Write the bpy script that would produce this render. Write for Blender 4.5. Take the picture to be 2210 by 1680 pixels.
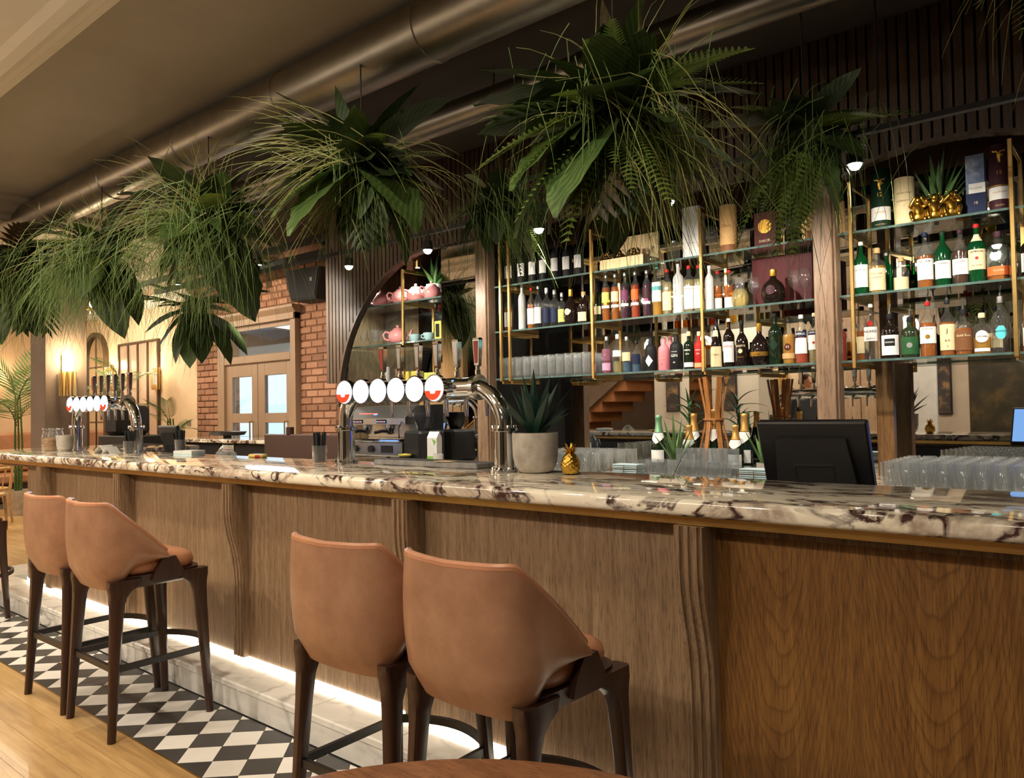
import bpy, bmesh, math, random
from math import sin, cos, pi, radians, sqrt, atan2
from mathutils import Vector, Matrix
rnd = random.Random(7)
for o in list(bpy.data.objects):
    bpy.data.objects.remove(o)
SC = bpy.context.scene
COL = SC.collection

# ------------------------------------------------------------------ camera
CAM_H, FPX, CX, CY = 1.39, 1660.0, 1105.0, 840.0
_y, _p, _r = radians(50), radians(1.52), 0.018
_fh = Vector((-cos(_y), sin(_y), 0)); _z = Vector((0, 0, 1)); _r0 = Vector((sin(_y), cos(_y), 0))
FWD = _fh * cos(_p) + _z * sin(_p)
_u0 = _z * cos(_p) - _fh * sin(_p)
RGT = _r0 * cos(_r) - _u0 * sin(_r)
UPV = _r0 * sin(_r) + _u0 * cos(_r)
EYE = Vector((0, 0, CAM_H))
cd = bpy.data.cameras.new('camera'); cam = bpy.data.objects.new('camera', cd); COL.objects.link(cam)
cd.sensor_width = 36; cd.lens = 36 * FPX / 2210.0; cd.clip_start = 0.02; cd.clip_end = 100
cam.matrix_world = Matrix(((RGT.x, UPV.x, -FWD.x, 0), (RGT.y, UPV.y, -FWD.y, 0), (RGT.z, UPV.z, -FWD.z, CAM_H), (0, 0, 0, 1)))
SC.camera = cam


def at(u, v, y):
    d = FWD + RGT * ((u - CX) / FPX) - UPV * ((v - CY) / FPX)
    return EYE + d * (y / d.y)


def depth(p):
    return (Vector(p) - EYE).dot(FWD)


# ------------------------------------------------------------------ world, lights, exposure
W = bpy.data.worlds.new('world'); SC.world = W; W.use_nodes = True
W.node_tree.nodes['Background'].inputs[0].default_value = (1.0, 0.88, 0.74, 1)
W.node_tree.nodes['Background'].inputs[1].default_value = 0.04
SC.view_settings.view_transform = 'Standard'; SC.view_settings.look = 'None'
SC.view_settings.gamma = 1; SC.view_settings.use_curve_mapping = False
SC.view_settings.exposure = 0.0
cy = SC.cycles
cy.max_bounces = 9; cy.diffuse_bounces = 3; cy.glossy_bounces = 5; cy.transmission_bounces = 6
cy.transparent_max_bounces = 40; cy.caustics_reflective = False; cy.caustics_refractive = False
cy.sample_clamp_indirect = 4; cy.use_denoising = True
WARM = (1.0, 0.84, 0.64); CREAM = (1.0, 0.89, 0.74)


def lamp(name, kind, loc, energy, color=WARM, target=None, size=.1, spot=60, blend=.5, sy=None):
    d = bpy.data.lights.new(name, kind); d.energy = energy; d.color = color
    if kind == 'SPOT':
        d.spot_size = radians(spot); d.spot_blend = blend; d.shadow_soft_size = size
    elif kind == 'POINT':
        d.shadow_soft_size = size
    else:
        d.size = size
        if sy: d.shape = 'RECTANGLE'; d.size_y = sy
    o = bpy.data.objects.new(name, d); COL.objects.link(o); o.location = loc
    if target is not None:
        o.rotation_euler = (Vector(target) - Vector(loc)).to_track_quat('-Z', 'Y').to_euler()
    return o


# ceiling downlights over the stools, and a second row over the seating behind the camera
for x, e in ((-6.6, 120), (-5.0, 115), (-3.4, 95), (-1.8, 60), (-0.2, 20)):
    lamp('downlight_lamp', 'SPOT', (x, 1.25, 3.24), e, WARM, (x, 1.5, 0), .05, 95, .8)
for x, e in ((-7.5, 240), (-5.0, 230), (-2.5, 150), (0.0, 45)):
    lamp('downlight_lamp', 'SPOT', (x, -1.2, 3.24), e, CREAM, (x - .2, 1.2, 0.2), .06, 120, .8)
# globe lamps added out of view to light the ceiling and room
ADDED_GLOBES = [(-3.2, -.55, 2.35), (-6.2, -.55, 2.35), (-9.3, .35, 2.45), (-.3, -1.0, 2.35)]
for p, e in zip(ADDED_GLOBES, (70, 85, 80, 22)):
    lamp('added_globe_light', 'POINT', p, e, CREAM, size=.12)
# unseen spots added to light the hanging plants from the front
for x, e in ((-1.5, 46), (-3.1, 46), (-4.6, 40), (-6.2, 38)):
    lamp('added_plant_spot', 'SPOT', (x + .55, 1.1, 3.22), e, CREAM, (x + .05, 2.45, 2.5), .03, 52, .6)
# far end of the room
lamp('far_room_lamp', 'AREA', (-11.5, 3.6, 3.2), 95, (1.0, .86, .66), (-11.5, 3.9, 0), 2.4, sy=1.6)
lamp('far_room_lamp', 'AREA', (-13.2, 1.2, 3.2), 110, (1.0, .86, .68), (-13.2, 1.4, 0), 2.0, sy=2.0)
# lamp over the brick wall and the aisle
lamp('brick_wall_lamp', 'SPOT', (-8.3, 3.7, 3.1), 140, (1.0, .86, .68), (-8.2, 5.3, 1.9), .06, 110, .7)
lamp('brick_wall_lamp', 'SPOT', (-6.3, 3.6, 2.7), 80, (1.0, .88, .72), (-6.3, 5.3, 1.7), .06, 100, .7)
# cool daylight coming into the room behind the door
lamp('street_room_lamp', 'AREA', (-10.6, 7.2, 2.9), 900, (.60, .80, 1.0), (-9.9, 7.8, 0), 2.5, sy=1.5)
# track spots above the aisle, aimed at the bottles
SPOTX = [(514, 627), (753, 575), (923, 540), (1163, 495), (1443, 435), (1845, 355)]
SPOTS = [at(u, v, 3.6) for u, v in SPOTX]
SPOTS[0] = Vector((-6.25, 3.6, 2.47))
SPOTS.append(Vector((-.1, 3.6, 2.455))); SPOTS.append(Vector((.8, 3.6, 2.455)))
for p in SPOTS:
    lamp('track_spot_lamp', 'SPOT', (p.x, p.y + .03, p.z - .075), 66, (1.0, .90, .76), (p.x + .1, 4.7, 1.5), .03, 115, .8)

# ------------------------------------------------------------------ mesh helpers


class MB:
    def __init__(s):
        s.v = []; s.f = []; s.uv = None

    def add(s, vs, fs):
        n = len(s.v); s.v += [tuple(v) for v in vs]; s.f += [tuple(i + n for i in f) for f in fs]
        return s

    def box(s, x0, y0, z0, x1, y1, z1):
        return s.add([(x0, y0, z0), (x1, y0, z0), (x1, y1, z0), (x0, y1, z0), (x0, y0, z1), (x1, y0, z1), (x1, y1, z1), (x0, y1, z1)],
                     [(0, 3, 2, 1), (4, 5, 6, 7), (0, 1, 5, 4), (1, 2, 6, 5), (2, 3, 7, 6), (3, 0, 4, 7)])

    def cbox(s, x0, y0, z0, x1, y1, z1, b=.004):
        """box with chamfered edges"""
        bm = bmesh.new(); bmesh.ops.create_cube(bm, size=1)
        for v in bm.verts:
            v.co = Vector(((x0 + x1) / 2 + v.co.x * (x1 - x0), (y0 + y1) / 2 + v.co.y * (y1 - y0), (z0 + z1) / 2 + v.co.z * (z1 - z0)))
        bmesh.ops.bevel(bm, geom=bm.edges[:], offset=b, segments=1, affect='EDGES')
        bm.verts.index_update()
        s.add([v.co for v in bm.verts], [[v.index for v in f.verts] for f in bm.faces]); bm.free()
        return s

    def prism(s, poly, a, b, axis='z'):
        """extrude a 2d polygon along an axis: z (x,y), y (x,z), x (y,z)"""
        def P(p, t):
            return (p[0], p[1], t) if axis == 'z' else (p[0], t, p[1]) if axis == 'y' else (t, p[0], p[1])
        n = len(poly)
        vs = [P(p, a) for p in poly] + [P(p, b) for p in poly]
        fs = [tuple(range(n - 1, -1, -1)), tuple(range(n, 2 * n))] + [(i, (i + 1) % n, n + (i + 1) % n, n + i) for i in range(n)]
        return s.add(vs, fs)

    def lathe(s, prof, seg=16, c=(0, 0, 0), a0=0, a1=2 * pi):
        full = abs(a1 - a0 - 2 * pi) < 1e-6
        n = seg if full else seg + 1
        vs = []; fs = []
        for r, z in prof:
            for k in range(n):
                a = a0 + (a1 - a0) * k / seg
                vs.append((c[0] + r * cos(a), c[1] + r * sin(a), c[2] + z))
        for i in range(len(prof) - 1):
            for k in range(seg):
                k2 = (k + 1) % n
                fs.append((i * n + k, i * n + k2, (i + 1) * n + k2, (i + 1) * n + k))
        return s.add(vs, fs)

    def tube(s, pts, r, seg=8, cap=True):
        pts = [Vector(p) for p in pts]; n = len(pts)
        rs = r if isinstance(r, (list, tuple)) else [r] * n
        t0 = (pts[1] - pts[0]).normalized()
        ref = Vector((0, 0, 1)) if abs(t0.z) < .9 else Vector((1, 0, 0))
        nx = t0.cross(ref).normalized(); vs = []; fs = []
        for i in range(n):
            t = (pts[min(i + 1, n - 1)] - pts[max(i - 1, 0)]).normalized()
            nx = (nx - t * nx.dot(t)).normalized(); ny = t.cross(nx)
            for k in range(seg):
                a = 2 * pi * k / seg
                vs.append(pts[i] + (nx * cos(a) + ny * sin(a)) * rs[i])
        for i in range(n - 1):
            for k in range(seg):
                k2 = (k + 1) % seg
                fs.append((i * seg + k, i * seg + k2, (i + 1) * seg + k2, (i + 1) * seg + k))
        if cap:
            fs.append(tuple(range(seg - 1, -1, -1))); fs.append(tuple(range((n - 1) * seg, n * seg)))
        return s.add(vs, fs)

    def bar(s, p, q, w, h):
        """rectangular bar from p to q, w across (horizontal), h upright"""
        p = Vector(p); q = Vector(q); t = (q - p).normalized()
        ref = Vector((0, 0, 1)) if abs(t.z) < .95 else Vector((0, 1, 0))
        a = t.cross(ref).normalized() * (w / 2); b = a.cross(t).normalized() * (h / 2)
        vs = [p - a - b, p + a - b, p + a + b, p - a + b, q - a - b, q + a - b, q + a + b, q - a + b]
        return s.add(vs, [(0, 1, 2, 3), (7, 6, 5, 4), (0, 4, 5, 1), (1, 5, 6, 2), (2, 6, 7, 3), (3, 7, 4, 0)])

    def grid(s, fn, nu, nv, wrap=False):
        vs = [fn(i / nu, j / nv) for j in range(nv + 1) for i in range(nu + (0 if wrap else 1))]
        m = nu if wrap else nu + 1
        fs = [(j * m + i, j * m + (i + 1) % m, (j + 1) * m + (i + 1) % m, (j + 1) * m + i) for j in range(nv) for i in range(nu)]
        return s.add(vs, fs)

    def mesh(s, name, mat, smooth=True, ang=38, fix=True):
        me = bpy.data.meshes.new(name); me.from_pydata(s.v, [], s.f)
        if fix:
            bm = bmesh.new(); bm.from_mesh(me); bmesh.ops.recalc_face_normals(bm, faces=bm.faces[:]); bm.to_mesh(me); bm.free()
        if smooth:
            me.polygons.foreach_set('use_smooth', [True] * len(me.polygons)); me.set_sharp_from_angle(angle=radians(ang))
        if mat is not None: me.materials.append(mat)
        me.update()
        return me

    def build(s, name, mat, parent=None, loc=None, smooth=True, ang=38, fix=True):
        return put(name, s.mesh(name, mat, smooth, ang, fix), parent, loc)


def put(name, me, parent=None, loc=None, M_=None):
    o = bpy.data.objects.new(name, me); COL.objects.link(o)
    if parent is not None: o.parent = parent
    if M_ is not None: o.matrix_basis = M_
    elif loc is not None: o.location = loc
    return o


def tag(o, label, cat, group=None):
    o['label'] = label; o['category'] = cat
    if group: o['group'] = group
    return o


def thing(name, label, cat, loc=(0, 0, 0), rz=0, group=None):
    o = bpy.data.objects.new(name, None); COL.objects.link(o); o.empty_display_size = .05
    o.location = loc; o.rotation_euler = (0, 0, rz)
    return tag(o, label, cat, group)


def struct(o):
    o['kind'] = 'structure'; return o


def stuff(o):
    o['kind'] = 'stuff'; return o


def clone(root, loc, rz=None, label=None, group=None, scale=None):
    def cp(o, par):
        c = o.copy(); COL.objects.link(c)
        if par is not None: c.parent = par
        for ch in list(o.children): cp(ch, c)
        return c
    r = cp(root, None); r.location = loc
    if rz is not None: r.rotation_euler = (0, 0, rz)
    if label: r['label'] = label
    if group: r['group'] = group
    if scale: r.scale = (scale,) * 3 if not isinstance(scale, tuple) else scale
    return r


# ------------------------------------------------------------------ materials
class NT:
    def __init__(s, name):
        s.m = bpy.data.materials.new(name); s.m.use_nodes = True; s.t = s.m.node_tree; s.t.nodes.clear()
        s.out = s.t.nodes.new('ShaderNodeOutputMaterial')

    def n(s, typ, **kw):
        nd = s.t.nodes.new('ShaderNode' + typ)
        for k, v in kw.items():
            if k.startswith('i_'):
                key = k[2:].replace('_', ' ')
                nd.inputs[int(key) if key.isdigit() else key].default_value = v
            else: setattr(nd, k, v)
        return nd

    def l(s, a, b): s.t.links.new(a, b)

    def ramp(s, fac, stops):
        r = s.n('ValToRGB'); e = r.color_ramp.elements
        while len(e) < len(stops): e.new(.5)
        for i, (p, c) in enumerate(stops):
            e[i].position = p; e[i].color = (*c, 1)
        s.l(fac, r.inputs[0]); return r.outputs[0]

    def coords(s, scale=(1, 1, 1), rot=(0, 0, 0), src='Object'):
        tc = s.n('TexCoord'); mp = s.n('Mapping')
        mp.inputs['Scale'].default_value = scale; mp.inputs['Rotation'].default_value = rot
        s.l(tc.outputs[src], mp.inputs[0]); return mp.outputs[0]

    def world(s, scale=(1, 1, 1)):
        g = s.n('NewGeometry'); mp = s.n('Mapping'); mp.inputs['Scale'].default_value = scale
        s.l(g.outputs['Position'], mp.inputs[0]); return mp.outputs[0]

    def noise(s, vec, sc, det=4, rough=.55, dist=0):
        n = s.n('TexNoise'); n.inputs['Scale'].default_value = sc; n.inputs['Detail'].default_value = det
        n.inputs['Roughness'].default_value = rough; n.inputs['Distortion'].default_value = dist
        if vec is not None: s.l(vec, n.inputs['Vector'])
        return n.outputs['Fac']

    def bsdf(s, **kw):
        b = s.n('BsdfPrincipled', **kw); s.l(b.outputs[0], s.out.inputs[0]); return b

    def bump(s, h, b, st=.3, d=.01):
        n = s.n('Bump'); n.inputs['Strength'].default_value = st; n.inputs['Distance'].default_value = d
        s.l(h, n.inputs['Height']); s.l(n.outputs[0], b.inputs['Normal'])


def col(r, g, b):
    f = lambda c: (c / 255 / 12.92) if c / 255 <= .04045 else ((c / 255 + .055) / 1.055) ** 2.4
    return (f(r), f(g), f(b))


_mc = {}


def plain(name, c, rough=.5, metal=0, coat=0, var=.08, vs=8, spec=.5, trans=0):
    """a paint, plastic, ceramic or metal with slight tonal variation"""
    if name in _mc: return _mc[name]
    m = NT(name)
    b = m.bsdf(); b.inputs['Roughness'].default_value = rough; b.inputs['Metallic'].default_value = metal
    b.inputs['Coat Weight'].default_value = coat; b.inputs['Specular IOR Level'].default_value = spec
    b.inputs['Transmission Weight'].default_value = trans
    f = m.noise(m.coords(), vs, 3)
    c0 = tuple(x * (1 - var) for x in c); c1 = tuple(min(1, x * (1 + var)) for x in c)
    m.l(m.ramp(f, [(.3, c0), (.7, c1)]), b.inputs['Base Color'])
    _mc[name] = m.m
    return m.m


def emit(name, c, st):
    if name in _mc: return _mc[name]
    m = NT(name); e = m.n('Emission'); e.inputs[0].default_value = (*c, 1); e.inputs[1].default_value = st
    m.l(e.outputs[0], m.out.inputs[0]); _mc[name] = m.m; return m.m


def thin_glass(name, tint=(.95, .97, .96), white=.03, gl=.9, rough=.02, edge=.35):
    """thin-walled glass: clear face-on, reflective and darker at grazing angles, white mixed in to brighten it"""
    if name in _mc: return _mc[name]
    m = NT(name)
    lw = m.n('LayerWeight'); lw.inputs[0].default_value = .5
    pw = m.n('Math', operation='POWER'); pw.inputs[1].default_value = 4.2 - 3 * edge; m.l(lw.outputs['Facing'], pw.inputs[0])
    fr = m.n('Math', operation='MULTIPLY_ADD'); fr.inputs[1].default_value = .85; fr.inputs[2].default_value = .045; m.l(pw.outputs[0], fr.inputs[0])
    tr = m.n('BsdfTransparent'); tr.inputs[0].default_value = (*tint, 1)
    g = m.n('BsdfGlossy'); g.inputs[0].default_value = (gl, gl, gl, 1); g.inputs['Roughness'].default_value = rough
    mx = m.n('MixShader'); m.l(fr.outputs[0], mx.inputs[0]); m.l(tr.outputs[0], mx.inputs[1]); m.l(g.outputs[0], mx.inputs[2])
    d = m.n('BsdfDiffuse'); d.inputs[0].default_value = (.8, .82, .82, 1)
    m2 = m.n('MixShader'); m2.inputs[0].default_value = white; m.l(mx.outputs[0], m2.inputs[1]); m.l(d.outputs[0], m2.inputs[2])  # diffuse white stands in for brightness on the glass
    m.l(m2.outputs[0], m.out.inputs[0]); _mc[name] = m.m; return m.m


def tinted(name, tint, body, k=.45):
    """coloured bottle glass or a coloured drink: part see-through, part body colour, glossy skin"""
    if name in _mc: return _mc[name]
    m = NT(name)
    tr = m.n('BsdfTransparent'); tr.inputs[0].default_value = (*tint, 1)
    b = m.n('BsdfPrincipled'); b.inputs['Roughness'].default_value = .08; b.inputs['Coat Weight'].default_value = .6
    f = m.noise(m.coords((1, 1, .4)), 14, 2)
    m.l(m.ramp(f, [(.35, tuple(x * .8 for x in body)), (.7, tuple(min(1, x * 1.25) for x in body))]), b.inputs['Base Color'])
    mx = m.n('MixShader'); mx.inputs[0].default_value = k
    m.l(tr.outputs[0], mx.inputs[1]); m.l(b.outputs[0], mx.inputs[2]); m.l(mx.outputs[0], m.out.inputs[0])
    _mc[name] = m.m; return m.m


def wood(name, c0, c1, c2, sc=(14, 14, .7), rough=.4, cath=0, bump=.15, coat=.1, pores=True, world=False):
    m = NT(name); b = m.bsdf(); b.inputs['Roughness'].default_value = rough; b.inputs['Coat Weight'].default_value = coat; b.inputs['Coat Roughness'].default_value = .25
    v = m.world(sc) if world else m.coords(sc)
    f1 = m.noise(v, 3.2, 6, .6, .4)
    base = m.ramp(f1, [(.28, c0), (.5, c1), (.74, c2)])
    v2 = m.world(tuple(x * 7 for x in sc)) if world else m.coords(tuple(x * 7 for x in sc))
    f2 = m.noise(v2, 3, 3, .6)
    pore = m.ramp(f2, [(.36, (.38, .36, .33)), (.5, (1, 1, 1))])
    mul = m.n('Mix', data_type='RGBA', blend_type='MULTIPLY'); mul.inputs[0].default_value = .75 if pores else .2
    m.l(base, mul.inputs[6]); m.l(pore, mul.inputs[7]); res = mul.outputs[2]
    if cath:
        v3 = m.world((1, 1, 1)) if world else m.coords((1, 1, 1))
        sx = m.n('SeparateXYZ'); m.l(v3, sx.inputs[0])
        # cathedral figure: nested upside-down arches every 'cath' metres
        a = m.n('Math', operation='PINGPONG'); a.inputs[1].default_value = cath / 2; m.l(sx.outputs[0], a.inputs[0])
        nz = m.noise(m.world((2.5, 2.5, .9)) if world else m.coords((2.5, 2.5, .9)), 1.6, 3)
        sq = m.n('Math', operation='POWER'); sq.inputs[1].default_value = 1.9; m.l(a.outputs[0], sq.inputs[0])
        k1 = m.n('Math', operation='MULTIPLY'); k1.inputs[1].default_value = 22.0; m.l(sq.outputs[0], k1.inputs[0])
        k2 = m.n('Math', operation='MULTIPLY_ADD'); k2.inputs[1].default_value = -1.15; m.l(sx.outputs[2], k2.inputs[0]); m.l(k1.outputs[0], k2.inputs[2])
        k3 = m.n('Math', operation='MULTIPLY_ADD'); k3.inputs[1].default_value = .6; m.l(nz, k3.inputs[0]); m.l(k2.outputs[0], k3.inputs[2])
        k4 = m.n('Math', operation='MULTIPLY'); k4.inputs[1].default_value = 11; m.l(k3.outputs[0], k4.inputs[0])
        fr = m.n('Math', operation='FRACT'); m.l(k4.outputs[0], fr.inputs[0])
        lines = m.ramp(fr.outputs[0], [(0, (.42, .36, .3)), (.16, (.85, .82, .8)), (.45, (1, 1, 1)), (.9, (1, 1, 1)), (1, (.6, .55, .5))])
        m2 = m.n('Mix', data_type='RGBA', blend_type='MULTIPLY'); m2.inputs[0].default_value = .62
        m.l(res, m2.inputs[6]); m.l(lines, m2.inputs[7]); res = m2.outputs[2]
    m.l(res, b.inputs['Base Color'])
    if bump: m.bump(f2, b, bump, .002)
    return m.m


def veined(name, base, c_patch, c_vein, sc=2.2, rough=.06, amount=.5, fine=1.0):
    """polished stone: cloudy pale ground, broken blotches and dark branching veins"""
    m = NT(name); b = m.bsdf(); b.inputs['Roughness'].default_value = rough; b.inputs['Coat Weight'].default_value = .35; b.inputs['Coat Roughness'].default_value = .03
    w = m.world((1, 1.6, 1.6))
    wn = m.n('TexNoise'); wn.inputs['Scale'].default_value = sc * 1.2; wn.inputs['Detail'].default_value = 5; m.l(w, wn.inputs['Vector'])
    mixv = m.n('Mix', data_type='RGBA', blend_type='LINEAR_LIGHT'); mixv.inputs[0].default_value = .22
    m.l(w, mixv.inputs[6]); m.l(wn.outputs['Color'], mixv.inputs[7])
    vo = m.n('TexVoronoi', feature='DISTANCE_TO_EDGE'); vo.inputs['Scale'].default_value = sc * 2.4; m.l(mixv.outputs[2], vo.inputs['Vector'])
    msk = m.noise(w, sc * .9, 4, .6)
    veins = m.ramp(vo.outputs['Distance'], [(0, (1, 1, 1)), (.05 * fine, (.55, .55, .55)), (.16 * fine, (0, 0, 0))])
    mm = m.ramp(msk, [(amount - .1, (0, 0, 0)), (amount + .12, (1, 1, 1))])
    mul = m.n('Math', operation='MULTIPLY'); m.l(veins, mul.inputs[0]); m.l(mm, mul.inputs[1])
    cl = m.noise(w, sc * 3, 5, .65)
    c1 = m.ramp(cl, [(.3, tuple(x * .9 for x in base)), (.65, base)])
    mp = m.n('Mix', data_type='RGBA'); m.l(c1, mp.inputs[6]); mp.inputs[7].default_value = (*c_patch, 1)
    pm = m.noise(w, sc * 1.7, 5, .7, .6)
    m.l(m.ramp(pm, [(amount + .02, (0, 0, 0)), (amount + .14, (.75, .75, .75))]), mp.inputs[0])
    mv = m.n('Mix', data_type='RGBA'); m.l(mul.outputs[0], mv.inputs[0]); m.l(mp.outputs[2], mv.inputs[6]); mv.inputs[7].default_value = (*c_vein, 1)
    m.l(mv.outputs[2], b.inputs['Base Color'])
    return m.m


def breccia(name):
    """polished violet breccia: cream clasts, mauve brown clouds and dark crisp veins"""
    m = NT(name); b = m.bsdf(); b.inputs['Roughness'].default_value = .05; b.inputs['Coat Weight'].default_value = .3; b.inputs['Coat Roughness'].default_value = .02
    w = m.world((1.15, 2.4, 1.7))
    n1 = m.noise(w, 3.4, 6, .55, 1.4); n2 = m.noise(w, 2.1, 5, .6, .8); n3 = m.noise(w, 9, 5, .6, .5)
    base = m.ramp(n3, [(.3, col(240, 226, 198)), (.6, col(251, 243, 224))])
    pm = m.ramp(n2, [(.49, (0, 0, 0)), (.56, (.85, .85, .85)), (.62, (.4, .4, .4)), (.68, (0, 0, 0))])
    mp = m.n('Mix', data_type='RGBA'); m.l(pm, mp.inputs[0]); m.l(base, mp.inputs[6]); m.l(m.ramp(n3, [(.35, col(108, 84, 74)), (.65, col(180, 156, 134))]), mp.inputs[7])
    vm = m.ramp(n1, [(.44, (0, 0, 0)), (.48, (1, 1, 1)), (.51, (1, 1, 1)), (.55, (0, 0, 0))])
    gate = m.ramp(n2, [(.41, (0, 0, 0)), (.50, (1, 1, 1))])
    mu = m.n('Math', operation='MULTIPLY'); m.l(vm, mu.inputs[0]); m.l(gate, mu.inputs[1])
    mv = m.n('Mix', data_type='RGBA'); m.l(mu.outputs[0], mv.inputs[0]); m.l(mp.outputs[2], mv.inputs[6]); mv.inputs[7].default_value = (*col(70, 48, 44), 1)
    m.l(mv.outputs[2], b.inputs['Base Color']); return m.m


def speckled(name, c0, c1, c2, sc=6, rough=.8, bump=.4, stretch=(1, 1, 1), metal=0, coat=0):
    m = NT(name); b = m.bsdf(); b.inputs['Roughness'].default_value = rough; b.inputs['Metallic'].default_value = metal; b.inputs['Coat Weight'].default_value = coat
    f = m.noise(m.world(stretch), sc, 6, .65)
    m.l(m.ramp(f, [(.3, c0), (.5, c1), (.72, c2)]), b.inputs['Base Color'])
    if bump: m.bump(m.noise(m.world(stretch), sc * 6, 4), b, bump, .004)
    return m.m


def leafmat(name, c0, c1, rough=.45, veins=0, trans=.25):
    m = NT(name); b = m.n('BsdfPrincipled'); b.inputs['Roughness'].default_value = rough
    f = m.noise(m.coords((1.5, 5, 1)), 3, 4)
    c = m.ramp(f, [(.3, c0), (.7, c1)])
    if veins:
        w = m.n('TexWave', wave_type='BANDS', bands_direction='DIAGONAL'); w.inputs['Scale'].default_value = veins; w.inputs['Distortion'].default_value = .6
        m.l(m.coords((1, 1, 1)), w.inputs['Vector'])
        mx = m.n('Mix', data_type='RGBA', blend_type='MULTIPLY'); mx.inputs[0].default_value = .45
        m.l(c, mx.inputs[6]); m.l(w.outputs['Color'], mx.inputs[7]); c = mx.outputs[2]
    m.l(c, b.inputs['Base Color'])
    t = m.n('BsdfTranslucent'); m.l(c, t.inputs[0])
    mx = m.n('MixShader'); mx.inputs[0].default_value = trans; m.l(b.outputs[0], mx.inputs[1]); m.l(t.outputs[0], mx.inputs[2])
    m.l(mx.outputs[0], m.out.inputs[0]); return m.m


OAK = wood('counter_oak', col(114, 90, 66), col(138, 111, 84), col(160, 133, 104))  # far oak greyed, haze put into the colour
OAK_CATH = wood('counter_oak_cathedral', col(110, 72, 34), col(130, 89, 43), col(150, 108, 56), cath=.42)  # deeper orange than the far oak, near light put into the colour
POST_WOOD = wood('post_walnut', col(112, 88, 68), col(136, 109, 86), col(156, 128, 104), sc=(10, 10, .6))
SLAT_WOOD = wood('slat_walnut', col(66, 50, 38), col(86, 66, 50), col(106, 82, 62), sc=(12, 12, .5))
DARK_WOOD = wood('stool_dark_wood', col(40, 22, 14), col(56, 31, 20), col(72, 42, 28), sc=(18, 18, 1.2), rough=.42)
TABLE_WOOD = wood('table_walnut', col(112, 72, 44), col(134, 88, 56), col(152, 104, 68), sc=(1.5, 16, 16), rough=.38)
FLOOR_WOOD = wood('floor_oak', col(172, 128, 66), col(198, 152, 86), col(216, 172, 106), sc=(.8, 9, 9), rough=.36, coat=.2)
LIGHT_WOOD = wood('pale_chair_oak', col(186, 146, 94), col(206, 168, 114), col(220, 186, 134), sc=(10, 10, 1))
BAMBOO = wood('rack_acacia', col(140, 88, 42), col(170, 112, 58), col(190, 134, 76), sc=(12, 12, .8))
LEATHER = speckled('tan_leather', col(150, 108, 82), col(164, 121, 92), col(177, 134, 104), 9, .36, .12)
LEATHER_IN = speckled('tan_leather_seat', col(168, 114, 82), col(182, 126, 92), col(194, 138, 102), 9, .4, .1)
VIOLA = breccia('violet_breccia_marble')
CARRARA = veined('white_carrara_marble', col(226, 222, 214), col(196, 194, 190), col(120, 118, 118), 1.6, .25, .56, .6)
BRASS = plain('brushed_brass', col(228, 192, 122), .27, 1, var=.06, vs=30)
BRASS_DK = plain('aged_brass_trim', col(206, 168, 100), .32, 1, var=.12, vs=12)
CHROME = plain('polished_chrome', (.82, .84, .86), .06, 1, var=.02)
STEEL = plain('brushed_steel', (.62, .63, .64), .28, 1, var=.05, vs=30)
MIRROR = plain('mirror_silvering', (.80, .80, .77), .012, 1, var=.005)
BLACK = plain('black_plastic', (.012, .012, .013), .38)
BLACK_M = plain('matt_black_paint', (.014, .013, .013), .7)
GOLD = plain('gold_paint', col(212, 168, 72), .28, 1, var=.1, vs=40)
GLASS = thin_glass('drinking_glass', (.975, .985, .985), .055, edge=.85)
GLASS_SHELF = thin_glass('shelf_glass', (.86, .92, .9), .03, edge=.4)
GLASS_PANE = thin_glass('window_pane', (.9, .95, .98), .01, edge=.25)
WHITE_CER = plain('white_ceramic', (.78, .77, .74), .25, coat=.3)
CONCRETE = speckled('concrete_pot', col(150, 142, 130), col(176, 168, 156), col(196, 188, 176), 12, .85, .3)
# ================================================================== ROOM
PLASTER = speckled('cream_plaster', col(216, 184, 148), col(222, 192, 156), col(228, 200, 166), 2.2, .85, .1)
TAUPE = speckled('taupe_ceiling_paint', col(164, 156, 140), col(170, 162, 146), col(176, 168, 152), 1.5, .8, .05)
CREAM_PAINT = speckled('cream_ceiling_paint', col(232, 224, 206), col(237, 229, 212), col(241, 234, 218), 1.5, .75, .05)
GREY_COL = speckled('grey_brown_column_paint', col(118, 100, 86), col(126, 108, 94), col(134, 116, 102), 2, .75, .05)
SUBFLOOR = plain('dark_grout', (.06, .055, .05), .8)
fl = struct(MB().box(-15.2, -4.9, -.06, 2.3, 8.8, -.012).build('floor', SUBFLOOR, smooth=False))


def randmat(name, stops, rough, sc, bump=.5, coat=0):
    m = NT(name); b = m.bsdf(); b.inputs['Roughness'].default_value = rough; b.inputs['Coat Weight'].default_value = coat
    oi = m.n('ObjectInfo'); f = m.noise(m.world(), sc, 5, .65)
    ad = m.n('Math', operation='MULTIPLY_ADD'); ad.inputs[1].default_value = .62; m.l(oi.outputs['Random'], ad.inputs[0])
    sb = m.n('Math', operation='MULTIPLY_ADD'); sb.inputs[1].default_value = .5; sb.inputs[2].default_value = -.05
    m.l(f, sb.inputs[0]); m.l(sb.outputs[0], ad.inputs[2])
    m.l(m.ramp(ad.outputs[0], stops), b.inputs['Base Color'])
    if bump: m.bump(f, b, bump, .006)
    return m.m


TILE_K = randmat('charcoal_tile', [(.2, col(48, 47, 46)), (.8, col(72, 70, 68))], .4, 9, .03)
TILE_W = randmat('white_marble_tile', [(.2, col(206, 200, 190)), (.55, col(226, 221, 212)), (.9, col(236, 232, 225))], .35, 7, .03)


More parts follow.
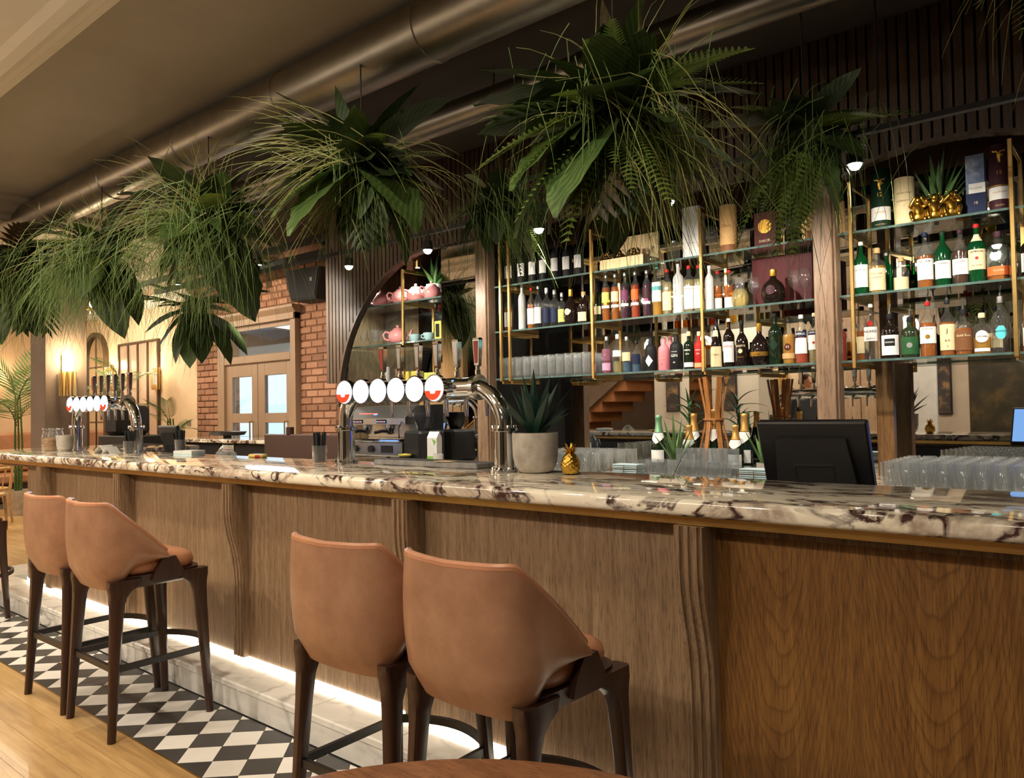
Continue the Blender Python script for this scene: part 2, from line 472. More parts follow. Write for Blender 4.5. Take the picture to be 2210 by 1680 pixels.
def clip(poly, x0, x1, y0, y1):
    def cut(p, f, ipt):
        out = []
        for i in range(len(p)):
            a, b = p[i - 1], p[i]
            if f(b):
                if not f(a): out.append(ipt(a, b))
                out.append(b)
            elif f(a): out.append(ipt(a, b))
        return out
    for k, lim, sg in ((0, x0, 1), (0, x1, -1), (1, y0, 1), (1, y1, -1)):
        if not poly: return poly
        f = lambda q: sg * (q[k] - lim) >= 0
        def ip(a, b):
            t = (lim - a[k]) / (b[k] - a[k]); return (a[0] + (b[0] - a[0]) * t, a[1] + (b[1] - a[1]) * t)
        poly = cut(poly, f, ip)
    return poly


s_ = .139; dg = s_ * sqrt(2); g_ = .0016
for i in range(-70, 10):
    for j in range(0, 7):
        cx0 = i * dg / 2; cy0 = 1.505 + j * dg / 2
        if (i + j) % 2: continue
        black = (j % 2 == 0)
        h = dg / 2 - g_
        p = clip([(cx0 - h, cy0), (cx0, cy0 - h), (cx0 + h, cy0), (cx0, cy0 + h)], -7.6, -.9, 1.502, 1.928)
        if len(p) < 3: continue
        MB().prism(p, -.012, 0).build('tile', TILE_K if black else TILE_W, fl, smooth=False)
PLANK = None
m = NT('oak_plank'); b = m.bsdf(); b.inputs['Roughness'].default_value = .34; b.inputs['Coat Weight'].default_value = .15
oi = m.n('ObjectInfo'); v = m.world((.9, 11, 1))
f = m.noise(v, 2.6, 6, .6, .5); big = m.noise(m.world((1.3, 2.2, 1)), 1.7, 3)
ad = m.n('Math', operation='MULTIPLY_ADD'); ad.inputs[1].default_value = .22; m.l(oi.outputs['Random'], ad.inputs[0]); m.l(f, ad.inputs[2])
ad2 = m.n('Math', operation='MULTIPLY_ADD'); ad2.inputs[1].default_value = .5; ad2.inputs[2].default_value = -.32; m.l(big, ad2.inputs[0])
ad3 = m.n('Math', operation='ADD'); m.l(ad.outputs[0], ad3.inputs[0]); m.l(ad2.outputs[0], ad3.inputs[1])
m.l(m.ramp(ad3.outputs[0], [(.25, col(152, 118, 72)), (.55, col(184, 148, 96)), (.85, col(208, 174, 122))]), b.inputs['Base Color'])
PLANK = m.m
pm = MB().cbox(-.5, -.5, -.012, .5, .5, 0, .0008).mesh('plank', PLANK, smooth=False)


def planks(x0, x1, y0, y1, w=.14):
    y = y1
    k = 0
    while y - w > y0 - .01:
        x = x0 - rnd.uniform(0, 1.2)
        while x < x1:
            L = rnd.uniform(1.3, 2.0); a = max(x, x0); bb = min(x + L, x1)
            if bb - a > .05:
                o = put('plank', pm, fl); o.location = ((a + bb) / 2, y - w / 2, 0); o.scale = (bb - a - .0015, w - .0015, 1)
            x += L
        y -= w


planks(-9.5, -.6, -.05, 1.498)
planks(-13.6, -7.62, 1.5, 4.9, .2)
# brass strip between the tiles and the boards
struct(MB().box(-7.6, 1.496, -.01, -.9, 1.503, .001).build('trim_1', BRASS_DK, smooth=False))

# walls
struct(MB().box(-15.2, 5.3, 0, -10.08, 5.5, 3.6).build('wall_back_plaster', PLASTER, smooth=False))
MORTAR = speckled('brick_mortar', col(112, 76, 54), col(124, 86, 62), col(136, 96, 70), 14, .95, .4)
BRICK = randmat('clay_brick', [(.1, col(122, 86, 66)), (.45, col(150, 106, 80)), (.7, col(168, 122, 94)), (1, col(186, 142, 114))], .9, 16, .5)
wb = MB(); wb.box(-10.08, 5.3, 0, -9.34, 5.5, 3.6).box(-7.69, 5.3, 0, 2.2, 5.5, 3.6).box(-9.34, 5.3, 2.55, -7.69, 5.5, 3.6)
wb = struct(wb.build('wall_back', MORTAR, smooth=False))
bk = MB().cbox(-.1055, -.011, -.0335, .1055, .02, .0335, .007).mesh('brick', BRICK, smooth=False)
bks = MB().cbox(-.05, -.011, -.0335, .05, .02, .0335, .007).mesh('brick', BRICK, smooth=False)


def bricks(x0, x1, z0, z1):
    r = 0; z = z0
    while z < z1:
        x = x0 + (0 if r % 2 == 0 else -.1125)
        while x < x1:
            a, bb = max(x, x0), min(x + .215, x1)
            if bb - a > .19: put('brick', bk, wb, ((a + bb) / 2, 5.297 + rnd.uniform(-.003, .003), z + .037))
            elif bb - a > .08: put('brick', bks, wb, ((a + bb) / 2, 5.297 + rnd.uniform(-.003, .003), z + .037))
            x += .225
        z += .082; r += 1


bricks(-7.66, -6.98, 1.0, 3.05)
bricks(-9.36, -7.68, 2.62, 3.05)
bricks(-10.07, -9.37, 1.0, 3.05)
struct(MB().box(-15.4, -4.9, 0, -15.2, 5.5, 3.6).build('wall_left', PLASTER, smooth=False))
struct(MB().box(2.2, -4.9, 0, 2.4, 5.5, 3.6).build('wall_right', GREY_COL, smooth=False))
# near-side wall (seen in the mirrors): pale plaster with a dark bay and timber panels
NEARW = speckled('white_plaster', col(222, 214, 200), col(230, 222, 208), col(236, 228, 214), 2, .85, .06)
struct(MB().box(-15.2, -4.9, 0, 2.2, -4.7, 3.6).build('wall_front', GREY_COL, smooth=False))
# ceilings: taupe panel over the bar, lower cream soffit over the seating, stepped cornice between
struct(MB().box(-8.0, 1.55, 3.42, 2.2, 5.3, 3.6).build('ceiling', TAUPE, smooth=False))
struct(MB().box(-15.2, -4.7, 3.27, 2.2, 1.3, 3.6).build('ceiling_soffit', CREAM_PAINT, smooth=False))
struct(MB().box(-15.2, 1.3, 3.27, -8.25, 5.3, 3.6).build('ceiling_far', CREAM_PAINT, smooth=False))
corn = [(1.3, 3.27), (1.34, 3.25), (1.40, 3.25), (1.43, 3.29), (1.47, 3.31), (1.50, 3.31), (1.515, 3.355), (1.56, 3.38), (1.60, 3.385), (1.61, 3.42), (1.61, 3.6), (1.3, 3.6)]
struct(MB().prism(corn, -8.25, 2.2, 'x').build('trim_2', CREAM_PAINT, smooth=False))
bx = [(-8.25, 3.27), (-8.22, 3.24), (-8.14, 3.24), (-8.12, 3.28), (-8.06, 3.30), (-8.02, 3.36), (-7.96, 3.385), (-7.93, 3.42), (-7.93, 3.6), (-8.25, 3.6)]
struct(MB().prism(bx, 1.3, 5.3, 'y').build('trim_3', TAUPE, smooth=False))
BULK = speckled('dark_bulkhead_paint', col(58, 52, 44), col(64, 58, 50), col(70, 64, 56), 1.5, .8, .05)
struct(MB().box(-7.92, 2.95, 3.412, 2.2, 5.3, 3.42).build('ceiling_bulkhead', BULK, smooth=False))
struct(MB().box(-15.2, 8.4, 2.74, -7.0, 8.5, 3.0).build('trim_6', plain('lobby_dark_beam', (.008, .009, .011), .7), smooth=False))
# picture-rail cornice on the cream wall
struct(MB().prism([(5.3, 2.98), (5.24, 3.0), (5.2, 3.06), (5.14, 3.09), (5.14, 3.13), (5.3, 3.13)], -15.2, -10.08, 'x').build('trim_4', CREAM_PAINT, smooth=False))
struct(MB().box(-15.2, 5.26, .0, -10.08, 5.3, .14).build('baseboard_back', CREAM_PAINT, smooth=False))

# column with a sconce
cl = MB().cbox(-9.42, 3.05, 0, -9.0, 3.47, 3.27, .006).build('column', GREY_COL, smooth=False); struct(cl)
struct(MB().cbox(-9.45, 3.02, 3.1, -8.97, 3.5, 3.27, .02).build('trim_5', CREAM_PAINT, smooth=False))
struct(MB().cbox(-9.44, 3.03, 0, -8.98, 3.49, .14, .01).build('baseboard_column', CREAM_PAINT, smooth=False))

# door in the brick wall
DOORP = plain('taupe_gloss_paint', col(152, 124, 98), .5, var=.05, vs=3)
dr = struct(MB().box(-9.40, 5.22, 0, -9.24, 5.34, 2.62).box(-7.76, 5.22, 0, -7.66, 5.34, 2.62).build('door_1', DOORP, smooth=False))
hd = MB().box(-9.40, 5.20, 2.50, -7.66, 5.34, 2.57).prism([(5.20, 2.57), (5.155, 2.63), (5.155, 2.66), (5.34, 2.66), (5.34, 2.57)], -9.44, -7.62, 'x').build('door_header', DOORP, dr, smooth=False)
MB().cbox(-9.24, 5.22, 2.02, -7.76, 5.32, 2.12, .01).build('transom_rail', DOORP, dr, smooth=False)
MB().box(-9.24, 5.25, 2.44, -7.76, 5.3, 2.50).box(-9.24, 5.25, 2.12, -9.2, 5.3, 2.44).box(-7.80, 5.25, 2.12, -7.76, 5.3, 2.44).build('transom_frame', DOORP, dr, smooth=False)
MB().box(-9.2, 5.27, 2.12, -7.8, 5.276, 2.44).build('transom_pane', GLASS_PANE, dr, smooth=False)
for x0, x1 in ((-9.24, -8.505), (-8.495, -7.76)):
    lf = MB()
    a0, a1 = x0 + .15, x1 - .13
    lf.cbox(x0, 5.25, .02, a0, 5.3, 2.02, .004).cbox(a1, 5.25, .02, x1, 5.3, 2.02, .004)
    for z0, z1 in ((.02, .26), (.93, 1.07), (1.28, 1.40), (1.86, 2.02)):
        lf.cbox(a0, 5.25, z0, a1, 5.3, z1, .004)
    lf = lf.build('door_leaf', DOORP, dr, smooth=False)
    MB().cbox(a0, 5.265, .26, a1, 5.285, .93, .004).build('door_panel', DOORP, lf, smooth=False)
    for z0, z1 in ((1.07, 1.28), (1.40, 1.86)):
        MB().box(a0, 5.272, z0, a1, 5.278, z1).build('door_pane', GLASS_PANE, lf, smooth=False)
    MB().tube([(a1 + .03, 5.24, 1.0), (a1 + .03, 5.2, 1.0), (a1 + .03, 5.2, 1.3), (a1 + .03, 5.24, 1.3)], .009).build('door_handle', BRASS_DK, lf)
# room on the other side of the door
COOLW = plain('cool_white_paint', (.74, .8, .84), .8, var=.03, vs=2)
DKC = plain('dark_grey_paint', (.05, .055, .06), .8)
struct(MB().box(-15.2, 8.6, -.05, -6.8, 8.8, 3.2).build('wall_lobby_back', COOLW, smooth=False))
struct(MB().box(-7.0, 5.5, -.05, -6.8, 8.6, 3.2).build('wall_lobby_right', COOLW, smooth=False))
struct(MB().box(-15.4, 5.5, -.05, -15.2, 8.8, 3.2).build('wall_lobby_left', COOLW, smooth=False))
struct(MB().box(-15.2, 5.5, 3.0, -7.0, 8.6, 3.2).build('ceiling_lobby', DKC, smooth=False))
win = struct(MB().box(-15.1, 8.52, .9, -15.02, 8.6, 2.5).box(-11.9, 8.52, .9, -11.82, 8.6, 2.5).box(-15.1, 8.52, 2.42, -11.82, 8.6, 2.5).box(-15.1, 8.5, .86, -11.82, 8.6, .94).box(-13.75, 8.54, .94, -13.7, 8.6, 2.42).build('window_1', COOLW, smooth=False))
MB().box(-15.02, 8.58, .94, -11.9, 8.59, 2.42).build('lit_pane', emit('lobby_glow_pane', (.70, .86, 1.0), 1.6), win, smooth=False)  # glowing pane added and widened to turn the door panes light blue

# ================================================================== DUCTS, TRACK
DUCT = plain('galvanised_duct', col(146, 140, 130), .36, 1, var=.12, vs=6)


def duct(name, y, z, r, x0, x1, step, label):
    t = thing(name, label, 'duct', (x0, y, z))
    L = x1 - x0; n = int(L / step)
    for i in range(n):
        a = L * i / n; bq = L * (i + 1) / n
        q = MB()
        pts = [(r, a), (r, bq - .03), (r + .006, bq - .026), (r + .006, bq - .006), (r, bq)]
        vs = []; fs = []; S = 40
        for rr, xx in pts:
            for k in range(S):
                vs.append((xx, rr * cos(2 * pi * k / S), rr * sin(2 * pi * k / S)))
        for i2 in range(len(pts) - 1):
            for k in range(S):
                fs.append((i2 * S + k, i2 * S + (k + 1) % S, (i2 + 1) * S + (k + 1) % S, (i2 + 1) * S + k))
        q.add(vs, fs).build('duct_section', DUCT, t, ang=30)
    for i in range(0, n, 2):
        xx = L * (i + .5) / n
        MB().tube([(xx, 0, r), (xx, 0, 3.43 - z)], .004, 6).build('hanger_rod', STEEL, t)
    return t


duct('ventilation_duct', 2.62, 3.255, .15, -8.6, 2.1, 1.1, 'wide galvanised round duct running along the ceiling above the plants')
duct('slim_duct', 3.3, 3.16, .085, -8.0, 2.1, 1.3, 'slimmer round metal duct nearer the shelves behind the hanging plants')

tr = thing('track_rail', 'long black lighting track hung above the serving aisle', 'track', (0, 3.6, 2.59))
MB().box(-7.0, -.018, -.012, 2.0, .018, .012).build('rail', BLACK_M, tr, smooth=False)
MB().tube([(-7.0, .03, .022), (2.0, .03, .022)], .006, 6).build('conduit', STEEL, tr)
for x in (-6.5, -4.4, -2.6, -.9, .6):
    MB().tube([(x, 0, .01), (x, 0, .83)], .005, 6).build('drop_rod', BLACK_M, tr)
SPOT_E = emit('spot_lens', (1.0, .93, .8), 30)
near = ['behind the drooping leaf over the door', 'before the slatted screen', 'at the top of the slatted arch', 'left of the pale grass over the stemware', 'behind the largest plant', 'above the green tube on the top shelf', 'above the second arch past the tall brass post', 'last on the track past the brass post']
for i, p in enumerate(SPOTS):
    t = thing('track_spotlight', 'small black spotlight on the track, lit, ' + near[i], 'spotlight', tuple(p), 0, 'spotlights on the track')
    MB().tube([(0, 0, .02), (0, 0, .125)], .008, 6).build('stem', BLACK_M, t)
    hmb = MB().lathe([(0.001, .06), (.03, .06), (.034, .05), (.036, 0), (.031, 0), (.03, .008)], 16); hmb.build('head', BLACK_M, t)
    MB().lathe([(.0001, -.028), (.018, -.022), (.028, -.006), (.03, .006), (.0001, .007)], 16).build('lens', SPOT_E, t)

# recessed downlights in the soffit
DL_E = emit('downlight_disc', (1.0, .84, .62), 12)
for i, (x, y) in enumerate([(-6.6, 1.1), (-5.0, 1.1), (-3.4, 1.1), (-1.8, 1.1), (-.2, 1.1), (-7.5, -1.2), (-5.0, -1.2), (-2.5, -1.2), (0.0, -1.2)]):
    t = thing('recessed_downlight', 'round recessed downlight in the cream soffit, %s of the %s row from the far end' % (('first', 'second', 'third', 'fourth', 'fifth')[i if i < 5 else i - 5], 'stool' if i < 5 else 'seating'), 'downlight', (x, y, 3.27), 0, 'recessed downlights in the cream soffit')
    MB().lathe([(.05, 0), (.065, -.004), (.07, 0)], 16).build('ring', BRASS, t)
    MB().lathe([(.0001, -.001), (.05, -.001)], 16).build('diffuser', DL_E, t)
# bodies of the added out-of-view globe lamps
GLOBE = emit('opal_globe', (1.0, .86, .66), 2.6)
for i, p in enumerate(ADDED_GLOBES):
    t = thing('added_globe_lamp', 'added fill globe on a brass stem, ' + ('over the middle seating', 'over the seating opposite the far beer tower', 'over the pale oak chairs', 'over the round walnut table')[i], 'pendant', (p[0], p[1], p[2] + .22), 0, 'added fill globes over the seating')
    MB().tube([(0, 0, -.07), (0, 0, 3.27 - p[2] - .22)], .008, 6).build('stem', BRASS, t)
    MB().lathe([(.11 * sin(a * pi / 10) + 1e-4, -.22 + .115 - .115 * cos(a * pi / 10) - .14) for a in range(11)], 16).build('globe', GLOBE, t)

# ================================================================== BAR COUNTER
bar = thing('bar_counter', 'long oak fronted bar with a violet veined marble top and brass trim', 'bar counter', (0, 0, 0))


def slab(poly, z0, z1, b, name, mat, parent):
    bm = bmesh.new()
    f = bm.faces.new([bm.verts.new((x, y, z0)) for x, y in poly])
    r = bmesh.ops.extrude_face_region(bm, geom=[f])
    for vv in r['geom']:
        if isinstance(vv, bmesh.types.BMVert): vv.co.z = z1
    bmesh.ops.recalc_face_normals(bm, faces=bm.faces[:])
    eds = [e for e in bm.edges if abs(e.verts[0].co.z - e.verts[1].co.z) < 1e-6]
    if b: bmesh.ops.bevel(bm, geom=eds, offset=b, segments=4, affect='EDGES', profile=.5)
    me = bpy.data.meshes.new(name); bm.to_mesh(me); bm.free()
    me.polygons.foreach_set('use_smooth', [True] * len(me.polygons)); me.set_sharp_from_angle(angle=radians(50)); me.materials.append(mat)
    return put(name, me, parent)


def outline(d):
    """counter outline inset by d: straight front, rounded left end, return towards the back wall"""
    R = .42 - d; cx0, cy0 = -7.36, 2.45
    pts = [(1.6, 2.03 + d)]
    for k in range(0, 13):
        a = -pi / 2 - pi / 2 * k / 12
        pts.append((cx0 + R * cos(a), cy0 + R * sin(a)))
    pts += [(-7.78 + d, 3.5 - d), (-6.62 - d, 3.5 - d), (-6.62 - d, 2.72 - d), (1.6, 2.72 - d)]
    return pts


slab(outline(0), 1.068, 1.12, .018, 'marble_top', VIOLA, bar)
slab(outline(.035), 1.042, 1.0675, 0, 'brass_trim', BRASS_DK, bar)
slab(outline(.105), 1.015, 1.0415, 0, 'top_rail', OAK, bar)
CX_ = [-6.16, -4.885, -3.607, -2.312, -1.06, .2, 1.45]
edges = [-6.62] + CX_
for i in range(len(edges) - 1):
    x0, x1 = edges[i], edges[i + 1]
    MB().box(x0 + .002, 2.14, .165, x1 - .002, 2.165, 1.02).build('front_panel', OAK_CATH if x0 > -1.2 else OAK, bar, smooth=False)
# rounded end panel
ep = MB(); R = .33
pts = [(-6.62, 2.14)] + [(-6.62 + R * cos(-pi / 2 - pi / 2 * k / 14), 2.47 + R * sin(-pi / 2 - pi / 2 * k / 14)) for k in range(15)] + [(-6.95, 3.4)]
inn = [(-6.62, 2.17)] + [(-6.62 + (R - .03) * cos(-pi / 2 - pi / 2 * k / 14), 2.47 + (R - .03) * sin(-pi / 2 - pi / 2 * k / 14)) for k in range(15)] + [(-6.92, 3.4)]
ep.prism(pts + inn[::-1], .165, 1.02).build('end_panel', OAK, bar, ang=25)
# reeded corbel pilasters with an S-curved front
prof = [(2.045, 1.04), (2.045, .90), (2.05, .84), (2.062, .78), (2.078, .72), (2.092, .66), (2.10, .60), (2.103, .54), (2.104, .165)]
w_ = .046; gx = []
for k in range(3):
    c0 = -w_ + .018 + k * .028
    gx += [(c0, 0), (c0 + .003, .007), (c0 + .008, .009), (c0 + .013, .007), (c0 + .016, 0)]
sec = [(-w_, .097), (-w_, .003), (-w_ + .003, 0)] + gx + [(w_ - .003, 0), (w_, .003), (w_, .097)]
cm = MB(); ns = len(sec)
vs = [(x, min(2.142, py + dy) if dy < .09 else 2.142, pz) for py, pz in prof for x, dy in sec]
fs = [(j * ns + i, j * ns + i + 1, (j + 1) * ns + i + 1, (j + 1) * ns + i) for j in range(len(prof) - 1) for i in range(ns - 1)]
fs.append(tuple(range(ns))); fs.append(tuple(range((len(prof) - 1) * ns, len(prof) * ns)))
cme = cm.add(vs, fs).mesh('corbel', OAK, ang=30)
for x in CX_:
    put('corbel', cme, bar, (x, 0, 0))
# white marble plinth in blocks, with a projecting cap slab
x = -7.028
i = 0
while x < 1.4:
    MB().cbox(x + .001, 1.938, 0, x + .527, 2.16, .102, .003).build('plinth_block', CARRARA, bar, smooth=False)
    MB().cbox(x + .001, 1.928, .103, x + .527, 2.16, .137, .006).build('plinth_cap', CARRARA, bar, smooth=False)
    x += .528
for nm, d, z0, z1 in (('plinth_block', .01, 0, .102), ('plinth_cap', 0, .103, .137)):
    R = .46 - d
    pts = [(-7.03, 1.928 + d)] + [(-7.05 + R * cos(-pi / 2 - pi / 2 * k / 12), 2.388 + R * sin(-pi / 2 - pi / 2 * k / 12)) for k in range(13)] + [(-7.51 + d, 3.4), (-7.0, 3.4), (-7.0, 2.5), (-7.03, 2.2)]
    MB().prism(pts, z0, z1).build(nm, CARRARA, bar, smooth=False)
LED = emit('led_strip_light', (1.0, .88, .66), 8)
MB().box(-6.62, 2.128, .139, 1.4, 2.15, .158).build('led_strip', LED, bar, smooth=False)
le = [(-6.62 + r * cos(a), 2.47 + r * sin(a)) for r, sgn in ((.335, 1), (.315, -1)) for a in ([-pi / 2 - pi / 2 * k / 8 for k in range(9)][::sgn])]
MB().prism(le, .139, .158).build('led_strip', LED, bar, smooth=False)
# inner structure: dark back face towards the aisle
MB().box(-6.6, 2.60, .0, 1.4, 2.66, 1.01).build('inner_panel', BLACK_M, bar, smooth=False)
# ================================================================== STOOLS
def catmull(P, n):
    out = []
    for i in range(len(P) - 1):
        p0, p1, p2, p3 = [Vector(P[max(0, min(len(P) - 1, i + k))]) for k in (-1, 0, 1, 2)]
        for j in range(n):
            t = j / n
            out.append(.5 * ((2 * p1) + (p2 - p0) * t + (2 * p0 - 5 * p1 + 4 * p2 - p3) * t * t + (3 * p1 - p0 - 3 * p2 + p3) * t ** 3))
    out.append(Vector(P[-1])); return out


def rsq(rx, ry, z, n=28, e=.55):
    o = []
    for k in range(n):
        a = 2 * pi * k / n
        o.append((rx * abs(cos(a)) ** e * (1 if cos(a) >= 0 else -1), ry * abs(sin(a)) ** e * (1 if sin(a) >= 0 else -1), z))
    return o


def loft(rings, cap=True):
    m = MB(); n = len(rings[0]); vs = [p for r in rings for p in r]; fs = []
    for j in range(len(rings) - 1):
        for k in range(n):
            fs.append((j * n + k, j * n + (k + 1) % n, (j + 1) * n + (k + 1) % n, (j + 1) * n + k))
    if cap: fs.append(tuple(range(n))); fs.append(tuple(range((len(rings) - 1) * n, len(rings) * n)))
    return m.add(vs, fs)


def make_stool(label):
    t = thing('bar_stool', label, 'bar stool', (0, 0, 0), 0, 'tan leather stools along the bar')
    half = [(.218, .03), (.229, -.05), (.230, -.12), (.212, -.185), (.165, -.226), (.09, -.243), (0, -.248)]
    foot = catmull([(p[0], p[1], 0) for p in half], 4); foot = foot + [Vector((-p.x, p.y, 0)) for p in foot[-2::-1]]
    N = len(foot)

    def zr(p):
        y = p.y; ax = abs(p.x)
        if y < -.20: top = 1.0 + .006 * (ax / .2)
        else: top = 1.006 - ((y + .20) / .23) * .232
        g = max(0, min(1, (y + .215) / .125)); g = g * g * (3 - 2 * g)
        bot = .632 + .098 * g + .012 * max(0, min(1, (y + .09) / .12))
        return bot, max(top, bot + .03)
    S = 9; vo = []; vi = []; rim = []
    for k, p in enumerate(foot):
        b0, t0 = zr(p)
        a = foot[max(0, k - 1)]; c = foot[min(N - 1, k + 1)]; tn = (c - a).normalized(); nrm = Vector((tn.y, -tn.x, 0))
        if nrm.dot(Vector((p.x, p.y + .02, 0))) < 0: nrm = -nrm
        for j in range(S + 1):
            s = j / S; z = b0 + (t0 - b0) * s; h = (z - .62) / .38
            lean = Vector((0, -.032 * h, 0)) * max(0, min(1, (-p.y + .15) / .3))
            belly = nrm * (.018 * sin(pi * min(1, max(0, s * .85 + .08))) - .03 * max(0, .22 - s) / .22 - .004 * h)
            q = Vector((p.x, p.y, z)) + lean + belly; vo.append(q)
            vi.append(q - nrm * (.034 - .012 * s))
        rim.append((vo[-1] + vi[-1]) / 2 + Vector((0, 0, .004)))
    m = MB(); M1 = S + 1
    fs = []
    for k in range(N - 1):
        for j in range(S):
            fs.append((k * M1 + j, (k + 1) * M1 + j, (k + 1) * M1 + j + 1, k * M1 + j + 1))
    off = N * M1
    fi = [tuple(i + off for i in f[::-1]) for f in fs]
    ed = []
    for k in range(N - 1):
        ed.append((k * M1 + S, (k + 1) * M1 + S, off + (k + 1) * M1 + S, off + k * M1 + S))
        ed.append((k * M1, off + k * M1, off + (k + 1) * M1, (k + 1) * M1))
    for k in (0, N - 1):
        for j in range(S): ed.append((k * M1 + j, k * M1 + j + 1, off + k * M1 + j + 1, off + k * M1 + j))
    sh = m.add(vo + vi, fs + fi + ed).build('backrest', LEATHER, t, ang=60)
    sh['label'] = 'tan leather wrap-around backrest'
    MB().tube(rim, .0125, 8).build('piping', LEATHER_IN, sh)
    # cushion
    rings = [rsq(.182, .178, .684), rsq(.198, .194, .69), rsq(.2035, .2, .712), rsq(.199, .195, .738), rsq(.175, .17, .754), rsq(.11, .10, .760)]
    cu = loft([[(x, y + .005, z) for x, y, z in r] for r in rings]).build('cushion', LEATHER_IN, t, ang=60)
    # frame under the cushion, with shoulder blocks gripping the backrest
    r0 = [rsq(.185, .19, .628, e=.4), rsq(.208, .208, .64, e=.4), rsq(.212, .212, .685, e=.4), rsq(.18, .18, .688, e=.4)]
    loft([[(x, y, z) for x, y, z in r] for r in r0]).build('seat_frame', DARK_WOOD, t, ang=45)
    for s in (-1, 1):
        b = MB().prism([(-.045, .655), (.10, .655), (.10, .68), (.062, .752), (.0, .746), (-.03, .70)], s * .2045, s * .226, 'x')
        b.build('shoulder_block', DARK_WOOD, t, smooth=False)
    # legs: slim taper, flaring into the frame
    for sx in (-1, 1):
        for sy in (-1, 1):
            rings = []
            for z, w, d in ((0, .032, .03), (.15, .036, .034), (.35, .044, .04), (.5, .05, .044), (.57, .056, .048), (.60, .068, .05), (.625, .092, .054), (.645, .125, .056), (.676, .135, .056)):
                f = z / .67
                x = sx * (.222 - .028 * f); y = sy * .222 - sy * .04 * f + (0 if sy > 0 else .0)
                inn = max(0, (w - .056)) * .35
                y -= sy * inn
                x0, x1 = x - d / 2, x + d / 2; y0, y1 = y - w / 2, y + w / 2; c = .009
                rings.append([(x0 + c, y0, z), (x1 - c, y0, z), (x1, y0 + c, z), (x1, y1 - c, z), (x1 - c, y1, z), (x0 + c, y1, z), (x0, y1 - c, z), (x0, y0 + c, z)])
            loft(rings).build('leg', DARK_WOOD, t, ang=45)
    zf = .30; lx, ly = .209, .204
    for s in (-1, 1):
        MB().bar((s * lx, -ly, zf), (s * lx, ly, zf), .016, .026).build('stretcher', BLACK, t, smooth=False)
    MB().bar((-lx, -ly, zf), (lx, -ly, zf), .016, .026).build('stretcher', BLACK, t, smooth=False)
    bow = [(-lx + 2 * lx * k / 12, ly + .085 * sin(pi * k / 12) ** .8, zf) for k in range(13)]
    q = MB(); vs = []; fs = []
    for i, p in enumerate(bow):
        vs += [(p[0], p[1] - .009, zf - .013), (p[0], p[1] + .009, zf - .013), (p[0], p[1] + .009, zf + .013), (p[0], p[1] - .009, zf + .013)]
    for i in range(12):
        for k in range(4): fs.append((i * 4 + k, i * 4 + (k + 1) % 4, i * 4 + 4 + (k + 1) % 4, i * 4 + 4 + k))
    q.add(vs, fs).build('foot_bow', BLACK, t, ang=30)
    return t


st0 = make_stool('nearest tan leather bar stool, its dark legs behind the round table edge')
st0.location = (-1.375, 1.645, 0); st0.rotation_euler = (0, 0, radians(-2))
clone(st0, (-1.89, 1.64, 0), radians(1.5), 'tan leather bar stool partly hidden behind the nearest stool')
clone(st0, (-3.675, 1.645, 0), radians(0), 'tan leather bar stool wholly in view, standing on the chequered tiles')
clone(st0, (-4.19, 1.64, 0), radians(1), 'tan leather bar stool overlapped by the stool in full view, towards the far end')
clone(st0, (-6.42, 1.66, 0), radians(-6), 'last tan leather bar stool, cut by the picture edge at the far bar end')

# ================================================================== ROUND TABLE
t = thing('round_table', 'round walnut table top at the bottom edge, before the nearest stool', 'table', (-.625, .575, 0))
MB().lathe([(.001, .715), (.555, .715), (.588, .722), (.60, .735), (.597, .746), (.585, .75), (.001, .75)], 64).build('tabletop', TABLE_WOOD, t, ang=50)
MB().lathe([(.001, .7149), (.09, .7149), (.05, .69), (.035, .6), (.03, .1), (.05, .04), (.22, .02), (.24, .0), (.001, 0)], 24).build('pedestal', BLACK, t)

# ================================================================== PALE CHAIRS FAR END


def make_chair(label):
    t = thing('dining_chair', label, 'chair', (0, 0, 0), 0, 'pale oak chairs at the far tables')
    loft([[(x, y, z) for x, y, z in rsq(r, r * .95, z0, 20, .6)] for r, z0 in ((.2, .43), (.215, .44), (.215, .465), (.2, .475))]).build('seat', LIGHT_WOOD, t)
    for sx in (-1, 1):
        MB().tube([(sx * .2, .19, 0), (sx * .18, .17, .44)], [.014, .02], 8).build('leg', LIGHT_WOOD, t)
        MB().tube([(sx * .2, -.2, 0), (sx * .18, -.18, .44), (sx * .2, -.22, .78)], [.014, .02, .014], 8).build('leg', LIGHT_WOOD, t)
    bowp = [(.27 * sin(a), -.02 - .23 * cos(a), .78) for a in [radians(-95 + 190 * k / 14) for k in range(15)]]
    MB().tube(bowp, [.02] * 15, 8).build('top_rail', LIGHT_WOOD, t)
    for k in (-.11, 0, .11):
        MB().tube([(k * .8, -.17, .46), (k, -.245, .78)], .009, 6).build('spindle', LIGHT_WOOD, t)
    return t


ch = make_chair('pale oak bow-back chair facing the orange banquette at the far end')
ch.location = (-11.0, 3.05, 0); ch.rotation_euler = (0, 0, radians(60))
clone(ch, (-11.9, 3.35, 0), radians(100), 'pale oak bow-back chair furthest down the room')
clone(ch, (-10.3, 2.2, 0), radians(-70), 'pale oak bow-back chair beside the far bar end')
clone(ch, (-9.6, 1.75, 0), radians(20), 'pale oak bow-back chair closest to the last bar stool')
t = thing('dining_table', 'small square pale table among the oak chairs at the far end', 'table', (-11.2, 2.35, 0))
MB().cbox(-.35, -.35, .72, .35, .35, .755, .006).build('tabletop', LIGHT_WOOD, t)
for sx in (-1, 1):
    for sy in (-1, 1): MB().tube([(sx * .3, sy * .3, 0), (sx * .3, sy * .3, .72)], .022, 8).build('leg', LIGHT_WOOD, t)
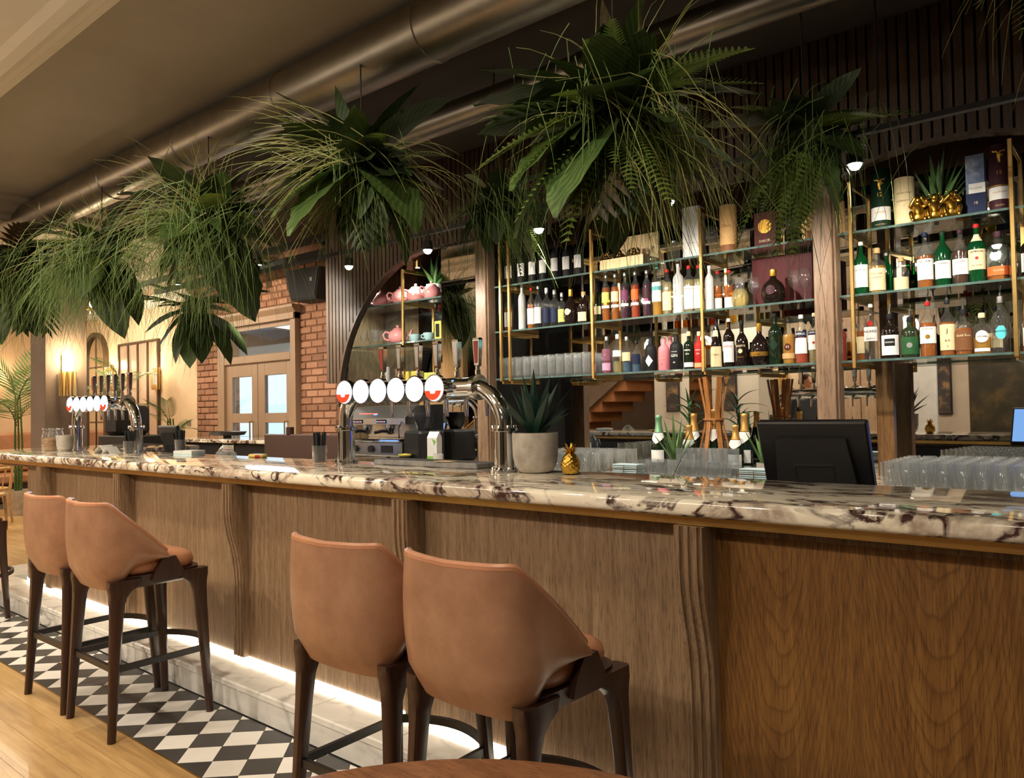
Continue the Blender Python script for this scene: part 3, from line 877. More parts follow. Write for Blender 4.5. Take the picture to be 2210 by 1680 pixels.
# banquette on the far end wall
ORANGE = speckled('orange_leather', col(168, 116, 84), col(180, 128, 94), col(192, 140, 106), 6, .5, .1)
t = thing('banquette', 'long orange leather banquette against the far end wall', 'bench', (-15.18, 0, 0))
MB().cbox(.0, .2, .0, .62, 5.2, .3, .01).build('base', DARK_WOOD, t, smooth=False)
for k in range(5):
    MB().cbox(.1, .205 + k, .3, .66, 1.195 + k, .47, .04).build('seat_pad', ORANGE, t)
    MB().cbox(.0, .205 + k, .48, .16, 1.195 + k, 1.14, .04).build('back_pad', ORANGE, t)
# ================================================================== ON THE BAR TOP
ZC = 1.12
LENS = emit('tap_lens_light', (.80, .93, 1.0), 2.2)
LENS_R = emit('tap_lens_red', (1.0, .10, .035), 1.0)
BLUE_G = emit('tap_blue_glow', (.12, .32, 1.0), 3.0)
REDTAP = plain('red_handle_inlay', col(150, 52, 40), .4)


def arc(cx, cz, r, a0, a1, n, y=0):
    return [(cx + r * cos(a0 + (a1 - a0) * k / n), y, cz + r * sin(a0 + (a1 - a0) * k / n)) for k in range(n + 1)]


def make_tower(L, label):
    t = thing('beer_tap_tower', label, 'beer taps', (0, 0, 0), 0, 'chrome beer towers on the bar')
    for x in (0, L):
        leg = MB().lathe([(.001, 0), (.062, 0), (.062, .01), (.045, .012), (.045, .175), (.058, .178), (.058, .19), (.036, .192), (.036, .20)], 24, (x, 0, 0)).build('column', CHROME, t)
        bolts = MB()
        for k in range(8):
            a = 2 * pi * k / 8 + .3
            for z0, rr in ((.008, .053), (.188, .05)): bolts.lathe([(.007, -.004), (.007, .012), (.004, .016), (.0005, .016)], 6, (x + rr * cos(a), rr * sin(a), z0))
        stuff(bolts.build('flange_bolts', CHROME, leg))
    zt = .372; rl, rr_ = .135, .18
    pts = [(0, 0, .195)] + arc(rl, zt - rl, rl, pi, pi / 2, 10) + arc(L - rr_, zt - rr_, rr_, pi / 2, 0, 12) + [(L, 0, .195)]
    MB().tube(pts, .036, 20, False).build('arched_pipe', CHROME, t, ang=60)
    MB().tube([(rl - .02, 0, zt), (L - rr_ + .02, 0, zt)], .047, 24).build('tap_bar', CHROME, t)
    for xx in (rl - .03, L - rr_ + .03):
        MB().tube([(xx - .012, 0, zt), (xx + .012, 0, zt)], .058, 24).build('collar', CHROME, t)
    n = 6
    for k in range(n):
        xl = .10 + (L - .44) * k / (n - 1)
        yl = -.075
        hs = MB().tube([(xl, yl + .03, zt), (xl, yl + .012, zt), (xl, yl - .012, zt)], [.03, .064, .064], 28).build('badge', CHROME, t)
        lens = MB().tube([(xl, yl - .0121, zt), (xl, yl - .017, zt), (xl, yl - .020, zt)], [.058, .056, .046], 28).build('lens', LENS, hs)
        if k in (0, n - 1):
            seg = [(xl + .054 * cos(a), zt + .054 * sin(a)) for a in [pi + .2 + (pi - .4) * q / 10 for q in range(11)]]
            seg += [(xl + .020, zt - .0107), (xl + .014, zt - .024), (xl - .014, zt - .024), (xl - .020, zt - .0107)]
            MB().prism(seg, yl - .0222, yl - .0195, 'y').build('red_badge_print', LENS_R, hs, smooth=False)
        MB().tube([(xl + .066, yl + .045, zt + .035), (xl + .066, yl + .045, zt - .035)], .008, 6).build('side_light', BLUE_G, hs)
        xh = xl + .165
        MB().lathe([(.014, 0), (.014, .05), (.010, .052), (.010, .07)], 12, (xh, .03, zt + .03)).build('tap_valve', CHROME, t)
        h = loft([[(xh + sx * w, .03 + sy * d, zt + z) for sx, sy in ((-1, -1), (1, -1), (1, 1), (-1, 1))] for z, w, d in ((.095, .008, .008), (.10, .013, .01), (.215, .019, .013), (.225, .017, .011))]).build('tap_handle', CHROME, t, smooth=False)
        MB().add([(xh - .009, .0195, zt + .11), (xh + .009, .0195, zt + .11), (xh + .014, .0155, zt + .21), (xh - .014, .0155, zt + .21)], [(0, 1, 2, 3)]).build('handle_inlay', REDTAP if k in (0, 5) else STEEL, h, smooth=False, fix=False)
        MB().tube([(xh, .05, zt - .03), (xh, .085, zt - .05), (xh, .09, zt - .13)], [.014, .012, .009], 10).build('spout', CHROME, t)
    return t


tw = make_tower(1.09, 'chrome beer tower with six lit round badges beside the potted agave')
tw.location = (-3.262, 2.53, ZC)
clone(tw, (-6.83, 2.55, ZC), 0, 'chrome beer tower with six lit round badges by the biscuit jars')

# --- agave plants
AGAVE = leafmat('agave_leaf', col(24, 48, 40), col(44, 74, 60), .4, trans=.05)
ALOE = leafmat('aloe_leaf', col(58, 92, 50), col(110, 146, 84), .4, trans=.1)
SOIL = plain('potting_soil', (.03, .022, .016), .9)


def agave_leaf(L, w, bend, tilt, az, r0=.015, thick=.006):
    """thick channelled lance leaf rising from the rosette centre"""
    vs = []; fs = []
    n = 7
    for i in range(n + 1):
        s = i / n
        wd = w * (.55 + .9 * s - 1.45 * s * s if s < .6 else (1 - s) * 1.42) * 1.0 + .0008
        a = tilt - bend * s * s
        rr = r0 + L * s * cos(tilt - bend * s * .5); zz = L * s * sin(tilt - bend * s * .5)
        up = Vector((-sin(a), 0, cos(a)))
        for q, hgt in ((-1, .3), (0, -.12), (1, .3), (0, -.12 - thick / max(w, .01))):
            p = Vector((rr, q * wd, zz)) + up * (hgt * wd)
            vs.append((p.x * cos(az) - p.y * sin(az), p.x * sin(az) + p.y * cos(az), p.z))
    for i in range(n):
        for k in range(4): fs.append((i * 4 + k, i * 4 + (k + 1) % 4, i * 4 + 4 + (k + 1) % 4, i * 4 + 4 + k))
    return MB().add(vs, fs)


def agave(parent, z, L, w, n, mat, seed, tmin=.7, tmax=1.45, bend=.35):
    r = random.Random(seed)
    for k in range(n):
        f = k / (n - 1)
        agave_leaf(L * r.uniform(.8, 1.05) * (.8 + .2 * f), w, bend * (1 - f) + .05, tmin + (tmax - tmin) * f, k * 2.39996 + r.uniform(-.2, .2)).build('leaf', mat, parent, (0, 0, z), ang=60)


t = thing('potted_agave', 'dark green agave in a pale concrete pot beside the beer tower', 'potted plant', (-2.035, 2.572, ZC))
MB().lathe([(.001, 0), (.055, 0), (.072, .008), (.088, .032), (.096, .07), (.099, .165), (.098, .17), (.09, .17), (.089, .145), (.001, .145)], 32).build('pot', CONCRETE, t, ang=50)
MB().lathe([(.001, .146), (.088, .146)], 20).build('soil', SOIL, t)
agave(t, .15, .285, .031, 19, AGAVE, 3, .72, 1.5, .3)

# --- gold pineapple


def make_pineapple(label):
    t = thing('pineapple_ornament', label, 'ornament', (0, 0, 0), 0, 'gold pineapples')
    def fn(u, v):
        a = 2 * pi * u; s = v
        r = .041 * (sin(pi * (.13 + .80 * s)) ** .55) * (1 - .1 * s)
        k = (sin(a * 4.5 + s * 15.7) * sin(a * 4.5 - s * 15.7))
        bmp = abs(sin(5 * a + 17 * s) * sin(5 * a - 17 * s)) ** .6
        r = r * (1 + .10 * (bmp - .5))
        return (r * cos(a), r * sin(a), .088 * s)
    MB().grid(fn, 60, 40, True).add([(.03 * cos(a * pi / 8), .03 * sin(a * pi / 8), 0) for a in range(16)], [tuple(range(16))]).build('body', GOLD, t, ang=80)
    r = random.Random(5)
    for ring, (n, tl, L) in enumerate(((7, .7, .028), (7, 1.0, .04), (5, 1.3, .05))):
        for k in range(n): agave_leaf(L, .008, .3, tl, 2 * pi * k / n + ring * .4, .006, .002).build('crown_leaf', GOLD, t, (0, 0, .083), ang=60)
    return t


pin = make_pineapple('gold pineapple ornament on the bar beside the potted agave')
pin.location = (-1.845, 2.562, ZC)

# --- glasses holding black straws, jars, odds and ends
STRAW = plain('black_paper_straw', (.016, .017, .02), .6)
tumbler = MB().lathe([(.001, .0), (.034, 0), (.036, .004), (.040, .10), (.0385, .10), (.034, .012), (.001, .012)], 20)


def straws(loc, label, seed, hgt=.165):
    t = thing('straw_glass', label, 'glass', loc, 0, 'glasses of black straws')
    put('glass', tumbler.mesh('glass', GLASS), t)
    r = random.Random(seed); b = MB()
    for k in range(46):
        a = r.uniform(0, 6.28); d = .027 * sqrt(r.random()); x, y = d * cos(a), d * sin(a)
        b.tube([(x * .9, y * .9, .013), (x * 1.25, y * 1.25, hgt + r.uniform(-.006, .006))], .0032, 5)
    stuff(b.build('straws', STRAW, t))
    return t


straws((-3.37, 2.44, ZC), 'glass crammed with black straws left of the lit beer badges', 1)
straws((-5.42, 2.36, ZC), 'glass crammed with black straws before the far beer tower', 2)
straws((-5.30, 2.66, ZC), 'glass crammed with black straws behind the far beer tower leg', 4)
OAT = speckled('oat_biscuits', col(150, 112, 70), col(178, 140, 96), col(206, 172, 126), 60, .9, .5)
for (x, y, lb) in ((-7.02, 2.46, 'glass jar of pale biscuits at the far end of the bar'), (-6.86, 2.36, 'glass jar of pale biscuits beside the grey pot')):
    t = thing('biscuit_jar', lb, 'jar', (x, y, ZC), 0, 'biscuit jars')
    MB().lathe([(.001, 0), (.05, 0), (.058, .01), (.06, .12), (.052, .15), (.048, .165), (.052, .175), (.046, .176)], 20).build('glass', GLASS, t)
    MB().lathe([(.001, .006), (.05, .008), (.055, .02), (.055, .09), (.035, .105), (.001, .098)], 16).build('biscuits', OAT, t)
    MB().lathe([(.001, .185), (.05, .185), (.054, .18), (.054, .172)], 20).build('lid', GLASS, t)
t = thing('grey_pot', 'small tapered grey concrete pot between the jars and the far tower', 'pot', (-6.66, 2.40, ZC))
MB().lathe([(.001, 0), (.045, 0), (.06, .05), (.064, .13), (.058, .13), (.055, .02), (.001, .02)], 20).build('body', CONCRETE, t)
PAPER = plain('white_paper', (.78, .77, .74), .8)
PAPER_B = plain('pale_blue_paper', (.55, .68, .7), .8)
t = thing('napkin_stack', 'stack of white napkins on the bar behind the straw glasses', 'napkins', (-4.98, 2.56, ZC), .3)
for k in range(7): MB().cbox(-.08, -.06, k * .005, .08, .06, k * .005 + .0045, .001).build('napkin', PAPER_B if k < 4 else PAPER, t, smooth=False)
t = thing('menu_cards', 'folded white cards standing by the far beer tower', 'cards', (-6.0, 2.44, ZC), .4)
MB().prism([(-.05, 0), (0, .06), (.05, 0), (.048, 0), (0, .057), (-.048, 0)], -.06, .06, 'y').build('card', PAPER, t, smooth=False)
MB().prism([(.06, 0), (.1, .05), (.14, 0), (.138, 0), (.1, .047), (.062, 0)], -.1, .0, 'y').build('card', PAPER, t, smooth=False)
CELLO = thin_glass('cellophane', (.9, .92, .92), .12, rough=.15)
t = thing('plastic_bag', 'crumpled clear plastic bag on the bar', 'bag', (-4.62, 2.62, ZC))
r9 = random.Random(9)
bg = MB().grid(lambda u, v: (lambda a, s, q: (q * .075 * cos(a), q * .06 * sin(a), .075 * s))(2 * pi * u, v, (1 - v ** 2 * .8) * r9.uniform(.75, 1.1)), 16, 7, True)
bg.build('bag', CELLO, t, smooth=False)
t = thing('snack_packet', 'small yellow and red packet lying on the bar', 'packet', (-4.28, 2.64, ZC), .2)
MB().cbox(-.06, -.03, 0, .06, .03, .022, .008).build('packet', plain('yellow_packet', col(214, 186, 96), .5), t)
MB().cbox(.0, -.032, .002, .055, .032, .018, .006).build('red_print', plain('red_packet', col(170, 40, 30), .5), t)
SLATE = speckled('grey_bar_mat', col(116, 114, 110), col(132, 130, 126), col(146, 144, 140), 30, .6, .2)
t = thing('bar_mat', 'long grey service tray under the near beer tower', 'tray', (-2.74, 2.645, ZC))
MB().cbox(-.36, -.07, 0, .36, .07, .026, .004).build('tray', SLATE, t, smooth=False)
grl = MB()
for k in range(33): grl.box(-.345 + k * .021, -.055, .0262, -.337 + k * .021, .055, .0285)
stuff(grl.build('drip_grille', STEEL, t, smooth=False))
t = thing('paper_slip', 'small cream paper slip on the service tray', 'paper', (-2.60, 2.60, ZC + .029), .1)
MB().box(-.05, -.03, 0, .05, .03, .0015).build('slip', plain('cream_paper', col(226, 196, 150), .8), t, smooth=False)

# --- tills
SCREEN_D = emit('till_screen', (.25, .5, 1.0), 1.1)


def till(loc, label, rz=0, w=.40, h=.27, tilt=20):
    t = thing('till_monitor', label, 'till', loc, rz, 'touch screen tills')
    R = Matrix.Rotation(radians(tilt), 4, 'X')
    b = bmesh.new(); M = MB()
    M.cbox(-w / 2, -.018, -h / 2, w / 2, .018, h / 2, .006)
    o = M.build('display_case', BLACK, t, smooth=False); o.matrix_basis = Matrix.Translation((0, 0, .30)) @ R
    bz = MB().prism([(-w / 2 + .05, -h / 2 + .04), (w / 2 - .05, -h / 2 + .04), (w / 2 - .07, h / 2 - .06), (-w / 2 + .07, h / 2 - .06)], -.036, -.017, 'y').build('rear_housing', BLACK_M, o, smooth=False)
    MB().box(-.07, -.0385, -.02, .07, -.036, -.012).box(-.07, -.0385, -.1, -.066, -.036, -.02).box(.066, -.0385, -.1, .07, -.036, -.02).build('vent_line', STEEL, o, smooth=False)
    MB().box(-w / 2 + .015, .0182, -h / 2 + .02, w / 2 - .015, .0195, h / 2 - .015).build('screen', SCREEN_D, o, smooth=False)
    MB().prism([(-.12, .0), (.12, .0), (.09, .17), (-.09, .17)], -.05, .07, 'y').build('stand', plain('till_stand_plastic', (.03, .024, .02), .5), t, smooth=False)
    MB().cbox(-.05, -.07, .15, .05, .02, .19, .008).build('hinge_block', plain('till_stand_plastic', (.03, .024, .02), .5), t, smooth=False)
    MB().cbox(-.14, -.09, 0, .14, .12, .02, .006).build('base', BLACK, t, smooth=False)
    return t


a = at(1633, 912, 2.80); b_ = at(1870, 912, 2.80)
wt = b_.x - a.x
tl = till(((a.x + b_.x) / 2, 2.86, a.z - .30 - .135 * cos(radians(20)) - .004), 'black till monitor seen from behind at the back of the bar', 0, wt, .29, 20)
TILL_Z = tl.location.z
MB().cbox(-8.0 + 8.0 - 6.55, 2.661, TILL_Z - .03, 1.4, 3.16, TILL_Z - .001, .004).build('service_shelf', STEEL, bar, smooth=False)
clone(tl, (-6.0, 2.95, TILL_Z), 0, 'black till monitor behind the far beer tower, its back to the room', scale=(.8, .8, .95))
# ================================================================== BACK BAR
ZB = .975
bb = thing('back_counter', 'low dark back bar worktop beneath the glass shelves', 'counter', (0, 0, 0))
MB().cbox(-5.70, 3.98, ZB - .03, 1.6, 5.12, ZB, .004).build('worktop', VIOLA, bb, smooth=False)
for k in range(8):
    MB().cbox(-5.7 + k * .9, 4.02, .1, -5.7 + k * .9 + .88, 4.7, ZB - .031, .004).build('fridge_unit', BLACK_M, bb, smooth=False)
MB().box(-5.7, 4.06, 0, 1.5, 4.68, .099).build('kick_base', BLACK, bb, smooth=False)
lb = thing('side_counter', 'marble topped side counter below the brick wall and door', 'counter', (0, 0, 0))
MB().cbox(-9.35, 4.52, 1.07, -7.2, 5.19, 1.11, .006).build('worktop', VIOLA, lb, smooth=False)
MB().box(-9.3, 4.58, 0, -7.25, 5.18, 1.069).build('cupboard', BLACK_M, lb, smooth=False)
pnl = thing('leather_panel', 'dark brown padded panel at the end of the side counter', 'panel', (0, 0, 0))
MB().cbox(-7.18, 4.5, 0, -5.78, 4.56, 1.18, .012).build('panel', plain('dark_brown_leather', col(74, 52, 46), .5), pnl, smooth=False)

# mirrors
for nm, pts, lbl in (('back_mirror', [(-5.70, 4.905), (-4.44, 4.905)], 'mirror behind the pink teapots in the arched niche'),
                     ('back_mirror', [(-3.99, 5.02), (-2.55, 5.0)], 'mirror behind the stemware and syrup shelves'),
                     ('back_mirror', [(-2.549, 5.0), (.9, 4.745)], 'long mirror behind the spirits and the second arch')):
    (xa, ya), (xb, yb) = pts
    q = MB(); n = Vector((-(yb - ya), xb - xa, 0)).normalized() * .012
    q.prism([(xa, ya), (xb, yb), (xb + n.x, yb + n.y), (xa + n.x, ya + n.y)], ZB + .002, 2.70)
    o = q.build(nm, MIRROR, smooth=False); tag(o, lbl, 'mirror', 'mirrors of the back bar')
# pier clad in mirror between the niche and the centre bays
pr_ = thing('mirror_pier', 'mirror clad pier between the arched niche and the first timber post', 'pier', (0, 0, 0))
MB().box(-4.42, 4.412, ZB + .001, -4.02, 5.2, 2.715).build('core', BLACK_M, pr_, smooth=False)
MB().box(-4.42, 4.40, ZB + .001, -4.02, 4.411, 2.715).build('mirror_panel', MIRROR, pr_, smooth=False)
# timber posts
for x, lb_ in ((-3.95, 'timber post beside the mirror clad pier'), (-1.395, 'timber post between the liqueurs and the second arch')):
    t = thing('timber_post', lb_, 'post', (x, 4.40, 0), 0, 'timber posts of the back bar')
    MB().cbox(-.052, -.05, ZB + .001, .052, .05, 2.694, .004).build('post', POST_WOOD, t, smooth=False)
    MB().cbox(.0525, -.035, ZB + .001, .066, .05, 2.694, .003).build('side_fillet', POST_WOOD, t, smooth=False)
t = thing('timber_post', 'shorter timber post standing against the mirror behind the glass rows', 'post', (-1.19, 4.74, ZB), 0, 'timber posts of the back bar')
MB().cbox(-.045, -.03, 0, .045, .03, .65, .004).build('post', wood('shadow_walnut', col(96, 66, 36), col(122, 86, 48), col(142, 104, 62), sc=(10, 10, .6)), t, smooth=False)
NICHE = wood('niche_ash', col(156, 128, 100), col(178, 150, 120), col(194, 166, 136), sc=(8, 8, .6))
o = struct(MB().cbox(-5.76, 4.46, 0, -5.705, 5.2, 3.0, .004).build('wall_niche_side', NICHE, smooth=False))

# slatted fascia with arched openings


def arch_z(x):
    """lower edge of the slats at x; None where the fascia is closed lower down"""
    if x < -4.42:   # left half arch, centre -4.42, spring 1.55
        R = 1.27; d = x + 4.42
        if d < -R: return 1.70
        return 1.44 + sqrt(max(0, R * R - d * d))
    if x < -1.27: return 2.72
    R = .62; d = (x + .80) if x < -.15 else (x - .5)
    if abs(d) < R: return 2.45 + .255 * sqrt(max(0, 1 - d * d / R / R))
    return 2.45


fas = thing('slatted_fascia', 'dark vertical timber slats above the shelves, cut into arches', 'slat screen', (0, 0, 0))
x = -5.885
pitch = .05
while x < 1.2:
    z0_, z1_ = (1.66, 1.66) if x < -5.70 else (arch_z(x + .006), arch_z(x + pitch - .006))
    MB().prism([(x + .006, z0_), (x + pitch - .006, z1_), (x + pitch - .006, 3.41), (x + .006, 3.41)], 4.345, 4.385, 'y').build('slat', SLAT_WOOD, fas, smooth=False)
    x += pitch
bp = MB()
x = -5.885; poly = []
xs = [-5.885 + k * .05 for k in range(int(7.1 / .05) + 1)]
fb = []
for i in range(len(xs) - 1):
    za, zb_ = (1.66, 1.66) if xs[i] < -5.70 else (arch_z(xs[i]), arch_z(xs[i + 1]))
    bp.prism([(xs[i], za), (xs[i + 1], zb_), (xs[i + 1], 3.41), (xs[i], 3.41)], 4.386, 4.40, 'y')
bp.build('backing_board', BLACK_M, fas, smooth=False)
ed = [(-4.42 + 1.27 * cos(a), 1.44 + 1.27 * sin(a)) for a in [pi - pi / 2 * k / 24 for k in range(25)]]
MB().prism(ed + [(px_ - .028 * (1.27 - (px_ + 5.69)) / 1.27, pz + .028 * (px_ + 5.69) / 1.27) for i, (px_, pz) in enumerate(ed)][::-1], 4.335, 4.4, 'y').build('arch_edge', SLAT_WOOD, fas, smooth=False)
ed = [(-.80 + .62 * cos(a), 2.45 + .255 * sin(a)) for a in [pi - pi * k / 32 for k in range(33)] if -.80 + .62 * cos(a) > -1.31]
MB().prism(ed + [(a_, b_ + .02) for a_, b_ in ed][::-1], 4.335, 4.4, 'y').build('arch_edge', SLAT_WOOD, fas, smooth=False)

# glass shelves and brass frames
SH = (1.625, 1.985, 2.33)
BAYS = [(-5.69, -4.44, 'in the arched niche', (1.63, 1.98, 2.325)), (-3.86, -2.956, 'above the potted agave', SH), (-2.954, -2.141, 'of the syrup and gin bay', SH), (-2.139, -1.46, 'of the liqueur bay', SH), (-1.328, -1.256, 'between the timber post and the first brass post', SH), (-1.254, -.513, 'beneath the second arch', SH), (-.511, .45, 'beyond the last brass post', SH)]
EDGE_G = tinted('green_glass_edge', (.5, .66, .6), (.16, .25, .23), .5)
nth = ('lowest', 'middle', 'top')
for x0, x1, where, zs in BAYS:
    for k, z in enumerate(zs):
        t = thing('glass_shelf', '%s glass shelf %s' % (nth[k], where), 'shelf', (0, 0, 0), 0, 'glass shelves of the back bar')
        MB().box(x0, 4.412, z - .012, x1, 4.735, z).build('pane', GLASS_SHELF, t, smooth=False)
        MB().box(x0, 4.4095, z - .012, x1, 4.4118, z).build('front_edge', EDGE_G, t, smooth=False)


def frame(x, z0, z1, label, w=.022, back=True):
    t = thing('brass_frame', label, 'shelf frame', (x, 0, 0), 0, 'brass frames carrying the glass shelves')
    MB().cbox(-w / 2, 4.385, z0, w / 2, 4.407, z1, .003).build('front_post', BRASS, t, smooth=False)
    if back: MB().cbox(-w / 2, 4.742, z0, w / 2, 4.762, z1, .003).build('back_post', BRASS, t, smooth=False)
    for z in SH:
        if z < z1: MB().cbox(-.008, 4.408, z - .042, .008, 4.741, z - .014, .002).build('side_rail', BRASS, t, smooth=False)
    MB().cbox(-.008, 4.408, z1 - .03, .008, 4.741, z1 - .002, .002).build('top_rail', BRASS, t, smooth=False)


frame(-4.88, 1.58, 2.60, 'brass frame in the arched niche between the teapots')
frame(-3.786, 1.60, 2.66, 'first of the paired brass uprights beside the stemware')
frame(-3.700, 1.60, 2.66, 'second of the paired brass uprights beside the stemware', back=False)
frame(-2.955, 1.59, 2.62, 'brass frame between the stemware and the syrups')
frame(-2.14, 1.60, 2.62, 'brass frame between the gins and the liqueurs')
frame(-1.255, 1.58, 2.60, 'brass frame just past the timber post')
frame(-.512, 1.60, 2.66, 'tall brass frame beside the tube marked 15')

# ================================================================== BOTTLES
CLEAR = thin_glass('clear_bottle_glass', (.95, .965, .955), .02, edge=.5)
FROST = tinted('frosted_glass', (.7, .72, .72), (.72, .72, .70), .8)
GREENG = tinted('green_bottle_glass', (.04, .34, .12), (.006, .085, .025), .55)
DKGREEN = tinted('dark_green_glass', (.05, .12, .05), (.010, .022, .010), .8)
OLIVE = tinted('olive_glass', (.16, .22, .10), (.03, .045, .02), .75)
DARKG = tinted('dark_brown_glass', (.06, .025, .012), (.014, .008, .006), .85)
LIQ = {'amber': tinted('amber_spirit', (.85, .36, .05), (.44, .13, .012), .6), 'gold': tinted('golden_spirit', (.92, .62, .14), (.6, .32, .04), .5),
       'pale': tinted('pale_spirit', (.92, .86, .6), (.6, .5, .25), .3), 'red': tinted('red_spirit', (.8, .06, .03), (.32, .02, .012), .55),
       'orange': tinted('orange_spirit', (.95, .22, .05), (.5, .07, .02), .55), 'purple': tinted('purple_syrup', (.22, .02, .1), (.05, .008, .03), .8),
       'brown': tinted('brown_spirit', (.3, .1, .03), (.07, .025, .01), .7), 'blue': tinted('blue_spirit', (.5, .7, .85), (.08, .16, .26), .5), 'pinkl': tinted('pink_spirit', (.9, .5, .55), (.5, .16, .2), .45)}
PAL = {'white': (.80, .79, .75), 'cream': col(226, 208, 164), 'black': (.012, .012, .013), 'red': col(176, 36, 34), 'navy': col(30, 38, 66), 'gold': col(206, 160, 70),
       'yellow': col(214, 200, 96), 'lime': col(196, 204, 110), 'violet': col(112, 60, 92), 'orange': col(222, 104, 52), 'teal': col(92, 160, 160), 'turq': col(92, 198, 206),
       'pink': col(226, 132, 142), 'mauve': col(134, 84, 104), 'green': col(40, 84, 48), 'dgreen': col(18, 44, 30), 'tan': col(196, 156, 104), 'grey': col(140, 140, 138),
       'blue': col(64, 96, 130), 'wine': col(74, 12, 18), 'plum': col(62, 34, 42), 'silver': (.6, .6, .6), 'brownl': col(120, 80, 50), 'steelblue': col(120, 140, 176), 'dblue': col(26, 36, 70), 'peach': col(232, 170, 120), 'lilac': col(206, 160, 190)}


def P(c, rough=.55):
    return plain('print_' + c, PAL[c], .28 if c in ('gold', 'silver') else rough, .8 if c in ('gold', 'silver') else 0, vs=20, spec=.2)


SHAPES = {
    'std': ([(.001, 0), (.93, 0), (1, .015), (1, .60), (.94, .655), (.62, .725), (.36, .785), (.31, .82), (.31, .945)], .93),
    'squat': ([(.001, 0), (.93, 0), (1, .02), (1, .58), (.93, .66), (.66, .72), (.36, .75), (.33, .78), (.33, .92)], .88),
    'round': ([(.001, 0), (.5, 0), (.78, .07), (.96, .2), (1, .33), (.93, .47), (.72, .60), (.42, .69), (.26, .74), (.25, .90)], .80),
    'cone': ([(.001, 0), (.95, 0), (1, .015), (.93, .4), (.78, .62), (.5, .76), (.33, .83), (.31, .95)], .92),
    'fizz': ([(.001, 0), (.95, 0), (1, .015), (1, .36), (.95, .46), (.72, .60), (.46, .73), (.35, .83), (.34, .93), (.40, .94), (.40, .955)], .66),
    'tall': ([(.001, 0), (.93, 0), (1, .015), (1, .68), (.88, .745), (.5, .80), (.36, .83), (.34, .95)], .93),
    'gin': ([(.001, 0), (.94, 0), (1, .02), (1, .60), (.92, .70), (.6, .765), (.40, .80), (.38, .98)], .985),
    'jug': ([(.001, 0), (.9, 0), (1, .03), (1, .42), (.9, .56), (.6, .66), (.34, .72), (.30, .76), (.30, .93)], .90),
}
NB = [0]
TXT_MAT = {}


def text(s, size, Rc, y0, mat, parent, z, x=0, vertical=False, name='lettering'):
    cu = bpy.data.curves.new('lettering', 'FONT'); cu.body = s; cu.size = size; cu.align_x = 'CENTER'; cu.align_y = 'CENTER'; cu.resolution_u = 2; cu.extrude = 0
    cu.space_line = .9
    to = bpy.data.objects.new('lettering_tmp', cu); COL.objects.link(to)
    dg = bpy.context.evaluated_depsgraph_get(); me = bpy.data.meshes.new_from_object(to.evaluated_get(dg))
    bpy.data.objects.remove(to); bpy.data.curves.remove(cu)
    for v in me.vertices:
        px_, py_ = v.co.x, v.co.y
        if vertical: px_, py_ = -py_, px_
        px_ += x
        if Rc: v.co = (Rc * sin(px_ / Rc), -Rc * cos(px_ / Rc), z + py_)
        else: v.co = (px_, y0, z + py_)
    me.materials.clear(); me.materials.append(mat); me.name = 'lettering'
    return put(name, me, parent)


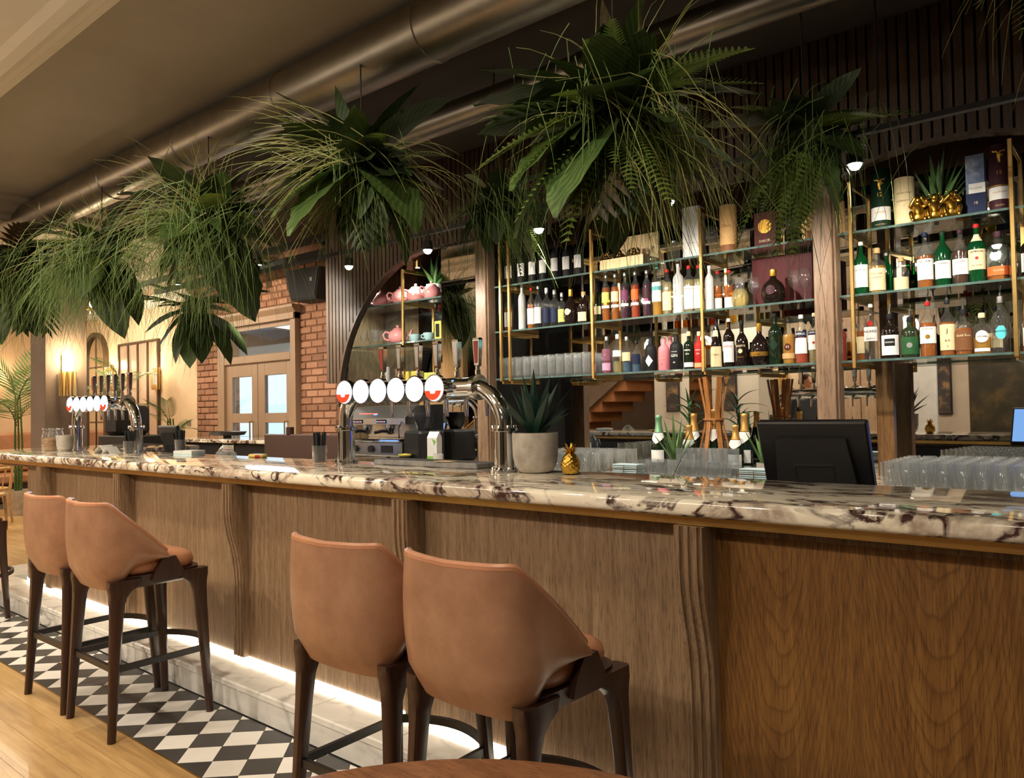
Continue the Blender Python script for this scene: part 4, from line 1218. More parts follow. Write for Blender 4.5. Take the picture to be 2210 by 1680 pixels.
def bottle(u, vtop, zsh, Y, wpx, shape, glass, label, liq=None, level=.7, cap='black', lab=None, z0=.12, z1=.5, txt=None, txc='black', tsz=.2, extra=None, grp='bottles on the back bar', pour=False, h=None, rz=.12, ang=68):
    """one bottle: bottom on the shelf, top at picture height vtop, width from the picture at its own distance"""
    p = at(u, vtop, Y); d = depth(p)
    r = wpx / 2 * d / FPX * .95
    H = h or (p.z - zsh)
    t = thing('bottle', label, 'bottle', (p.x, Y, zsh + .0005), rz, grp)
    prof, capz = SHAPES[shape]
    body = MB().lathe([(a * r, b * H) for a, b in prof], 18).build('glass_body', glass, t, ang=50)
    if liq:
        pp = [(a * r * .93 + (0 if a > .01 else 0), max(.004, b * H)) for a, b in prof if b <= level]
        k = next(i for i, (a, b) in enumerate(prof) if b > level)
        (a0, b0), (a1, b1) = prof[k - 1], prof[k]; f = (level - b0) / (b1 - b0)
        pp.append(((a0 + (a1 - a0) * f) * r * .93, level * H)); pp.append((.001, level * H))
        MB().lathe(pp, 16).build('liquid', LIQ[liq], t, ang=50)
    rc = prof[-1][0] * r
    if cap:
        MB().lathe([(rc * 1.12, capz * H), (rc * 1.16, capz * H + .002), (rc * 1.16, H - .003), (rc * .95, H), (.0005, H)] if cap != 'foil' else [(rc, .9 * H), (.0005, H)], 14).build('cap', P(cap), t)
    if pour:
        MB().tube([(0, 0, H), (0, 0, H + .02), (.006, 0, H + .055)], [.008, .005, .003], 8).build('pourer', BLACK, t)
    if lab:
        def rad(s):
            for (a0, b0), (a1, b1) in zip(prof, prof[1:]):
                if b0 <= s <= b1 and b1 > b0: return (a0 + (a1 - a0) * (s - b0) / (b1 - b0)) * r
            return r
        pr = [(rad(z0 + (z1 - z0) * k / 6) * 1.012 + .0006, (z0 + (z1 - z0) * k / 6) * H) for k in range(7)]
        lo = MB().lathe(pr, 14, (0, 0, 0), -pi / 2 - radians(ang), -pi / 2 + radians(ang)).build('paper_label', P(lab), t, ang=60)
        if txt:
            for line in (txt if isinstance(txt, list) else [txt]):
                s_, fz, sz, cc = line if isinstance(line, tuple) else (line, (z0 + z1) / 2, tsz, txc)
                rr = rad(fz) * 1.03 + .0024
                text(s_, sz * r, rr, 0, P(cc), lo, fz * H)
    elif txt:
        for line in (txt if isinstance(txt, list) else [txt]):
            s_, fz, sz, cc = line if isinstance(line, tuple) else (line, .35, tsz, txc)
            text(s_, sz * r, r * 1.03 + .0024, 0, P(cc), body, fz * H)
    if extra:
        for e in extra:   # (kind, colour, z fraction low, high, half angle or radius)
            if e[0] == 'band':
                a = radians(e[4] if len(e) > 4 else 180); full = a > 3.1
                def rad2(s):
                    for (a0, b0), (a1, b1) in zip(prof, prof[1:]):
                        if b0 <= s <= b1 and b1 > b0: return (a0 + (a1 - a0) * (s - b0) / (b1 - b0)) * r
                    return r
                pr = [(rad2(e[2] + (e[3] - e[2]) * k / 4) * 1.02 + .001, (e[2] + (e[3] - e[2]) * k / 4) * H) for k in range(5)]
                if full: MB().lathe(pr, 18).build('label_band', P(e[1]), t)
                else: MB().lathe(pr, 10, (0, 0, 0), -pi / 2 - a, -pi / 2 + a).build('label_band', P(e[1]), t)
            elif e[0] in ('disc', 'diamond', 'shield'):
                R = r * 1.02 + .0016; rad_ = e[3] * r; zc = e[2] * H; n = {'disc': 20, 'diamond': 4, 'shield': 8}[e[0]]
                ring = []
                for k in range(n):
                    a = 2 * pi * k / n + (pi / 2 if n == 4 else pi / 8 if n == 8 else 0)
                    x_, z_ = rad_ * cos(a), rad_ * sin(a) * (1.35 if n != 20 else 1)
                    ring.append((x_, z_))
                fine = []
                for k in range(n):
                    a_, b_ = ring[k], ring[(k + 1) % n]
                    for q in range(3): fine.append((a_[0] + (b_[0] - a_[0]) * q / 3, a_[1] + (b_[1] - a_[1]) * q / 3))
                vs = [(R * sin(x_ / R), -R * cos(x_ / R), zc + z_) for x_, z_ in fine]; c = len(vs)
                half = [(R * sin(x_ * .5 / R), -R * cos(x_ * .5 / R), zc + z_ * .5) for x_, z_ in fine]
                vs += half + [(0, -R, zc)]
                fs = [(k, (k + 1) % c, c + (k + 1) % c, c + k) for k in range(c)] + [(c + k, c + (k + 1) % c, 2 * c) for k in range(c)]
                MB().add(vs, fs).build('label_emblem', P(e[1]), t, fix=False)
    return t


YF = 4.50
S1, S2, S3 = SH
B = bottle
G = 'spirits on the lowest shelf beneath the second arch'
B(1878, 656, S1, YF, 29, 'std', CLEAR, 'clear white rum bottle with a red disc above its label', None, .7, 'white', 'white', .33, .58, [('BACARDI', .50, .5, 'black'), ('SUPERIOR', .37, .3, 'black')], extra=[('disc', 'red', .64, .42)], grp=G)
B(1920, 678, S1, YF, 37, 'squat', DARKG, 'dark handled rum bottle with a black tag on a white label', None, .7, 'black', 'white', .08, .52, [('KRAKEN', .36, .26, 'white')], extra=[('band', 'black', .28, .44, 34)], grp=G, pour=True)
B(1963, 684, S1, YF, 37, 'squat', OLIVE, 'squat olive green rum bottle with a dark framed label', None, .7, 'black', 'green', .08, .50, None, extra=[('disc', 'grey', .3, .33)], grp=G, pour=True)
B(2001, 652, S1, YF, 34, 'std', CLEAR, 'amber rum bottle with a red cap and square white label', 'amber', .62, 'red', 'white', .24, .54, [('MOUNT GAY', .50, .24, 'black')], extra=[('disc', 'gold', .36, .3)], grp=G, pour=True)
B(2043, 648, S1, YF, 32, 'std', CLEAR, 'amber rum bottle with a tall pale label marked J', 'amber', .60, 'black', 'cream', .10, .56, [('J', .44, .8, 'wine'), ('& A', .27, .4, 'wine'), ('T', .16, .4, 'wine')], grp=G, pour=True)
B(2078, 668, S1, YF, 36, 'squat', CLEAR, 'copper coloured spirit with a brown label, before the round yellow label', 'amber', .58, 'black', 'brownl', .10, .52, [('Gold Roo', .42, .42, 'cream')], grp=G, pour=True)
B(2118, 676, S1, YF, 37, 'squat', CLEAR, 'tequila bottle with a round yellow and white label', 'gold', .40, 'cream', None, 0, 0, [('CAZCABEL', .42, .28, 'black')], extra=[('disc', 'white', .42, .74), ('band', 'white', .06, .14, 50)], grp=G)
B(2158, 640, S1, YF, 36, 'squat', CLEAR, 'clear tequila bottle with a turquoise shield label', None, .5, 'silver', None, 0, 0, [('BATANGA', .38, .27, 'black')], extra=[('shield', 'turq', .36, .66), ('band', 'navy', .29, .33, 30)], grp=G, pour=True)
for u, lb_ in ((1853, 'amber bottle half hidden behind the brass post'), (2060, 'amber bottle in the second row behind the J label'), (2140, 'clear bottle in the second row behind the tequilas')):
    B(u + 6, 662, S1, 4.66, 30, 'std', CLEAR, lb_, 'amber' if u < 2100 else None, .55, 'black', 'cream', .15, .45, grp=G)
G = 'whiskies on the middle shelf beneath the second arch'
B(1857, 523, S2, YF, 30, 'std', GREENG, 'green whisky bottle with a white label beside the brass post', None, .7, 'white', 'white', .14, .56, [('LAPHROAIG', .46, .28, 'black'), ('10', .3, .3, 'black')], grp=G)
B(1892, 536, S2, YF, 36, 'squat', CLEAR, 'pale gold whisky bottle with a cream label', 'gold', .6, 'tan', 'cream', .06, .54, [('THE BALVENIE', .42, .22, 'brownl'), ('DOUBLEWOOD', .34, .18, 'brownl')], grp=G)
B(1912, 546, S2, 4.66, 26, 'std', GREENG, 'green bottle tucked behind the cream labelled whisky', None, .6, 'silver', None, grp=G)
B(1944, 556, S2, 4.55, 32, 'squat', CLEAR, 'short clear whisky bottle with a cork stopper', None, .4, 'tan', 'cream', .04, .42, grp=G)
B(1995, 503, S2, YF, 34, 'std', CLEAR, 'amber whisky bottle with a tall white label and navy cap', 'amber', .58, 'navy', 'white', .15, .52, [('TALISKER', .47, .34, 'navy'), ('10', .2, .3, 'grey')], grp=G)
B(2033, 500, S2, YF, 33, 'std', GREENG, 'green whisky bottle with a white label and dark cap', None, .6, 'dgreen', 'white', .14, .46, [('Glenfiddich', .41, .3, 'grey'), ('12', .26, .4, 'grey')], grp=G)
B(2071, 496, S2, YF, 34, 'std', CLEAR, 'brown whisky bottle with a white label and brown cap', 'brown', .62, 'plum', 'white', .18, .46, [('Glenfiddich', .41, .3, 'grey'), ('15', .28, .4, 'grey')], grp=G)
B(2106, 484, S2, YF, 35, 'std', GREENG, 'green whiskey bottle with a red cap and cream label', None, .6, 'red', 'cream', .22, .56, [('JAMESON', .52, .36, 'dgreen'), ('IRISH WHISKEY', .29, .18, 'dgreen')], extra=[('disc', 'red', .41, .2), ('band', 'cream', .70, .82, 60)], grp=G)
B(2153, 500, S2, YF, 47, 'squat', CLEAR, 'broad clear bourbon bottle with an orange label', 'amber', .12, 'plum', 'orange', .10, .28, [('FRONTIER', .19, .2, 'cream')], grp=G)
B(2222, 494, S2, YF, 38, 'std', DARKG, 'dark bottle with a white label past the tall brass post', None, .6, 'black', 'white', .12, .5, grp=G)
B(2225, 655, S1, YF, 36, 'std', CLEAR, 'clear bottle past the tall brass post on the lowest shelf', 'gold', .5, 'black', 'white', .12, .5, grp=G)
B(2250, 500, S2, YF, 36, 'std', GREENG, 'green bottle past the tall brass post', None, .6, 'red', 'cream', .12, .5, grp=G)

G = 'liqueurs on the lowest shelf between the gins and the timber post'
B(1545, 686, S1, YF, 27, 'cone', DARKG, 'brown friar shaped liqueur bottle with a cream label', None, .6, 'black', 'cream', .02, .42, [('Frangelico', .26, .34, 'brownl')], extra=[('band', 'cream', .62, .74, 40)], grp=G)
B(1572, 688, S1, YF, 25, 'std', DARKG, 'dark red fruit cup bottle with a white label and white cap', None, .6, 'white', 'white', .10, .52, [("PIMM'S", .42, .52, 'red'), ('No 1', .22, .3, 'navy')], grp=G)
B(1600, 692, S1, YF, 29, 'jug', DARKG, 'black cream liqueur bottle with an oval picture label', None, .6, 'black', None, .1, .5, [('BAILEYS', .44, .46, 'cream'), ('ORIGINAL', .2, .26, 'gold')], extra=[('disc', 'cream', .33, .34)], grp=G)
B(1638, 698, S1, YF, 42, 'round', DARKG, 'squat round raspberry liqueur with a gold crown and band', None, .6, 'gold', None, 0, 0, [('ROYALE', .26, .2, 'wine')], extra=[('band', 'gold', .22, .32)], grp=G)
B(1671, 676, S1, YF, 29, 'std', DKGREEN, 'dark green herbal liqueur with a diamond shaped label', None, .6, 'black', None, 0, 0, None, extra=[('diamond', 'dgreen', .38, .7)], grp=G)
B(1701, 690, S1, YF, 28, 'std', CLEAR, 'golden liqueur bottle with a round label marked 43', 'gold', .66, 'black', None, .06, .2, [('43', .38, .62, 'cream')], extra=[('disc', 'wine', .38, .55), ('band', 'tan', .12, .24)], grp=G)
B(1728, 680, S1, YF, 29, 'cone', CLEAR, 'orange aperitif bottle with a white label', 'orange', .56, 'white', 'white', .20, .52, [('APEROL', .6, .48, 'white')], extra=[('band', 'navy', .54, .66, 75)], grp=G)
B(1757, 676, S1, YF, 28, 'std', CLEAR, 'pale bitter bottle lettered across a dark band, against the timber post', 'pale', .5, 'cream', 'white', .26, .56, [('CAMPARI', .60, .4, 'white')], extra=[('band', 'navy', .555, .64, 75), ('disc', 'red', .4, .2)], grp=G)
B(1816, 690, S1, YF, 20, 'std', CLEAR, 'red bitter bottle between the timber post and the brass post', 'red', .75, 'red', None, grp=G)
G = 'spirits on the middle shelf of the liqueur bay'
B(1530, 574, S2, YF, 20, 'tall', FROST, 'white coconut rum bottle against the brass frame', None, .6, 'white', None, grp=G)
B(1548, 586, S2, 4.56, 22, 'tall', CLEAR, 'first of two amber bottles with red caps behind the brass frame', 'amber', .62, 'red', 'white', .02, .32, grp=G)
B(1573, 584, S2, 4.56, 22, 'tall', CLEAR, 'second of two amber bottles with red caps, beside the pineapple decanter', 'amber', .62, 'red', 'white', .02, .32, grp=G)
COG = B(1668, 582, S2, YF, 54, 'round', DARKG, 'round dark cognac bottle with a gold stopper before the burgundy case', None, .6, 'gold', None, extra=[('disc', 'plum', .38, .4)], grp=G)
G = 'syrups on the middle shelf past the stemware'
syr = [(1307, 594, 'lime', 'gold', 'silver', 'lime labelled syrup next to the brass frame', 'amber'), (1327, 592, 'cream', 'gold', 'silver', 'yellow syrup bottle with a pale label', 'amber'), (1348, 589, 'violet', 'purple', 'silver', 'dark berry syrup with a violet label', 'purple'), (1370, 587, 'orange', 'red', 'silver', 'red orange syrup with a peach label', 'orange'), (1395, 584, 'plum', 'purple', 'silver', 'dark purple syrup with a plum label', 'purple')]
for u, v, lc, lq, cp, lb_, l2 in syr:
    B(u, v, S2, YF, 19, 'tall', CLEAR, lb_, l2, .72, cp, lc, .40, .62, None, extra=[('band', 'white', .28, .34, 70)], grp=G)
B(1417, 573, S2, YF, 23, 'tall', CLEAR, 'pale yellow syrup with a teal cap and white label', 'gold', .45, 'teal', 'white', .28, .66, None, extra=[('band', 'teal', .50, .58, 66)], grp=G)
B(1439, 582, S2, YF, 22, 'tall', CLEAR, 'pale yellow syrup with a red cap', 'pale', .72, 'red', 'cream', .1, .5, grp=G)
B(1463, 570, S2, YF, 25, 'tall', FROST, 'tall frosted white bottle with upright lettering', None, .7, 'silver', None, grp=G)
B(1486, 574, S2, YF, 23, 'tall', CLEAR, 'first syrup with a red and white cap and a white fruit label', 'pale', .7, 'red', 'white', .08, .56, [('MONIN', .5, .46, 'black')], grp=G)
B(1506, 573, S2, YF, 21, 'tall', CLEAR, 'second syrup with a red and white cap, by the brass frame', 'pale', .7, 'red', 'white', .08, .56, [('MONIN', .5, .46, 'black')], grp=G)
B(1290, 610, S2, YF, 17, 'fizz', DKGREEN, 'slim green bottle against the brass frame of the syrups', None, .7, 'black', 'cream', .2, .4, grp=G)
G = 'gins on the lowest shelf past the stemware'
B(1309, 727, S1, YF, 22, 'squat', CLEAR, 'pink gin in a clear square shouldered bottle with a mauve label', 'pinkl', .5, 'silver', 'mauve', .34, .66, [('GIN', .5, .4, 'peach')], extra=[('band', 'lilac', .08, .28, 66)], grp=G)
B(1332, 722, S1, YF, 22, 'squat', CLEAR, 'clear gin with a white band label and white stopper', 'pale', .3, 'white', 'white', .42, .58, grp=G)
B(1352, 727, S1, YF, 21, 'squat', CLEAR, 'clear gin with a blue base and small cream label', 'blue', .28, 'silver', 'cream', .32, .56, grp=G)
B(1373, 735, S1, YF, 21, 'squat', CLEAR, 'clear gin with a dark blue label', 'blue', .3, 'black', 'navy', .26, .56, grp=G)
B(1404, 728, S1, YF, 27, 'gin', P('black'), 'black gin bottle with a white diamond label', None, .6, 'black', None, extra=[('diamond', 'white', .30, .72)], grp=G)
B(1432, 730, S1, YF, 26, 'gin', P('pink', .35), 'matt pink gin bottle beside the black one', None, .6, 'brownl', None, 0, 0, [('PINK', .46, .34, 'peach'), ('GIN', .36, .34, 'peach'), ('Y', .18, .5, 'plum')], grp=G)
B(1446, 726, S1, 4.68, 22, 'gin', P('pink', .35), 'second pink gin bottle standing behind', None, .6, 'pink', None, grp=G)
B(1459, 722, S1, 4.47, 30, 'gin', P('black', .35), 'black gin bottle lettered in white', None, .6, 'black', None, 0, 0, [('DISTILLED', .5, .2, 'white'), ('GIN', .39, .62, 'white'), ('88', .2, .3, 'white')], grp=G)
B(1486, 716, S1, YF, 24, 'squat', DKGREEN, 'green gin bottle with a cork and white lettering', None, .6, 'cream', None, 0, 0, [('ARBOL', .5, .42, 'white'), ('GIN', .4, .42, 'white')], extra=[('band', 'white', .06, .18, 66)], grp=G)
B(1508, 716, S1, YF, 22, 'squat', P('red', .2), 'red gin bottle with white lettering by the brass frame', None, .6, 'cream', None, 0, 0, [('CEREZA', .5, .36, 'white'), ('GIN', .4, .42, 'white')], extra=[('band', 'peach', .04, .16, 66)], grp=G)
B(1527, 712, S1, 4.56, 18, 'std', CLEAR, 'cream labelled bottle hidden behind the brass frame of the gins', 'amber', .6, 'black', 'cream', .1, .5, grp=G)
G = 'bottles on the top shelf past the stemware'
B(1408, 532, S3, YF, 25, 'jug', CLEAR, 'round clear decanter bottle on the top shelf', None, .4, 'silver', None, grp=G)
B(1454, 520, S3, YF, 28, 'jug', CLEAR, 'round clear decanter bottle beside the white carton', None, .4, 'silver', None, grp=G)
G = 'dark wine bottles on the top shelf over the stemware'
wl = ['right behind the paired brass uprights', 'first past the brass uprights', 'second past the brass uprights', 'third past the brass uprights', 'fourth past the brass uprights', 'fifth past the brass uprights', 'last before the brass frame']
for k, (u, v) in enumerate(((1099, 562), (1126, 554), (1150, 551), (1173, 548), (1198, 543), (1223, 540), (1248, 536))):
    B(u, v - 26, S3, YF, 22, 'std', P('black', .2), 'black wine bottle with a white label, ' + wl[k], None, .6, 'black', 'white', .2, .52, ang=52, grp=G)
G = 'spirits on the middle shelf over the stemware'
mid = [(1098, 634, 20, 'tall', CLEAR, 'red', 'white', 'amber', 'red and white labelled bottle between the brass uprights'), (1126, 614, 18, 'tall', FROST, 'silver', None, None, 'tall frosted bottle beside the brass uprights'), (1146, 622, 19, 'std', CLEAR, 'red', 'white', 'amber', 'red capped bottle with a white label'), (1161, 618, 19, 'std', CLEAR, 'silver', 'white', None, 'clear bottle with a pale square label'), (1179, 622, 20, 'squat', CLEAR, 'white', 'navy', None, 'clear bottle with a navy band'), (1196, 626, 20, 'squat', CLEAR, 'silver', 'navy', None, 'clear bottle with a dark blue label'), (1212, 632, 18, 'squat', CLEAR, 'silver', 'lime', None, 'clear bottle with a dull green label')]
for u, v, w, sh, gl_, cp, lc, lq, lb_ in mid:
    B(u, v, S2, YF, w, sh, gl_, lb_ + ' over the stemware', lq, .6, cp, lc, .12, .5, grp=G)
B(1231, 625, S2, YF, 34, 'round', DARKG, 'round black liqueur with an oval cream label over the stemware', None, .6, 'gold', None, extra=[('disc', 'cream', .36, .42)], grp=G)
B(1259, 630, S2, YF, 27, 'squat', DARKG, 'dark square bottle with a cream label over the stemware', None, .6, 'tan', 'cream', .08, .36, grp=G, ang=50)

# vertical lettering on the frosted bottle
for o in list(COL.objects):
    if o.get('label') == 'tall frosted white bottle with upright lettering':
        text('MANGO VODKA', .026, .034, 0, P('black'), o.children[0], .12, vertical=True)
        MB().lathe([(.0345, .2), (.0345, .225)], 8, (0, 0, 0), -pi / 2 - .35, -pi / 2 + .35).build('label_emblem', P('orange'), o)

# --- tubes, cartons and ornaments on the shelves


def tube(u, vtop, zsh, Y, wpx, c, label, bands=(), txt=(), metal=None):
    p = at(u, vtop, Y); r = wpx / 2 * depth(p) / FPX; H = p.z - zsh
    t = thing('gift_tube', label, 'gift tube', (p.x, Y, zsh + .0005), .12, 'whisky tubes on the top shelf')
    MB().lathe([(.001, 0), (r, 0), (r, H - .012), (r * .985, H - .011), (r * .985, H - .008)], 28).build('tube', P(c), t, ang=40)
    MB().lathe([(r, H - .008), (r, H - .002), (r - .004, H), (.001, H)], 28).build('lid', P(metal or c), t, ang=40)
    for (bc, a, b_, half) in bands:
        if half >= 180: MB().lathe([(r + .0006, a * H), (r + .0006, b_ * H)], 28).build('label_band', P(bc), t)
        else: MB().lathe([(r + .0008, a * H), (r + .0008, b_ * H)], 14, (0, 0, 0), -pi / 2 - radians(half), -pi / 2 + radians(half)).build('label_band', P(bc), t)
    for (s, z, sz, cc) in txt: text(s, sz * r, r + .0015, 0, P(cc), t, z * H)
    return t


STAG = [(-.02, -.5), (.12, -.5), (.1, -.1), (.32, .05), (.3, .2), (.1, .18), (.2, .34), (.48, .4), (.46, .62), (.36, .48), (.12, .46), (0, .3), (-.12, .46), (-.36, .48), (-.46, .62), (-.48, .4), (-.2, .34), (-.1, .18), (-.12, -.05)]


def stag(t, r, z, s):
    R = r + .0015
    vs = [(R * sin(x * s / R), -R * cos(x * s / R), z + y * s) for x, y in STAG]
    MB().add(vs, [tuple(range(len(vs)))]).build('stag_emblem', P('gold'), t, smooth=False, fix=False)


tg = tube(1899, 368, S3, YF, 39, 'dgreen', 'dark green whisky tube marked 12', [('white', .14, .36, 75)], [('12', .56, .62, 'gold'), ('Glenfiddich', .27, .3, 'tan'), ('SINGLE MALT', .07, .2, 'tan')], 'dgreen')
stag(tg, 39 / 2 * depth(at(1899, 368, YF)) / FPX, .24, .06)
tube(1951, 386, S3, YF, 41, 'cream', 'cream whisky tube lettered in brown beside the gold monkeys', [('tan', .0, .04, 180)], [('THE BALVENIE', .66, .24, 'brownl'), ('DOUBLEWOOD', .5, .2, 'brownl'), ('12', .4, .2, 'brownl')])
tube(1972, 396, S3, 4.68, 36, 'cream', 'second cream whisky tube standing behind the gold monkeys')
tp = tube(2154, 316, S3, YF, 40, 'plum', 'dark purple whisky tube marked 15', [('white', .17, .36, 75), ('gold', .37, .385, 180)], [('15', .57, .6, 'gold'), ('Glenfiddich', .28, .3, 'tan'), ('SOLERA', .08, .26, 'tan')], 'plum')
stag(tp, 40 / 2 * depth(at(2154, 316, YF)) / FPX, .27, .06)
tube(1571, 445, S3, YF, 37, 'tan', 'tan whisky tube beside the small tasting glass', [('brownl', .03, .16, 20), ('brownl', .03, .16, 62)], [('Oban', .55, .5, 'brownl')])
tube(1744, 410, S3, YF, 30, 'tan', 'tan whisky tube against the timber post', [('brownl', .03, .18, 22)], [('Oban', .55, .5, 'brownl')])
tube(1812, 436, S3, YF, 20, 'tan', 'tan whisky tube between the timber post and the brass frame')


def carton(u0, u1, vtop, zsh, Y, dep, c, label, rz=.05, name='gift_carton'):
    p = at(u0, vtop, Y); q = at(u1, vtop, Y); w = q.x - p.x; H = p.z - zsh
    t = thing(name, label, 'box', ((p.x + q.x) / 2, Y + dep / 2, zsh + .0005), rz, None)
    MB().cbox(-w / 2, -dep / 2, 0, w / 2, dep / 2, H, .0015).build('carton', P(c) if isinstance(c, str) else c, t, smooth=False)
    return t, w, H


BLUEBOX = speckled('misty_blue_print', col(44, 58, 100), col(112, 128, 160), col(196, 204, 214), 9, .4, 0)
t, w, H = carton(2081, 2122, 338, S3, YF - .02, .1, BLUEBOX, 'tall blue carton with a misty print and a white panel')
MB().box(-w / 2 - .001, -.0515, .0, w / 2 + .001, -.0502, H * .36).build('lower_panel', P('dblue'), t, smooth=False)
lp = MB().box(-w / 2 * .7, -.0535, H * .36, w / 2 + .002, -.0516, H * .52).build('title_panel', P('white'), t, smooth=False)
text('TALISKER', .014, 0, -.0545, P('grey'), lp, H * .44)
text('10', .02, 0, -.0545, P('cream'), t, H * .2)
t, w, H = carton(1471, 1507, 450, S3, YF - .03, .09, 'white', 'plain white bottle carton beside the brass frame of the gins')
text('CRISTAL', .014, 0, -.0462, P('grey'), t, H * .3)
t, w, H = carton(1626, 1672, 462, S3, 4.56, .1, 'wine', 'burgundy carton with a gold roundel on the top shelf')
MB().tube([(0, -.0505, H * .62), (0, -.053, H * .62)], .042, 24).build('gold_roundel', P('gold'), t)
text('BARON', .022, 0, -.0535, P('cream'), t, H * .24)
t, w, H = carton(1622, 1752, 560, S2, 4.66, .06, 'wine', 'wide burgundy presentation case behind the cognac bottle', 0)
pw = at(1303, 566, YF); pw2 = at(1396, 560, YF)
t = thing('wooden_crate', 'shallow pale wooden crate on the top shelf above the syrups', 'crate', ((pw.x + pw2.x) / 2, 4.56, S3), 0)
w = pw2.x - pw.x
MB().box(-w / 2, -.11, 0, w / 2, .11, .01).box(-w / 2, -.11, .01, w / 2, -.1, .075).box(-w / 2, .1, .01, w / 2, .11, .075).box(-w / 2, -.1, .01, -w / 2 + .01, .1, .075).box(w / 2 - .01, -.1, .01, w / 2, .1, .075).build('crate', plain('pine_board', col(214, 186, 140), .6), t, smooth=False)
MB().box(-w / 2, .1, .076, w / 2, .11, .26).build('raised_lid', plain('pine_board', col(214, 186, 140), .6), t, smooth=False)


def monkey(loc, label, pose, mat=GOLD, s=1.0, rz=0):
    """seated gold monkey: one continuous skinned body, hands on eyes, ears or mouth"""
    V = {'hip': (0, 0, .018), 'chest': (0, 0, .05), 'neck': (0, -.002, .066), 'head': (0, -.006, .084), 'muz': (0, -.022, .079)}
    hand = {'eyes': (.010, -.026, .088), 'ears': (.024, -.004, .086), 'mouth': (.007, -.032, .077)}[pose]
    keys = list(V); pts = [V[k] for k in keys]; rad = [.022, .022, .011, .0175, .009]; ed = [(0, 1), (1, 2), (2, 3), (3, 4)]
    for sx in (-1, 1):
        n = len(pts)
        pts += [(sx * .021, 0, .057), (sx * .038, -.012, .056 if pose != 'ears' else .07), (sx * hand[0], hand[1], hand[2])]; rad += [.009, .007, .007]
        ed += [(1, n), (n, n + 1), (n + 1, n + 2)]
        n = len(pts)
        pts += [(sx * .02, -.006, .016), (sx * .034, -.03, .036), (sx * .026, -.036, .007), (sx * .026, -.05, .005)]; rad += [.013, .0105, .008, .006]
        ed += [(0, n), (n, n + 1), (n + 1, n + 2), (n + 2, n + 3)]
    me = bpy.data.meshes.new('body'); me.from_pydata(pts, ed, [])
    o = put('monkey_ornament', me, None, loc); o.rotation_euler = (0, 0, rz); o.scale = s if isinstance(s, tuple) else (s, s, s)
    m = o.modifiers.new('skin', 'SKIN')
    for i, sv in enumerate(me.skin_vertices[0].data):
        sv.radius = (rad[i], rad[i]); sv.use_root = (i == 0)
    o.modifiers.new('sub', 'SUBSURF').levels = 2; o.modifiers['sub'].render_levels = 2
    me.materials.append(mat); m.use_smooth_shade = True
    tag(o, label, 'ornament', 'gold monkeys on the top shelf')
    for sx in (-1, 1): MB().lathe([(.0005, -.002), (.007, -.001), (.0075, .001), (.0005, .002)], 10).build('ear', mat, o, (sx * .02, -.002, .09))
    return o


for u, pose, lb_ in ((1982, 'eyes', 'gold monkey covering its eyes, beside the cream tube'), (2018, 'ears', 'gold monkey covering its ears, in the middle of the three'), (2055, 'mouth', 'gold monkey covering its mouth, beside the blue carton')):
    p = at(u, 470, 4.455); monkey((p.x, 4.455, S3 + .001), lb_, pose, GOLD, (1.1, 1.1, 1.5), .25)
BRONZE = plain('dark_bronze', col(96, 70, 36), .35, 1, var=.2, vs=30)
for k, (u, pose) in enumerate(((1310, 'eyes'), (1340, 'mouth'), (1371, 'ears'))):
    p = at(u, 552, 4.56); monkey((p.x, 4.55, S3 + .011), 'bronze monkey in the pale crate, ' + ('nearest the stemware', 'in the middle', 'nearest the decanters')[k], pose, BRONZE, (1.1, 1.1, 1.5), .2)
p = at(2025, 420, 4.66)
t = thing('potted_aloe', 'spiky aloe in a grey pot behind the gold monkeys', 'potted plant', (p.x, 4.63, S3 + .0005))
MB().lathe([(.001, 0), (.05, 0), (.062, .09), (.056, .09), (.054, .075), (.001, .075)], 20).build('pot', CONCRETE, t)
agave(t, .075, .34, .022, 21, ALOE, 8, .85, 1.5, .2)

# glasses on the liqueur shelves
wineg = MB().lathe([(.001, .001), (.028, .001), (.028, .004), (.006, .008), (.0042, .02), (.004, .055), (.008, .062), (.024, .08), (.031, .105), (.028, .135), (.023, .155)], 18).mesh('wine_glass', thin_glass('fine_wine_glass', (.97, .98, .98), .015, edge=.7))
for u, v, zs, Y, s, lb_ in ((1606, 494, S3, 4.48, .95, 'beside the tan tube'), (1707, 466, S3, 4.48, 1.15, 'left of the last tan tube'), (1627, 598, S2, 4.47, .98, 'left of the cognac bottle'), (1714, 584, S2, 4.47, 1.05, 'right of the cognac bottle'), (1736, 580, S2, 4.5, 1.05, 'right of its twin by the timber post'), (1535, 490, S3, 4.5, .95, 'behind the brass frame')):
    p = at(u, v, Y); o = put('wine_glass', wineg, None, (p.x, Y, zs)); h = (p.z - zs) / .155; o.scale = (h, h, h)
    tag(o, 'stemmed tasting glass ' + lb_ + (' on the top shelf' if zs == S3 else ' on the middle shelf'), 'glass', 'tasting glasses')
p = at(1596, 596, YF)
t = thing('pineapple_decanter', 'cut glass pineapple decanter left of the tasting glass', 'decanter', (p.x, YF, S2))
MB().grid(lambda u, v: (lambda a, r: (r * cos(a), r * sin(a), .115 * v))(2 * pi * u, .05 * sin(pi * (.12 + .72 * v)) ** .6 * (1 + .06 * abs(sin(6 * 2 * pi * u / 2 + 14 * v) * sin(6 * 2 * pi * u / 2 - 14 * v)))), 48, 24, True).build('body', LIQ['pale'], t, ang=80)
MB().lathe([(.03, .112), (.026, .13), (.034, .185), (.032, .185)], 16).build('neck', GLASS, t)

# --- arched niche: teapots, cups, plant
PINKC = plain('pink_ceramic', col(226, 150, 150), .3, coat=.4)
BLUEC = plain('pale_blue_ceramic', col(160, 196, 200), .3, coat=.4)


